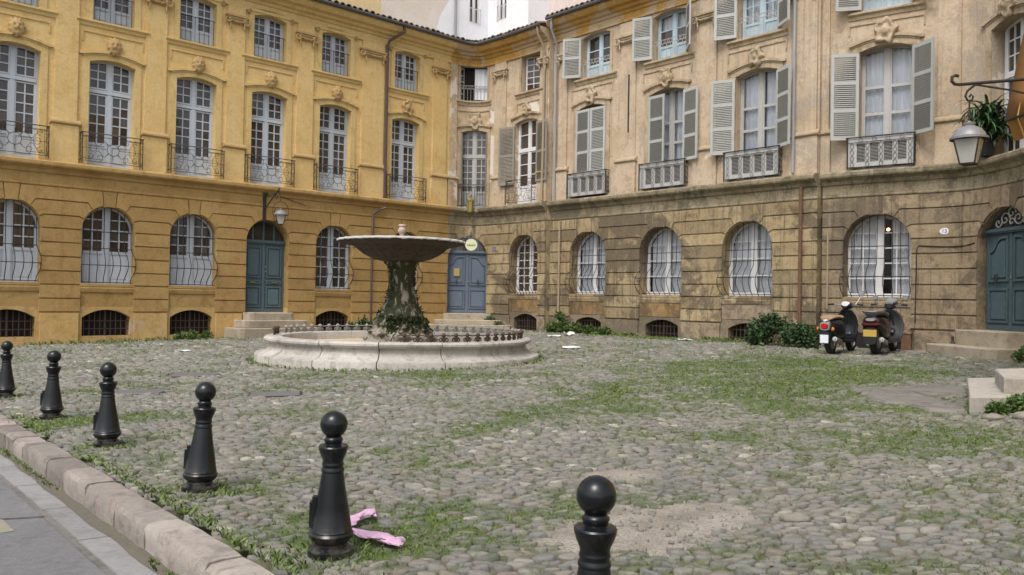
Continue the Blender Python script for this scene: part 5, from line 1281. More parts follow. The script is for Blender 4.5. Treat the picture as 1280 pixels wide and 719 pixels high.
# kerb stones
def mat_kerb():
    m = plaster('pinkish kerb stone', (.29, .25, .22), (.37, .33, .29), (.14, .118, .10), .8, (.27, .175, .14), .64, streak=0, blockvar=.25, bumps=.8, seed=90); return m
MT['kerb'] = mat_kerb()
m = MB(); m.grid([[(*kp(t, o), Gk(t) + dz) for t in np.linspace(-2, 26, 30)] for o, dz in ((1.60, -.21), (1.60, -.05), (1.77, -.05))]); kerb = m.build('kerb', MT['slab'], None, kind='structure', fix=False)
t = -.6
while t < 16:
    L = random.choice((.55, .62, .7, .5, .95, .42)); a, b = t + .006, t + L - .006; m = MB(); n = 5; rows = []
    jit = [random.uniform(-.008, .008) for _ in range(3)]; hz = random.uniform(-.006, .006)
    prof = [(1.565, -.24), (1.560 + jit[0], -.10), (1.562 + jit[1], -.022), (1.580, .003), (1.66, .008), (1.76, .006), (1.775, -.02), (1.775, -.12)]
    for i in range(n + 1):
        tt = a + (b - a) * i / n; sh = .006 if i in (0, n) else 0
        rows.append([(*kp(tt, o + (sh if j < 4 else -sh * .3) + random.uniform(-.005, .005)), Gk(tt) + hz + dz - (sh if 1 < j < 6 else 0) + random.uniform(-.003, .003)) for j, (o, dz) in enumerate(prof)])
    m.grid(rows); k = len(prof); m.f.append(tuple(range(k))); e = n * k; m.f.append(tuple(range(e + k - 1, e - 1, -1))); m.build('kerb_stone', MT['kerb'], kerb, smooth=True); t += L

MT['gutter_dirt'] = simple('gutter silt', (.11, .095, .07), .95, 0, .4, 22, .6)
m = MB(); tt = np.linspace(-1, 14, 90); m.grid([[(*kp(t, o + (.035 * (float(vnoise(t, 0., 2.2, 3)) - .5) if o < 1.55 else 0)), Gk(t) + dz) for t in tt] for o, dz in ((1.50, -.172), (1.54, -.160), (1.568, -.150))]); m.build('gutter_silt', MT['gutter_dirt'], gut, smooth=True, fix=False)
m = MB(); P0, P1 = np.array(kp(6.35, 1.31)), np.array(kp(7.2, -.6)); dv = (P1 - P0) / np.hypot(*(P1 - P0)); nv = np.array((-dv[1], dv[0]))
rows = [[], []]
for q in np.linspace(0, 1, 14):
    p = P0 + (P1 - P0) * q + nv * .012 * math.sin(q * 17); zz = Gk(6.5) - .1815
    for k, sg in enumerate((-.008, .008)): rows[k].append((*(p + nv * sg), Gk(float(p @ KE)) - .1815 + .004))
m.grid(rows); m.build('road_joint', MT['iron'], road, fix=False)
pp_ = [(-3.62, 5.55), (-3.40, 5.57), (-3.16, 5.30), (-3.30, 5.16), (-3.62, 5.16)]; m = MB(); m.add([(x, y, Gk(float(np.array((x, y)) @ KE)) - .1845 + .006) for x, y in pp_], [tuple(range(5))]); m.build('road_patch', simple('ochre stained road patch', (.24, .22, .16), .9, 0, .2, 14, .3), road, fix=False)
# ================================================================== grass (nobody could count it)
def mat_grass():
    m, t, b = newmat('grass blades'); a = N(t, 'ShaderNodeAttribute'); a.attribute_name = 'tone'
    c = mix(t, a.outputs['Fac'], (.065, .105, .024), (.215, .265, .092)); t.links.new(c, b.inputs['Base Color']); b.inputs['Roughness'].default_value = .7; b.inputs['Specular IOR Level'].default_value = .15; return m
def grass_field():
    R = np.random.default_rng(5); bx, by, bs = [], [], []
    for (y0, y1, dens, size) in ((2.2, 6, 9000, .0135), (6, 11, 4200, .0165), (11, 19, 1700, .024), (19, 32, 500, .042)):
        A = (.76 * (y0 + y1) + 2) * (y1 - y0); n = int(A * dens); y = R.uniform(y0, y1, n); x = R.uniform(-1, 1, n) * (.74 * y + .8)
        g_ = green(x, y); d_ = dirt(x, y); p = np.clip((g_ - .04) * 1.15, 0.05, .85) * (d_ < .55)
        # grass stands in tufts
        tuft = vnoise(x, y, 1 / (size * 3.4), 9) * .6 + vnoise(x, y, 1 / (size * 9), 4) * .4; p = p * np.clip((tuft - .33 + .14 * np.clip(g_, 0, 1)) * 4.0, 0, 1.)
        k = in_square(x, y) & (R.random(n) < p) & (np.hypot(x - FCX, y - FCY) > 2.98)
        for poly in SLABS + BLOCKS + PLATES: k &= ~inpoly(x, y, poly)
        bx.append(x[k]); by.append(y[k]); bs.append(np.full(k.sum(), size))
    # fringes at the foot of the fountain, the walls and the bollards
    a = R.uniform(0, 2 * PI, 1500); r = 2.99 + np.abs(R.normal(0, .07, 1500)); bx.append(FCX + r * np.cos(a)); by.append(FCY + r * np.sin(a)); bs.append(np.full(1500, .05))
    t = R.uniform(-.5, 12, 2600); o = 1.795 + np.abs(R.normal(0, .06, 2600)); w = vnoise(t, o, 1.3, 3) > .45; t, o = t[w], o[w]; bx.append(KE[0] * t + KN[0] * o); by.append(KE[1] * t + KN[1] * o); bs.append(np.full(len(t), .03))
    t = R.uniform(-.5, 12, 1500); o = 1.555 - np.abs(R.normal(0, .022, 1500)); w = vnoise(t, o, 1.1, 17) > .58; gx_, gy_ = KE[0] * t[w] + KN[0] * o[w], KE[1] * t[w] + KN[1] * o[w]; gut_n = len(gx_)
    for cx, cy in BOLL:
        n = 260; a = R.uniform(0, 2 * PI, n); r = .11 + np.abs(R.normal(0, .10, n)); bx.append(cx + r * np.cos(a)); by.append(cy + r * np.sin(a)); bs.append(np.full(n, .03))
    for f_, s0, s1, n in ((FL, -17, -2, 900), (FR, 4.3, 14, 1500)):
        s = R.uniform(s0, s1, n); d = .08 + np.abs(R.normal(0, .14, n)); w = vnoise(s, d, .8, 6) > .42; s, d = s[w], d[w]; bx.append(f_.o[0] + f_.e[0] * s + f_.n[0] * d); by.append(f_.o[1] + f_.e[1] * s + f_.n[1] * d); bs.append(np.full(len(s), .09))
    bx.append(gx_); by.append(gy_); bs.append(np.full(gut_n, .028)); x, y, s = map(np.concatenate, (bx, by, bs)); n = len(x); z = G(x, y) + .002; z[-gut_n:] -= .165
    h = s * R.uniform(.5, 1.5, n); az = R.uniform(0, 2 * PI, n); lean = R.uniform(.3, 1.3, n) * h; w = s * R.uniform(.12, .22, n)
    dx, dy = np.cos(az), np.sin(az); px, py = -dy * w, dx * w
    V = np.stack([np.stack([x - px, y - py, z], -1), np.stack([x + px, y + py, z], -1), np.stack([x + dx * lean * .5 + px * .6, y + dy * lean * .5 + py * .6, z + h * .75], -1), np.stack([x + dx * lean, y + dy * lean, z + h * .95], -1)], 1)
    me = to_mesh('grass', V, np.array([[0, 1, 2, 3]]), np.zeros((0, 3), int), np.clip(R.normal(.45, .25, n) + .3 * (vnoise(x, y, .8, 2) - .5), 0, 1)); return me
BOLL = [tuple(kp(t, 2.10)) for t in (1.97, 3.81, 5.64, 7.85, 9.97, 12.44)]
BOLL[5] = (-6.57, 10.76)
o = link('grass', grass_field(), mat_grass(), kind='stuff'); tag(o, 'short green grass and moss growing between the cobbles', 'grass')

# ================================================================== bollards
boll_prof = [(0, .0), (.116, .0), (.118, .012), (.116, .045), (.108, .05), (.085, .065), (.083, .078), (.100, .092), (.112, .108), (.114, .124), (.108, .132), (.104, .136), (.107, .142), (.103, .148), (.085, .26), (.066, .36), (.056, .43), (.0545, .437), (.058, .441), (.058, .452), (.054, .458), (.052, .468), (.055, .474), (.055, .480), (.052, .486), (.054, .503), (.066, .530), (.073, .552), (.075, .567), (.071, .573), (.050, .578), (.043, .582), (.043, .590), (.048, .597), (.048, .606), (.041, .612), (.040, .618)]
ballc, ballr = .680, .0695
for k in range(13):
    a = -1.02 + (PI / 2 + 1.02) * k / 12; boll_prof.append((max(0.0005, ballr * math.cos(a)), ballc + ballr * math.sin(a)))
labels_b = ['nearest black bollard, cut off below its collar by the bottom edge of the view', 'black ball topped bollard with the pink cloth at its foot', 'black bollard standing between the pink cloth bollard and the smaller ones along the kerb', 'black bollard in a ring of grass, fourth from the bottom of the row', 'black bollard in front of the second basement grating from the left', 'black bollard at the left edge, last and smallest of the row']
first = None
for i, (bx_, by_) in enumerate(BOLL):
    z = float(G(bx_, by_)) + (-.03 if i == 0 else 0.0)
    mw = Matrix.Translation((bx_, by_, z)) @ Matrix.Rotation(random.uniform(-.03, .03), 4, 'X') @ Matrix.Rotation((.01, .012, .03, -.012, .02, -.01)[i], 4, 'Y') @ Matrix.Rotation(random.uniform(-.2, .2), 4, 'Z')
    if first is None:
        b = thing('bollard', labels_b[i], 'bollard', (0, 0, 0), 'black bollards along the kerb')
        m = MB(); m.lathe(boll_prof, 36); m.build('post', MT['black_paint'], b, smooth=True)
        m = MB(lambda x, z, y: (x, y, z)); m.box(-.109, -.05, .155, .285, -.032, .022); m.box(-.096, -.05, .285, .312, -.026, .016); m.build('hinge_box', MT['black_paint'], b)
        m = MB(lambda x, z, y: (x, y, z)); m.lathe([(0, -.05), (.15, -.05), (.16, .0), (.15, .006), (0, .008)], 20); 
        mm = MB(); mm.lathe([(0, -.03), (.17, -.03), (.165, .008), (.12, .014), (0, .014)], 18); mm.build('footing', MT['slab'], b, smooth=True)
        first = b; b.matrix_basis = mw; first_src = b
    else:
        b = copy_tree(first_src, mw); b['label'] = labels_b[i]
# ================================================================== fountain
ft = thing('fountain', 'round stone fountain with a wide mossy bowl on a rocky pedestal', 'fountain', (FCX, FCY, float(G(FCX, FCY))))
gz = 0.0
bprof = [(2.42, -.15), (2.97, -.15), (2.975, .11), (2.96, .135), (2.93, .14), (2.90, .142), (2.80, .17), (2.73, .22), (2.69, .29), (2.685, .345), (2.70, .355), (2.76, .375), (2.795, .41), (2.795, .445), (2.76, .475), (2.70, .482), (2.48, .482), (2.44, .47), (2.425, .44), (2.42, .10)]
nb = 15
for i in range(nb):
    a0 = 2 * PI * i / nb + .10; a1 = a0 + 2 * PI / nb; g_ = .0035; dz = random.uniform(-.006, .006)
    m = MB(); m.lathe([(r + random.uniform(-.002, .002), z + dz) for r, z in bprof], 9, a0 + g_, a1 - g_, cx=FCX, cy=FCY)
    k = 10; m.f.append(tuple(j * k for j in range(len(bprof)))); m.f.append(tuple(j * k + 9 for j in range(len(bprof)))[::-1]); m.build('basin_stone', MT['fountain'], ft, smooth=True)
MT['basin'] = plaster('sandy basin floor', (.50, .38, .22), (.58, .46, .30), (.38, .27, .15), .5, None, streak=0, bumps=.2, seed=44)
m = MB(); m.lathe([(2.425, .30), (.5, .33), (0.01, .33)], 48, cx=FCX, cy=FCY); m.build('basin_floor', MT['basin'], ft, smooth=True)
m = MB(); m.lathe([(2.43, -.1), (2.43, .42)], 48, cx=FCX, cy=FCY); m.build('basin_lining', MT['fountain'], ft, smooth=True)
def mat_moss():
    m, t, b = newmat('mossy tufa'); v = pos_vec(t)
    st = mix(t, noise(t, v, 6, 6, .7), (.20, .175, .135), (.40, .365, .30)); st = mix(t, ramp(t, noise(t, v, 3.4, 6, .72), .47, .60), st, (.10, .085, .058))
    mo = mix(t, noise(t, v, 25, 4, .7), (.014, .018, .007), (.05, .058, .02))
    gpos = N(t, 'ShaderNodeSeparateXYZ'); t.links.new(N(t, 'ShaderNodeNewGeometry').outputs['Position'], gpos.inputs[0])
    hz = N(t, 'ShaderNodeMapRange'); hz.inputs['From Min'].default_value = .48; hz.inputs['From Max'].default_value = .80; hz.inputs['To Min'].default_value = -.14; hz.inputs['To Max'].default_value = .02; t.links.new(gpos.outputs['Z'], hz.inputs['Value'])
    v2 = pos_vec(t, (2.0, 2.0, .45)); s = N(t, 'ShaderNodeMath'); s.operation = 'ADD'; t.links.new(noise(t, v2, 3.2, 6, .65), s.inputs[0]); t.links.new(hz.outputs[0], s.inputs[1])
    c = mix(t, ramp(t, s.outputs[0], .455, .51), st, mo); t.links.new(c, b.inputs['Base Color']); b.inputs['Roughness'].default_value = .95; bump(t, b, noise(t, v, 18, 6, .75), .9, .05); return m
MT['moss_stone'] = mat_moss()
def rough(r, z, a, A=.05, B=.03): return A * math.sin(5 * a + 4 * z) * math.sin(3 * a - 7 * z + 1) + B * math.sin(11 * a + 13 * z) * math.cos(7 * a - 9 * z) + .018 * math.sin(23 * a + 31 * z)
m = MB(); pr = [(.78, .30), (.75, .36), (.72, .42), (.68, .48), (.64, .53), (.615, .58), (.59, .63), (.565, .68), (.545, .73), (.53, .78), (.51, .83), (.50, .88), (.48, .92), (.44, .955), (.34, .985), (.0, .99)]
m.lathe(pr, 110, mod=lambda r, z, a: r * (1 + rough(r, z * 3, a, .10, .06) + .05 * math.sin(17 * a + 40 * z) * math.sin(29 * z * 2 + 3 * a) + .03 * math.sin(37 * a - 70 * z)), cx=FCX, cy=FCY); m.build('base_rock', MT['moss_stone'], ft, smooth=True)
pr = [(.45, .90), (.44, .97), (.40, 1.03), (.36, 1.12), (.315, 1.25), (.275, 1.42), (.255, 1.6), (.255, 1.75), (.275, 1.88), (.305, 1.97), (.33, 2.0), (.36, 2.01), (.37, 2.05), (.30, 2.08)]
m = MB(); prd = []
for (r0, z0), (r1, z1) in zip(pr[:-1], pr[1:]):
    for q in (0, .5): prd.append((r0 + (r1 - r0) * q, z0 + (z1 - z0) * q))
m.lathe(prd + [pr[-1]], 72, mod=lambda r, z, a: r * (1 + (.13 * max(0, math.cos(2 * (a + .5))) ** 1.5 * (1 if z < 1.95 else .1) - .12 * max(0, math.cos(2 * (a + .5 + PI / 2))) ** 2 * (1 if z < 1.95 else 0)) + rough(r, z, a, .03, .03)), cx=FCX, cy=FCY); m.build('pedestal', MT['moss_stone'], ft, smooth=True)
MT['bowl'] = None
def mat_bowl():
    m, t, b = newmat('stained bowl stone'); v = pos_vec(t); vs_ = pos_vec(t, (5, 5, .5))
    c = mix(t, noise(t, v, 4, 6, .7), (.030, .024, .021), (.066, .053, .046)); c = mix(t, ramp(t, noise(t, vs_, 1.7, 5, .7), .48, .62), c, (.02, .019, .013))
    gp = N(t, 'ShaderNodeSeparateXYZ'); t.links.new(N(t, 'ShaderNodeNewGeometry').outputs['Position'], gp.inputs[0])
    s = N(t, 'ShaderNodeMath'); s.operation = 'ADD'; mr = N(t, 'ShaderNodeMapRange'); mr.inputs['From Min'].default_value = 2.43; mr.inputs['From Max'].default_value = 2.49; mr.inputs['To Min'].default_value = -.5; mr.inputs['To Max'].default_value = .35
    t.links.new(gp.outputs['Z'], mr.inputs['Value']); t.links.new(mr.outputs[0], s.inputs[0]); t.links.new(noise(t, v, 9, 5, .7), s.inputs[1])
    c = mix(t, ramp(t, s.outputs[0], .50, .62), c, (.46, .445, .41)); t.links.new(c, b.inputs['Base Color']); b.inputs['Roughness'].default_value = .9; bump(t, b, noise(t, v, 16, 6, .75), .6, .03); return m
MT['bowl'] = mat_bowl()
pr = [(.0, 2.05), (.36, 2.05), (.40, 2.075), (.52, 2.10), (.66, 2.155), (.80, 2.24), (.90, 2.33), (.96, 2.40), (1.04, 2.445), (1.16, 2.47), (1.28, 2.495), (1.325, 2.52), (1.345, 2.555), (1.335, 2.585), (1.31, 2.60), (1.26, 2.59), (1.1, 2.54), (.7, 2.42), (.0, 2.40)]
pr = [(r, 2.05 + (z - 2.05) * .86) for r, z in pr]; m = MB(); m.lathe(pr, 168, mod=lambda r, z, a: r * (1 + (.018 * math.cos(28 * a) + .006 * math.sin(5 * a + 3)) * min(1, max(0, (r - .4) * 1.6)) ), cx=FCX, cy=FCY); m.build('bowl', MT['bowl'], ft, smooth=True)
m = MB(); m.lathe([(r, z - .03) for r, z in [(.0, 2.30), (.10, 2.30), (.09, 2.50), (.055, 2.56), (.05, 2.66), (.07, 2.70), (.092, 2.735), (.09, 2.79), (.07, 2.80), (.06, 2.83), (.085, 2.86), (.08, 2.89), (0, 2.90)]], 20, cx=FCX, cy=FCY); MT['finial'] = plaster('pink limestone', (.55, .41, .33), (.62, .49, .41), (.40, .28, .2), .4, None, streak=0, bumps=.3, seed=66); m.build('finial', MT['finial'], ft, smooth=True)
def orn_mesh(dark):
    m = MB(); w = .10
    m.tube([(0, 0, 0), (0, 0, .10)], .020, 6); m.lathe([(.0, .095), (.03, .10), (.042, .125), (.042, .14), (.028, .165), (0, .175)], 10)
    for sx in (-1, 1):
        pts = [(sx * (.022 + q[0]), 0, q[1]) for q in spiral(.028, .045, .042, .012, PI * .9 if sx > 0 else PI * .9, -1.25, 14)]
        m.tube([(sx * .03, 0, .09)] + pts, .0125, 5)
        m.tube([(sx * (.02 + (w + .012) * q), 0, .115 + .012 * math.sin(q * PI)) for q in np.linspace(0, 1, 6)], .011, 5)
    m.box(-.045, .045, -.0, .012, -.02, .02) if False else None
    return m.mesh('railing_ornament', True)
ORN = orn_mesh(0)
MT['iron_pale'] = simple('limed iron', (.26, .24, .22), .8, 0, .3, 14)
ORN_BACK = ORN.copy(); ORN_BACK.materials.append(MT['iron_pale']); ORN.materials.append(MT['iron_rust'])
no = 66
for i in range(no):
    a = 2 * PI * i / no + .02; dx, dy = math.cos(a), math.sin(a); x, y = FCX + 2.60 * dx, FCY + 2.60 * dy
    u = x / y * 1030 + 640
    if y < FCY + .25 and u < 498: 
        if not (u < 353 and y > FCY - .75): continue
    back = y > FCY + .3 and True
    mw = Matrix.Translation((x, y, .478)) @ Matrix.Rotation(a + PI / 2 + random.gauss(0, .05), 4, 'Z') @ Matrix.Rotation(random.gauss(0, .04), 4, 'X')
    link('railing_ornament', ORN_BACK if back else ORN, None, ft, mw)
# moss clumps on the rock
def leaf_cloud(pts, size, tone, R, elong=1.6):
    n = len(pts); P = np.array(pts); az = R.uniform(0, 2 * PI, n); el = R.normal(.2, .6, n); d = np.stack([np.cos(az) * np.cos(el), np.sin(az) * np.cos(el), np.sin(el)], -1)
    up_ = R.normal(0, 1, (n, 3)); sdv = np.cross(d, up_); sdv /= np.linalg.norm(sdv, axis=1)[:, None] + 1e-9; s = (size * R.uniform(.6, 1.35, n))[:, None]; nn = np.cross(d, sdv)
    V = np.stack([P, P + d * s * .5 * elong + sdv * s * .5 + nn * s * .1, P + d * s * elong, P + d * s * .5 * elong - sdv * s * .5 + nn * s * .1], 1)
    return to_mesh('foliage', V, np.array([[0, 1, 2, 3]]), np.zeros((0, 3), int), tone)
def mat_leaf(name, a, b_, rough=.55):
    m, t, b = newmat(name); at = N(t, 'ShaderNodeAttribute'); at.attribute_name = 'tone'; t.links.new(mix(t, at.outputs['Fac'], a, b_), b.inputs['Base Color']); b.inputs['Roughness'].default_value = rough; b.inputs['Specular IOR Level'].default_value = .3; return m
MT['moss'] = mat_leaf('dark moss', (.014, .022, .007), (.06, .075, .022), .9)
pts = []
for _ in range(5200):
    a = random.uniform(0, 2 * PI); z = random.triangular(.50, 1.02, .86); r = np.interp(z, [.3, .48, .58, .66, .78, .88, .95, 1.0], [.78, .68, .615, .575, .53, .50, .47, .43]) * (1 + rough(1, z * 3, a, .10, .06))
    if vnoise(np.array([a * 1.5 + 9]), np.array([z * 5]), 1.0, 3)[0] < .42: continue
    pts.append((FCX + r * math.cos(a), FCY + r * math.sin(a), z))
for _ in range(1100):
    a = random.uniform(0, 2 * PI); z = random.uniform(1.0, 2.0); r = np.interp(z, [.9, 1.12, 1.25, 1.42, 1.6, 1.75, 2.0], [.50, .42, .36, .31, .285, .285, .33]) * (1 - .04)
    if vnoise(np.array([a * 1.3 + 2]), np.array([z * 1.4]), 1.2, 8)[0] < .62: continue
    pts.append((FCX + r * math.cos(a), FCY + r * math.sin(a), z))
link('moss', leaf_cloud(pts, .045, np.clip(rng.normal(.35, .3, len(pts)), 0, 1), rng, 1.2), MT['moss'], ft, kind='stuff')

# ================================================================== scooters
def loft(m, secs, n=16):
    """secs: (x, cy, half_w, z0, z1, power) cross-sections along x"""
    rows = []
    for (x, cy, hw, z0, z1, p) in secs:
        zc, hh = (z0 + z1) / 2, (z1 - z0) / 2; row = []
        for k in range(n):
            a = 2 * PI * k / n; c, s = math.cos(a), math.sin(a)
            row.append((x, cy + hw * math.copysign(abs(c) ** (2 / p), c), zc + hh * math.copysign(abs(s) ** (2 / p), s)))
        rows.append(row)
    b = len(m.v); m.grid(rows, True); m.f.append(tuple(b + k for k in range(n))[::-1]); e = b + (len(rows) - 1) * n; m.f.append(tuple(e + k for k in range(n)))
MT['rubber'] = simple('tyre rubber', (.018, .018, .018), .85, 0, .2, 30)
MT['scoot_black'] = simple('black scooter plastic', (.016, .016, .019), .3, 0, .2, 12, 0)
MT['scoot_maroon'] = simple('dark maroon paint', (.018, .011, .012), .22, 0, .2, 12, 0)
MT['scoot_grey'] = simple('grey scooter panel', (.22, .22, .23), .35, 0, .15, 9, 0)
MT['scoot_dark'] = simple('dark grey scooter panel', (.075, .075, .08), .3, 0, .15, 9, 0)
MT['seat_tan'] = simple('tan seat vinyl', (.30, .20, .12), .6, 0, .15, 15)
MT['seat_black'] = simple('black seat vinyl', (.02, .02, .02), .6, 0, .15, 15)
MT['alu'] = simple('dull aluminium', (.42, .42, .42), .4, .8, .2, 20)
MT['red_lens'] = simple('red lens', (.38, .012, .02), .2, 0, .1, 20, 0)
MT['dark_lens'] = simple('smoked red lens', (.10, .008, .012), .2, 0, .1, 20, 0)
MT['plate_white'] = simple('white number plate', (.72, .74, .78), .45, 0, .05, 20, 0)
MT['plate_yellow'] = simple('yellow number plate', (.46, .32, .06), .5, 0, .05, 20, 0)
MT['amber'] = simple('amber lens', (.6, .22, .03), .25, 0, .1, 20, 0)
MT['white_gloss'] = simple('white enamel', (.74, .74, .74), .3, 0, .05, 20, 0)
def wheel(parent, mw0, x, r, w, rimmat):
    m = MB(); prof = [(r * .60, -w * .42), (r * .78, -w * .5), (r * .93, -w * .40), (r, -w * .12), (r, w * .12), (r * .93, w * .40), (r * .78, w * .5), (r * .60, w * .42)]
    rot = mw0 @ Matrix.Translation((x, 0, r)) @ Matrix.Rotation(PI / 2, 4, 'X')
    m.lathe(prof, 28); W = m.build('wheel', MT['rubber'], parent, smooth=True, mw=rot)
    m = MB(); m.lathe([(r * .62, -w * .38), (r * .58, -w * .2), (r * .2, -w * .30), (.0, -w * .34)], 20); m.lathe([(r * .62, w * .38), (r * .58, w * .2), (r * .2, w * .30), (.0, w * .34)], 20)
    m.lathe([(r * .62, -w * .38), (r * .62, w * .38)], 20); m.build('rim', rimmat, W, smooth=True, mw=rot)
def scooter(label, loc, rz, classic):
    t = thing('scooter', label, 'scooter', loc, None, rz); mw = WM[t.name] @ Matrix.Scale(1.10, 4); t.matrix_basis = mw; WM[t.name] = mw
    P = lambda m, n, mat, sm=True, par=None: m.build(n, mat, par or t, smooth=sm, mw=mw)
    wb = 1.26 if classic else 1.40; r = .255 if classic else .285
    wheel(t, mw, 0, r, .12 if classic else .15, MT['alu']); wheel(t, mw, wb, r, .11, MT['alu'])
    Y = lambda m: m
    if classic:
        m = MB(); loft(m, [(-.33, 0, .05, .52, .66, 2.6), (-.30, 0, .12, .46, .70, 2.6), (-.15, 0, .19, .36, .74, 2.6), (.10, 0, .215, .30, .755, 2.6), (.34, 0, .19, .30, .74, 2.6), (.50, 0, .14, .28, .70, 2.6), (.56, 0, .09, .26, .50, 2.6)]); P(m, 'rear_body', MT['scoot_black'])
        m = MB(); loft(m, [(-.30, 0, .09, .70, .76, 2.4), (-.22, 0, .15, .72, .81, 2.4), (0, 0, .165, .735, .83, 2.4), (.22, 0, .16, .73, .80, 2.4), (.44, 0, .13, .72, .82, 2.4), (.54, 0, .08, .70, .78, 2.4)]); P(m, 'seat', MT['seat_tan'])
        m = MB(); loft(m, [(-.375, 0, .095, .50, .665, 3), (-.345, 0, .11, .49, .68, 3)]); lt = P(m, 'tail_light_surround', MT['alu']); m = MB(); loft(m, [(-.40, 0, .07, .535, .635, 2.4), (-.37, 0, .085, .52, .65, 2.4)]); P(m, 'tail_light', MT['red_lens'], par=lt)
        m = MB(); loft(m, [(-.36, 0, .035, .685, .72, 2), (-.28, 0, .05, .68, .73, 2)]); P(m, 'grab_handle', MT['white_gloss'])
        m = MB(lambda x, z, y: (x, y, z)); m.box(-.385, -.375, .24, .41, -.085, .085); P(m, 'number_plate', MT['plate_white'], False)
        m = MB(); loft(m, [(-.38, 0, .10, .22, .48, 3), (-.30, 0, .12, .26, .50, 3), (-.10, 0, .08, .42, .52, 3)]); P(m, 'rear_fender', MT['scoot_black'])
        m = MB()
        for sy in (-1, 1): loft(m, [(-.355, sy * .15, .012, .50, .56, 2), (-.32, sy * .155, .03, .49, .575, 2), (-.28, sy * .155, .02, .50, .56, 2)])
        P(m, 'indicator', MT['amber'])
    else:
        m = MB(); loft(m, [(-.40, 0, .06, .66, .78, 2.6), (-.36, 0, .16, .56, .80, 2.8), (-.18, 0, .225, .44, .82, 2.8), (.10, 0, .235, .36, .80, 2.8), (.38, 0, .20, .30, .76, 2.8), (.56, 0, .15, .26, .68, 2.6), (.62, 0, .10, .26, .50, 2.6)]); P(m, 'rear_body', MT['scoot_maroon'])
        m = MB(); loft(m, [(-.36, 0, .11, .79, .86, 2.4), (-.2, 0, .17, .80, .91, 2.4), (.02, 0, .18, .80, .90, 2.4), (.12, 0, .18, .79, .84, 2.4), (.36, 0, .17, .77, .83, 2.4), (.56, 0, .11, .72, .84, 2.4)]); P(m, 'seat', MT['seat_black'])
        m = MB(); loft(m, [(-.425, 0, .15, .615, .655, 3), (-.39, 0, .19, .60, .67, 3), (-.30, 0, .20, .60, .67, 3)]); P(m, 'tail_light', MT['dark_lens'])
        m = MB(); loft(m, [(-.435, .0, .085, .70, .755, 2.4), (-.40, 0, .11, .70, .765, 2.4)]); P(m, 'badge_panel', MT['alu'])
        m = MB(); m.tube([(.05, -.23, .85), (-.2, -.22, .90), (-.42, -.12, .90), (-.45, 0, .90), (-.42, .12, .90), (-.2, .22, .90), (.05, .23, .85)], .014, 6); P(m, 'grab_rail', MT['alu'])
        m = MB(lambda x, z, y: (x, y, z)); m.box(-.455, -.445, .385, .525, -.13, .13); P(m, 'number_plate', MT['plate_yellow'], False)
        m = MB(); loft(m, [(-.45, 0, .13, .22, .56, 3), (-.40, 0, .15, .22, .58, 3), (-.10, 0, .10, .50, .60, 3)]); P(m, 'rear_fender', MT['scoot_black'])
    # floor, engine, exhaust, stand
    m = MB(); loft(m, [(.46, 0, .15, .22, .30, 4), (.70, 0, .19, .23, .29, 4), (wb - .34, 0, .20, .23, .29, 4)]); P(m, 'floorboard', MT['scoot_black'])
    m = MB(); loft(m, [(-.08, .13, .05, .18, .38, 3), (.15, .14, .07, .14, .42, 3), (.42, .12, .06, .18, .38, 3)]); P(m, 'engine', MT['alu'])
    m = MB(); m.tube([(.35, -.12, .22), (.15, -.17, .22), (.05, -.18, .26), (-.30, -.19, .33)], [.02, .03, .055, .05], 10); m.tube([(-.30, -.19, .33), (-.33, -.19, .335)], [.03, .025], 8); P(m, 'exhaust', MT['alu'])
    m = MB(); m.tube([(.42, .10, .24), (.34, .17, .02)], .012, 6); m.tube([(.42, -.10, .24), (.34, -.17, .02)], .012, 6); m.tube([(.34, -.17, .02), (.34, .17, .02)], .012, 6); P(m, 'stand', MT['iron'])
    # front: leg shield, fork, fender, headset
    sh = MT['scoot_black'] if classic else MT['scoot_dark']; rows = []
    for z, x, w, dp in ((.24, wb - .30, .19, .02), (.42, wb - .26, .22, .05), (.62, wb - .24, .235, .07), (.80, wb - .27, .20, .06), (.92, wb - .31, .12, .03), (.96, wb - .33, .06, .01)):
        k = 1 if classic else 1.18
        rows.append([(x + dp * (1 - (j / 5) ** 2) * 1.2 + .0, w * k * j / 5, z) for j in range(-5, 6)])
    m = MB(); m.grid(rows); Lg = P(m, 'leg_shield', sh); so = Lg.modifiers.new('thick', 'SOLIDIFY'); so.thickness = .025
    m = MB(); m.tube([(wb - .02, .07, r), (wb - .16, .06, .55), (wb - .27, 0, .92)], .022, 8); m.tube([(wb - .02, -.07, r), (wb - .16, -.06, .55), (wb - .27, 0, .92)], .022, 8); P(m, 'fork', MT['iron'])
    rows = [[(wb + (r + .045) * math.sin(a), w, r + (r + .045) * math.cos(a) - .25 * w * w * 4) for w in np.linspace(-.085, .085, 5)] for a in np.linspace(-1.15, .95, 12)]
    m = MB(); m.grid(rows); fd_ = P(m, 'front_fender', MT['scoot_black'] if classic else MT['scoot_maroon']); so = fd_.modifiers.new('thick', 'SOLIDIFY'); so.thickness = .012
    m = MB(); loft(m, [(wb - .40, 0, .05, .97, 1.05, 2.2), (wb - .34, 0, .11, .95, 1.09, 2.2), (wb - .24, 0, .12, .94, 1.10, 2.2), (wb - .16, 0, .08, .95, 1.07, 2.2)]); P(m, 'headset', MT['scoot_black'])
    m = MB(); loft(m, [(wb - .415, 0, .075, 1.01, 1.09, 2), (wb - .37, 0, .09, 1.02, 1.11, 2)] if classic else [(wb - .36, 0, .07, 1.05, 1.12, 2), (wb - .22, 0, .13, 1.06, 1.20, 2), (wb - .10, 0, .12, 1.00, 1.12, 2)]); P(m, 'instrument_cowl', MT['white_gloss'] if classic else MT['scoot_grey'])
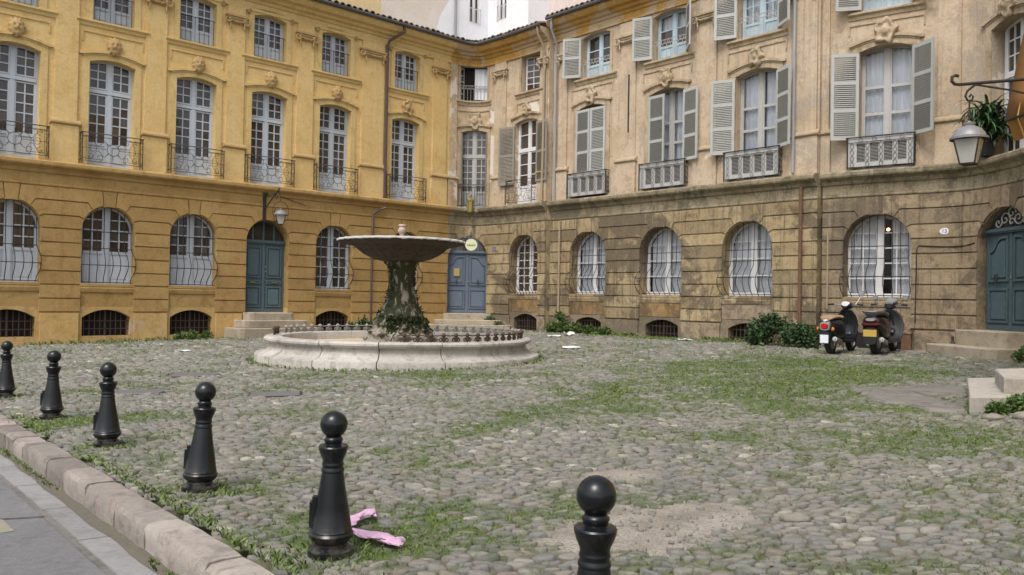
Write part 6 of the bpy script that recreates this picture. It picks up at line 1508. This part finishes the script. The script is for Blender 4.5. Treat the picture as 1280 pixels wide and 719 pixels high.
    m = MB(); loft(m, [(wb - .16, 0, .075, .93, 1.06, 2), (wb - .12, 0, .065, .94, 1.05, 2)]); P(m, 'headlight', MT['glass_clear'])
    for sy in (-1, 1):
        m = MB(); m.tube([(wb - .30, sy * .08, 1.02), (wb - .34, sy * .22, 1.05), (wb - .40, sy * .34, 1.04)], .014, 6); H = P(m, 'handlebar', MT['alu']); m = MB(); m.tube([(wb - .355, sy * .25, 1.05), (wb - .41, sy * .37, 1.04)], .021, 8); P(m, 'grip', MT['rubber'], par=H)
        m = MB(); m.tube([(wb - .39, sy * .22, 1.03), (wb - .42, sy * .36, 1.01)], .006, 5); P(m, 'brake_lever', MT['alu'], par=H)
        if classic and sy > 0: continue
        m = MB(); m.tube([(wb - .34, sy * .20, 1.05), (wb - .30, sy * .25, 1.14), (wb - .29, sy * .30, 1.25 if classic else 1.17)], .0085, 6); Mi = P(m, 'mirror', MT['white_gloss'] if classic else MT['scoot_black'])
        m = MB(); cz = 1.29 if classic else 1.20; loft(m, [(wb - .315, sy * .31, .055, cz - .05, cz + .05, 2), (wb - .29, sy * .31, .065, cz - .06, cz + .06, 2), (wb - .26, sy * .31, .03, cz - .03, cz + .03, 2)]); P(m, 'mirror_glass', MT['alu'] if classic else MT['scoot_grey'], par=Mi)
    return t
def gpos(x, y, dz=0.): return (x, y, float(G(x, y)) + dz)
scooter('black scooter with a tan seat and white number plate, left of the pair', gpos(7.40, 19.10, .012), math.atan2(.76, .65), True)
scooter('dark maroon scooter with a yellow number plate, right of the pair', gpos(8.38, 18.95, .012), math.atan2(.78, .62), False)

# ================================================================== lanterns
def lantern_body(t, c, w, h, mat_f, rot=.3):
    """four sided tapering street lantern hanging at c (top of the cap)"""
    x, y, z = c; parts = []
    def ring(z_, r): return [(x + r * math.cos(rot + k * PI / 2 + PI / 4), y + r * math.sin(rot + k * PI / 2 + PI / 4), z_) for k in range(4)]
    r1, r0 = w * .707, w * .40
    zt, zb = z - h * .42, z - h
    G1, G0 = ring(zt, r1), ring(zb, r0)
    m = MB()
    for k in range(4): m.tube([G1[k], G0[k]], .011, 5); m.tube([G1[k], G1[(k + 1) % 4]], .016, 5); m.tube([G0[k], G0[(k + 1) % 4]], .012, 5)
    m.add(G0, [(0, 1, 2, 3)]); L = m.build('lantern_frame', mat_f, t)
    for k in range(4):
        q = MB(); s_ = .97; cc = lambda p: (x + (p[0] - x) * s_, y + (p[1] - y) * s_, p[2]); q.add([cc(G1[k]), cc(G1[(k + 1) % 4]), cc(G0[(k + 1) % 4]), cc(G0[k])], [(0, 1, 2, 3)]); q.build('lantern_pane', MT['lamp_glass'], L, fix=False)
    m = MB(); pr = [(r1 * 1.08, zt - .01), (r1 * 1.08, zt + .02), (r1 * .98, zt + .03), (r1 * .90, zt + h * .12), (r1 * .70, zt + h * .22), (r1 * .40, zt + h * .28), (r1 * .30, zt + h * .30), (r1 * .36, zt + h * .34), (r1 * .36, zt + h * .37), (r1 * .15, zt + h * .38), (.012, zt + h * .42)]
    m.lathe(pr, 16, cx=x, cy=y); m.build('lantern_cap', MT['zinc_cap'], t, smooth=True)
MT['lamp_glass'] = simple('frosted lamp glass', (.40, .39, .35), .25, 0, .08, 5, 0)
MT['zinc_cap'] = simple('grey zinc', (.23, .225, .23), .45, .2, .15, 12)
f = FL; s0_ = -8.62
ln = thing('wall_lantern', 'grey wall lantern hanging from an iron bracket over the teal door', 'lantern', FL(-9.05, 4.0, .0))
m = MB(f); m.box(-9.10, -9.0, 3.72, 4.62, .03, .09); m.box(-9.14, -8.96, 4.52, 4.66, .03, .13); m.build('bracket_plate', MT['iron'], ln)
m = MB(); m.tube([f(-9.05, 4.05, .08), f(-8.95, 4.35, .35), f(-8.80, 4.72, .62)], .022, 6); m.tube([f(-9.05, 4.50, .08), f(-8.9, 4.52, .4), f(-8.84, 4.60, .60)], .016, 6)
m.tube([f(-8.86 + .04 * math.cos(a), 4.44 + .06 * math.sin(a), .5) for a in np.linspace(0, 2 * PI, 10)], .012, 5); m.tube([f(-8.82, 4.64, .58), f(-8.76, 4.36, .62), f(-8.76, 4.30, .62)], .014, 5)
c_ = f(-8.76, 4.08, .62); m.tube([(c_[0] + .27 * math.cos(a) * .8, c_[1] + .27 * math.cos(a) * .6, c_[2] - .10 + .30 * math.sin(a)) for a in np.linspace(-.5, PI + .5, 16)], .009, 5); m.build('bracket', MT['iron'], ln)
lantern_body(ln, c_, .30, .52, MT['iron'])
m = MB(); m.tube([f(-8.95, 4.62, .10), f(-8.2, 4.45, .08), f(-7.6, 4.30, .10)], .010, 5); m.build('feed_cable', MT['iron'], ln)
rl = thing('bracket_lantern', 'large grey street lantern hanging from a long iron arm at the right edge', 'lantern', (7.76, 11.0, 4.3))
LX, LY = 6.10, 11.0
m = MB(); m.tube([(7.76, LY, 4.42), (6.9, LY, 4.38), (LX - .16, LY, 4.285), (LX - .22, LY, 4.29), (LX - .26, LY, 4.33), (LX - .255, LY, 4.385), (LX - .21, LY, 4.41), (LX - .17, LY, 4.395)], .022, 8)
m.tube([(7.76, LY, 3.95), (7.2, LY, 4.10), (6.65, LY, 4.22), (LX + .04, LY, 4.29)], .014, 6)
m.tube([(LX + .10 * q, LY, z) for q, z in ((.6, 4.29), (.1, 4.25), (-.5, 4.20), (-.75, 4.13), (-.4, 4.07), (.15, 4.08), (.3, 4.13), (.0, 4.155), (-.2, 4.12))], .016, 6)
m.tube([(LX - .02, LY, 4.07), (LX - .02, LY, 3.60)], .012, 6); m.tube([(LX - .02, LY, 3.92), (LX - .02, LY, 3.86)], .024, 8); m.build('bracket_arm', MT['iron'], rl)
lantern_body(rl, (LX - .02, LY, 3.80), .31, .58, MT['iron'], rot=PI / 4 + .05)

# ================================================================== signs, plaques
def disc(c, n_, r, th, name, mat, parent=None):
    n_ = Vector(n_).normalized(); m = MB(); rr = n_.to_track_quat('Z', 'Y').to_matrix().to_4x4(); m.lathe([(0, -th / 2), (r, -th / 2), (r, th / 2), (0, th / 2)], 26)
    return m.build(name, mat, parent, mw=Matrix.Translation(c) @ rr, smooth=False)
def text(body, c, n_, size, mat, parent, name='digits'):
    cu = bpy.data.curves.new(name, 'FONT'); cu.body = body; cu.size = size; cu.align_x = 'CENTER'; cu.align_y = 'CENTER'; cu.extrude = .002; cu.materials.append(mat)
    nn = Vector((n_[0], n_[1], 0)).normalized(); x = Vector((0, 0, 1)).cross(nn); mw = Matrix(((x.x, 0, nn.x, c[0]), (x.y, 0, nn.y, c[1]), (0, 1, 0, c[2]), (0, 0, 0, 1)))
    tmp = bpy.data.objects.new(name, cu); me = bpy.data.meshes.new_from_object(tmp); bpy.data.objects.remove(tmp); me.materials.clear(); me.materials.append(mat); o = bpy.data.objects.new(name, me); C.objects.link(o); o.parent = parent; o.matrix_parent_inverse = WM[parent.name].inverted(); o.matrix_basis = mw; return o
MT['sign_pale'] = simple('pale yellow green sign', (.66, .68, .44), .5, 0, .06, 8, 0); MT['sign_ink'] = simple('olive sign ink', (.14, .15, .05), .6, 0, .1, 8, 0); MT['blue_ink'] = simple('dark blue enamel', (.035, .05, .16), .4, 0, .1, 8, 0)
rs_ = thing('round_sign', 'round pale yellow shop sign over the slate blue door beside the fountain bowl', 'sign', FK(.55, 3.3, 0))
c = Vector(FK(.86, 3.33, 1.0)); to = Vector((-c.x, -c.y, 0)).normalized()
disc(c, to, .225, .06, 'sign_disc', MT['sign_pale'], rs_)
side = Vector((0, 0, 1)).cross(to)
m = MB()
for k in range(5):
    p = c + to * .034 + side * (-.13 + .065 * k); m.tube([tuple(p + Vector((0, 0, -.045)) - side * .016), tuple(p + Vector((0, 0, .035 + .012 * (k % 2)))), tuple(p + Vector((0, 0, -.045)) + side * .018)], .011, 4)
m.build('faded_lettering', MT['sign_ink'], rs_, fix=False)
m = MB(); m.tube([tuple(c + Vector((0, 0, .2))), tuple(c + Vector((0, 0, .34))), FK(.86, 3.70, .0)], .014, 6); m.build('sign_bracket', MT['iron'], rs_)
hp = thing('number_plate', 'oval white house number plate with blue digits 13 left of the dark teal door', 'plaque', FQ(2.96, 3.18, .04))
mw = frame_m(FQ.flat(2.96), 2.96, 3.18, .042)
fqp = FQ.flat(2.96); nrm = (fqp.n[0], fqp.n[1])
m = MB(); rows = []; ring = lambda k, d: [fqp(2.96 + .125 * k * math.cos(a), 3.18 + .085 * k * math.sin(a), d) for a in np.linspace(0, 2 * PI, 24, endpoint=False)]
m.grid([ring(1.0, .035), ring(1.0, .052), ring(.9, .058)], True); m.v.append(fqp(2.96, 3.18, .060)); [m.f.append((48 + k, 48 + (k + 1) % 24, 72)) for k in range(24)]; m.build('enamel_plate', MT['white_gloss'], hp, fix=False)
text('13', fqp(2.96, 3.18, .063), nrm, .125, MT['blue_ink'], hp)
p1 = thing('blue_number_plate', 'small square blue number plate right of the slate blue door', 'plaque', FK(2.2, 3.2, .04))
fkp = FK.flat(2.2); m = MB(fkp); m.box(2.12, 2.28, 3.11, 3.29, .035, .052); m.build('enamel_plate', simple('violet blue enamel', (.12, .12, .24), .5), p1)
text('1', fkp(2.2, 3.2, .055), (fkp.n[0], fkp.n[1]), .14, simple('pale lilac', (.5, .46, .52), .5), p1)

# ================================================================== plants
MT['bush_leaf'] = mat_leaf('dark bush leaf', (.014, .035, .012), (.075, .135, .045), .5); MT['weed_leaf'] = mat_leaf('weed leaf', (.035, .07, .014), (.13, .19, .05), .6)
MT['twig'] = simple('brown twig', (.09, .06, .035), .8, 0, .2, 12)
def bush(name, label, cat, loc, lobes, n, size, mat, seed, elong=1.8, twigs=8):
    R = np.random.default_rng(seed); t = thing(name, label, cat, loc); P = []; tone = []
    for _ in range(n):
        lx, ly, lz, lr = lobes[R.integers(len(lobes))]; v = R.normal(0, 1, 3); v /= np.linalg.norm(v); q = lr * R.uniform(.35, 1.0) ** .6 * (1 + .22 * math.sin(5 * v[0] + 3 * v[1] + lx * 9) + .15 * math.sin(9 * v[2] + 4 * v[0]))
        p = np.array((loc[0] + lx, loc[1] + ly, loc[2] + lz)) + v * q * np.array((1, 1, .85))
        if p[2] < loc[2] + .01: p[2] = loc[2] + abs(R.normal(0, .05))
        P.append(p); tone.append(np.clip(R.normal(.42, .26), 0, 1))
    link('foliage', leaf_cloud(P, size, np.array(tone), R, elong), mat, t, kind=None)
    m = MB()
    for k in range(twigs):
        lx, ly, lz, lr = lobes[k % len(lobes)]; e = Vector((loc[0] + lx + R.uniform(-.6, .6) * lr, loc[1] + ly + R.uniform(-.6, .6) * lr, loc[2] + lz + lr * R.uniform(.2, .9))); b0 = Vector((loc[0] + lx * .5, loc[1] + ly * .5, loc[2] - .03)); m.tube([b0, b0.lerp(e, .5) + Vector((R.normal(0, .05), R.normal(0, .05), .03)), e], [.014, .010, .004], 5)
    m.build('stem', MT['twig'], t); return t
bp = gpos(6.95, 21.75); wd = FR.e
bush('bush', 'dark green bush against the sandstone wall left of the scooters', 'bush', bp, [(-.25, .25, .45, .38), (-.05, .05, .62, .30), (.35, -.30, .32, .38), (.66, -.66, .28, .30), (.52, -.52, .38, .27), (-.35, .30, .22, .32)], 3400, .055, MT['bush_leaf'], 3, 1.8, 14)
bp2 = gpos(1.75, 28.55)
bush('weed_clump', 'low green weeds at the foot of the stone pipe near the corner', 'weeds', bp2, [(0, 0, .18, .26), (.45, -.50, .14, .24), (.9, -.95, .10, .2), (-.35, .2, .13, .2), (-.05, .15, .55, .14), (1.3, -1.4, .07, .18)], 1900, .07, MT['weed_leaf'], 4, 1.7, 6)
bush('weed_clump', 'tuft of weeds in front of the third basement grating from the left', 'weeds', (*FL(-11.4, 0, .35)[:2], float(G(*FL(-11.4, 0, .35)[:2]))), [(0, 0, .12, .2), (.3, .3, .08, .18), (-.3, -.25, .07, .16)], 700, .05, MT['weed_leaf'], 5, 1.8, 5)
bush('weed_clump', 'leafy weed growing against the ochre plinth behind the fountain railing', 'weeds', (*FL(-5.35, 0, .25)[:2], float(G(*FL(-5.35, 0, .25)[:2]))), [(0, 0, .30, .22), (.35, .3, .22, .2), (-.4, -.35, .16, .18)], 800, .06, MT['bush_leaf'], 6, 1.8, 5)
bush('weed_clump', 'small weeds beside the steps of the slate blue door', 'weeds', (*FK(2.35, 0, .35)[:2], float(G(*FK(2.35, 0, .35)[:2]))), [(0, 0, .25, .2), (.3, -.2, .12, .2)], 600, .06, MT['bush_leaf'], 7, 1.8, 4)
bush('weed_clump', 'thick green weeds under the stone step block at the right edge', 'weeds', gpos(6.05, 9.62), [(-.15, -.03, .10, .13), (.1, .05, .12, .16), (.4, .12, .13, .18), (.7, .18, .12, .18), (-.45, -.12, .05, .10)], 2600, .030, MT['weed_leaf'], 8, 1.9, 6)
bush('weed_clump', 'green tuft at the end of the dark teal door steps', 'weeds', gpos(10.55, 16.9), [(0, 0, .12, .2), (.2, -.2, .16, .2)], 500, .06, MT['weed_leaf'], 9, 1.9, 4)
# strap-leaved plant on the cornice
def strap_plant(name, label, loc, n, L, seed, mat, pot=True):
    R = random.Random(seed); t = thing(name, label, 'plant', loc)
    for k in range(n):
        a = R.uniform(0, 2 * PI); ln_ = L * R.uniform(.55, 1.1); el = R.uniform(.35, 1.35); m = MB(); rows = []; w = .030 * R.uniform(.8, 1.3); x = y = 0.; z = .32
        ox, oy, oz = R.uniform(-.24, .24), R.uniform(-.24, .24), R.uniform(0, .80)
        for i in range(7):
            q = i / 6; px, py = -math.sin(a), math.cos(a); ww = w * (1 - q ** 2.2) + .002
            c_ = Vector((loc[0] + ox + math.cos(a) * x, loc[1] + oy + math.sin(a) * x, loc[2] + z + oz)); rows.append([(c_.x - px * ww, c_.y - py * ww, c_.z), (c_.x, c_.y, c_.z - .006), (c_.x + px * ww, c_.y + py * ww, c_.z)])
            x += ln_ / 6 * math.cos(el); z += ln_ / 6 * math.sin(el); el -= R.uniform(.25, .5)
        m.grid(rows); o = m.build('leaf', mat, t, smooth=True, fix=False)
        attr(o.data, 'tone', [R.random() ** 1.5] * len(o.data.vertices))
    if pot:
        m = MB(); m.lathe([(0, 0), (.15, 0), (.20, .30), (.22, .31), (.22, .35), (.18, .35), (.17, .3), (0, .3)], 16, cx=loc[0], cy=loc[1]); 
        for i in range(len(m.v)): m.v[i] = (m.v[i][0], m.v[i][1], m.v[i][2] + loc[2])
        m.build('pot', MT['scoot_black'], t, smooth=True)
    return t
MT['strap'] = mat_leaf('strap leaf', (.015, .045, .018), (.09, .17, .06), .45)
strap_plant('cornice_plant', 'large green plant with strap leaves on the cornice behind the right lantern', FQ(4.22, 4.85, .22), 230, .75, 4, MT['strap'])
bl = thing('brass_lantern', 'small brass lantern hanging in front of the corner balcony above the slate blue door', 'lantern', FK(.95, 4.85, .3))
lx, ly, lz = FK(.95, 5.02, .34)
m = MB(); m.tube([FK(.95, 5.45, .20), FK(.95, 5.47, .30), (lx, ly, 5.42), (lx, ly, 5.30)], .010, 6); m.lathe([(0, 5.22), (.05, 5.25), (.06, 5.29), (.04, 5.33), (0, 5.34)], 10, cx=lx, cy=ly); m.build('hook', MT['iron_pale'], bl, smooth=True)
MT['gilt'] = simple('tarnished gilt', (.24, .19, .06), .45, .3, .5, 18, .3)
m = MB(); m.lathe([(0, 5.24), (.05, 5.22), (.07, 5.16), (.13, 5.10), (.15, 5.07), (.14, 5.05)], 8, cx=lx, cy=ly); m.lathe([(.10, 4.66), (.12, 4.64), (.08, 4.58), (.03, 4.53), (0, 4.5)], 8, cx=lx, cy=ly)
for k in range(6): a = k * PI / 3; m.tube([(lx + .145 * math.cos(a), ly + .145 * math.sin(a), 5.06), (lx + .11 * math.cos(a), ly + .11 * math.sin(a), 4.66)], .013, 5)
m.build('lantern_frame', MT['gilt'], bl)
m = MB(); m.lathe([(.138, 5.05), (.105, 4.66)], 6, cx=lx, cy=ly); m.build('lantern_glass', simple('amber glass', (.30, .25, .10), .15, 0, .3, 9, 0), bl, fix=False)
# ================================================================== stone steps at the right edge
MT['block'] = plaster('pale concrete step', (.36, .335, .295), (.43, .40, .355), (.21, .19, .16), .5, None, streak=.25, bumps=.25, seed=95)
st_ = thing('stone_steps', 'two pale stone blocks stacked as steps at the right edge', 'steps', (6.5, 10.8, .08))
poly_prism([(5.37, 9.65), (7.74, 10.1), (7.74, 12.5), (6.75, 12.2)], -.1, .262, e=.018).build('step', MT['block'], st_)
poly_prism([(5.99, 10.02), (7.74, 10.36), (7.74, 11.9), (6.72, 11.45)], .264, .458, e=.018).build('step', MT['block'], st_)
m = MB(); m.tube([(6.52, 10.08, .38), (6.52, 10.02, .38), (6.56, 9.98, .36)], .03, 6); m.build('iron_stub', MT['iron_rust'], st_)
# ================================================================== cloth, litter, covers, small things
pc = MB(); MT['pink'] = simple('pink cotton cloth', (.58, .36, .50), .9, 0, .28, 34, .6)
def cloth_strip(m, pts, w0, seed):
    R = random.Random(seed); P = [Vector(p) for p in pts]; rows = []; n = 26
    for i in range(n + 1):
        q = i / n * (len(P) - 1); k = min(int(q), len(P) - 2); c_ = P[k].lerp(P[k + 1], q - k); t_ = (P[k + 1] - P[k]).normalized(); s_ = Vector((-t_.y, t_.x, 0)); u = i / n; w = w0 * (1 + .35 * math.sin(u * 7 + seed)) * (1 if .05 < u < .97 else .6); row = []
        for j in range(15):
            a = 2 * PI * j / 15; rr = 1 + .20 * math.sin(3 * a + 5 * u * PI + seed) + .12 * math.sin(8 * a - 9 * u * PI); row.append(tuple(c_ + s_ * (w * rr * math.cos(a)) + Vector((0, 0, max(-.012, .42 * w * rr * math.sin(a) + w * .25)))))
        rows.append(row)
    m.grid(rows, True)
zc = float(G(-.75, 4.6)) + .022
cloth_strip(pc, [(-.97, 4.64, zc), (-.915, 4.76, zc + .008), (-.865, 4.88, zc + .02), (-.82, 4.94, zc + .018), (-.79, 4.95, zc)], .042, 1)
cloth_strip(pc, [(-.97, 4.64, zc), (-.86, 4.585, zc + .012), (-.75, 4.51, zc + .004), (-.66, 4.43, zc + .014), (-.59, 4.385, zc + .008), (-.56, 4.36, zc)], .034, 4)
cloth_strip(pc, [(-.64, 4.46, zc), (-.60, 4.44, zc + .01), (-.575, 4.41, zc)], .030, 2)
tag(pc.build('pink_cloth', MT['pink'], None, smooth=True, fix=False), 'crumpled pink cloth lying on the cobbles beside the tall bollard', 'cloth')
MT['paper'] = simple('white paper litter', (.72, .72, .70), .8, 0, .08, 20, .1)
def litter(label, x, y, w, h, seed):
    R = random.Random(seed); m = MB(); rows = [[(x + w * (i / 4 - .5) + R.uniform(-.02, .02), y + w * .8 * (j / 3 - .5) + R.uniform(-.02, .02), float(G(x, y)) + .035 + h * R.random()) for i in range(5)] for j in range(4)]; m.grid(rows); o = m.build('paper_litter', MT['paper'], None, fix=False); so = o.modifiers.new('thick', 'SOLIDIFY'); so.thickness = .006; tag(o, label, 'litter')
litter('crumpled white paper on the grass left of the sandstone wall windows', 1.85, 26.3, .35, .14, 1); litter('flat scrap of white paper beside the crumpled one', 1.35, 25.8, .40, .04, 2)
litter('white paper scrap lying on the cobbles right of the fountain', 1.5, 20.6, .42, .04, 3); litter('pale flat card on the grass under the bush window', 5.05, 24.0, .45, .05, 4); litter('white scrap on the cobbles before the second basement grating', -7.7, 19.4, .32, .03, 5)
MT['cover'] = simple('worn dark iron cover', (.16, .15, .155), .6, .3, .15, 12, .2)
for P_, lab in zip(PLATES, ('dark iron cover in the cobbles nearest the left bollards', 'dark iron cover farther back, nearer the teal door', 'dark iron cover closest to the fountain front')):
    c_ = np.mean(P_, axis=0); t = thing('inspection_cover', lab, 'manhole cover', gpos(*c_), 'inspection covers in the cobbles'); poly_prism(P_, lambda p: G(*p) - .05, lambda p: float(G(*p)) + .010, e=.006).build('frame', MT['iron'], t); poly_prism(grow(P_, .90), lambda p: G(*p) - .02, lambda p: float(G(*p)) + .014, e=.004).build('lid', MT['cover'], t)
for i, (q, lab) in enumerate(((3.28, 'left of the two small iron boot scrapers beside the teal door steps'), (3.55, 'right of the two small iron boot scrapers beside the teal door steps'))):
    t = thing('boot_scraper', lab, 'boot scraper', FQ(q, .42, .22)); x, y, _ = FQ(q, 0, .30); m = MB(); zt_ = .42; m.lathe([(0, zt_ - .15), (.07, zt_ - .15), (.065, zt_ + .02), (.03, zt_ + .05), (.028, zt_ + .12), (.045, zt_ + .16), (0, zt_ + .2)], 10, cx=x, cy=y); m.build('post', MT['iron_rust'], t, smooth=True)
    m = MB(); m.box(0, 1, 0, 1, 0, 1); 
bx0 = FQ(2.12, 0, .12); t = thing('meter_box', 'small rusty box on the ground between the maroon scooter and the wall cable', 'box', gpos(bx0[0], bx0[1])); m = MB(FQ.flat(2.1)); m.box(2.02, 2.24, .2, .62, .03, .22); m.build('body', MT['pipe_rust'], t); m = MB(FQ.flat(2.1)); m.box(2.0, 2.26, .621, .66, .02, .24); m.build('lid', MT['stone_plinth'], t)
m = MB(FQ.flat(1.5)); m.box(.86, 1.98, .18, .60, -.01, .02); m.build('dark_hatch', MT['dark'], endh)
# loose rocks near the steps
for (x, y, r, lab) in ((5.75, 9.15, .13, 'pale round rock in front of the stone step block'), (1.72, 4.95, .07, 'grey loose cobble at the right rim of the bare earth patch'), (5.35, 9.15, .09, 'small grey rock left of the stone step block')):
    bm = bmesh.new(); bmesh.ops.create_icosphere(bm, subdivisions=3, radius=r)
    for v in bm.verts: v.co = (v.co.x * 1.25 * (1 + .12 * math.sin(9 * v.co.y / r)), v.co.y * (1 + .1 * math.sin(7 * v.co.z / r)), v.co.z * .55 * (1 + .1 * math.sin(5 * v.co.x / r)))
    me = bpy.data.meshes.new('loose_rock'); bm.to_mesh(me); bm.free(); me.polygons.foreach_set('use_smooth', [True] * len(me.polygons)); attr(me, 'tone', [.62] * len(me.vertices)); o = link('loose_rock', me, MT['cobble'], None, Matrix.Translation(gpos(x, y, r * .25))); tag(o, lab, 'rock')
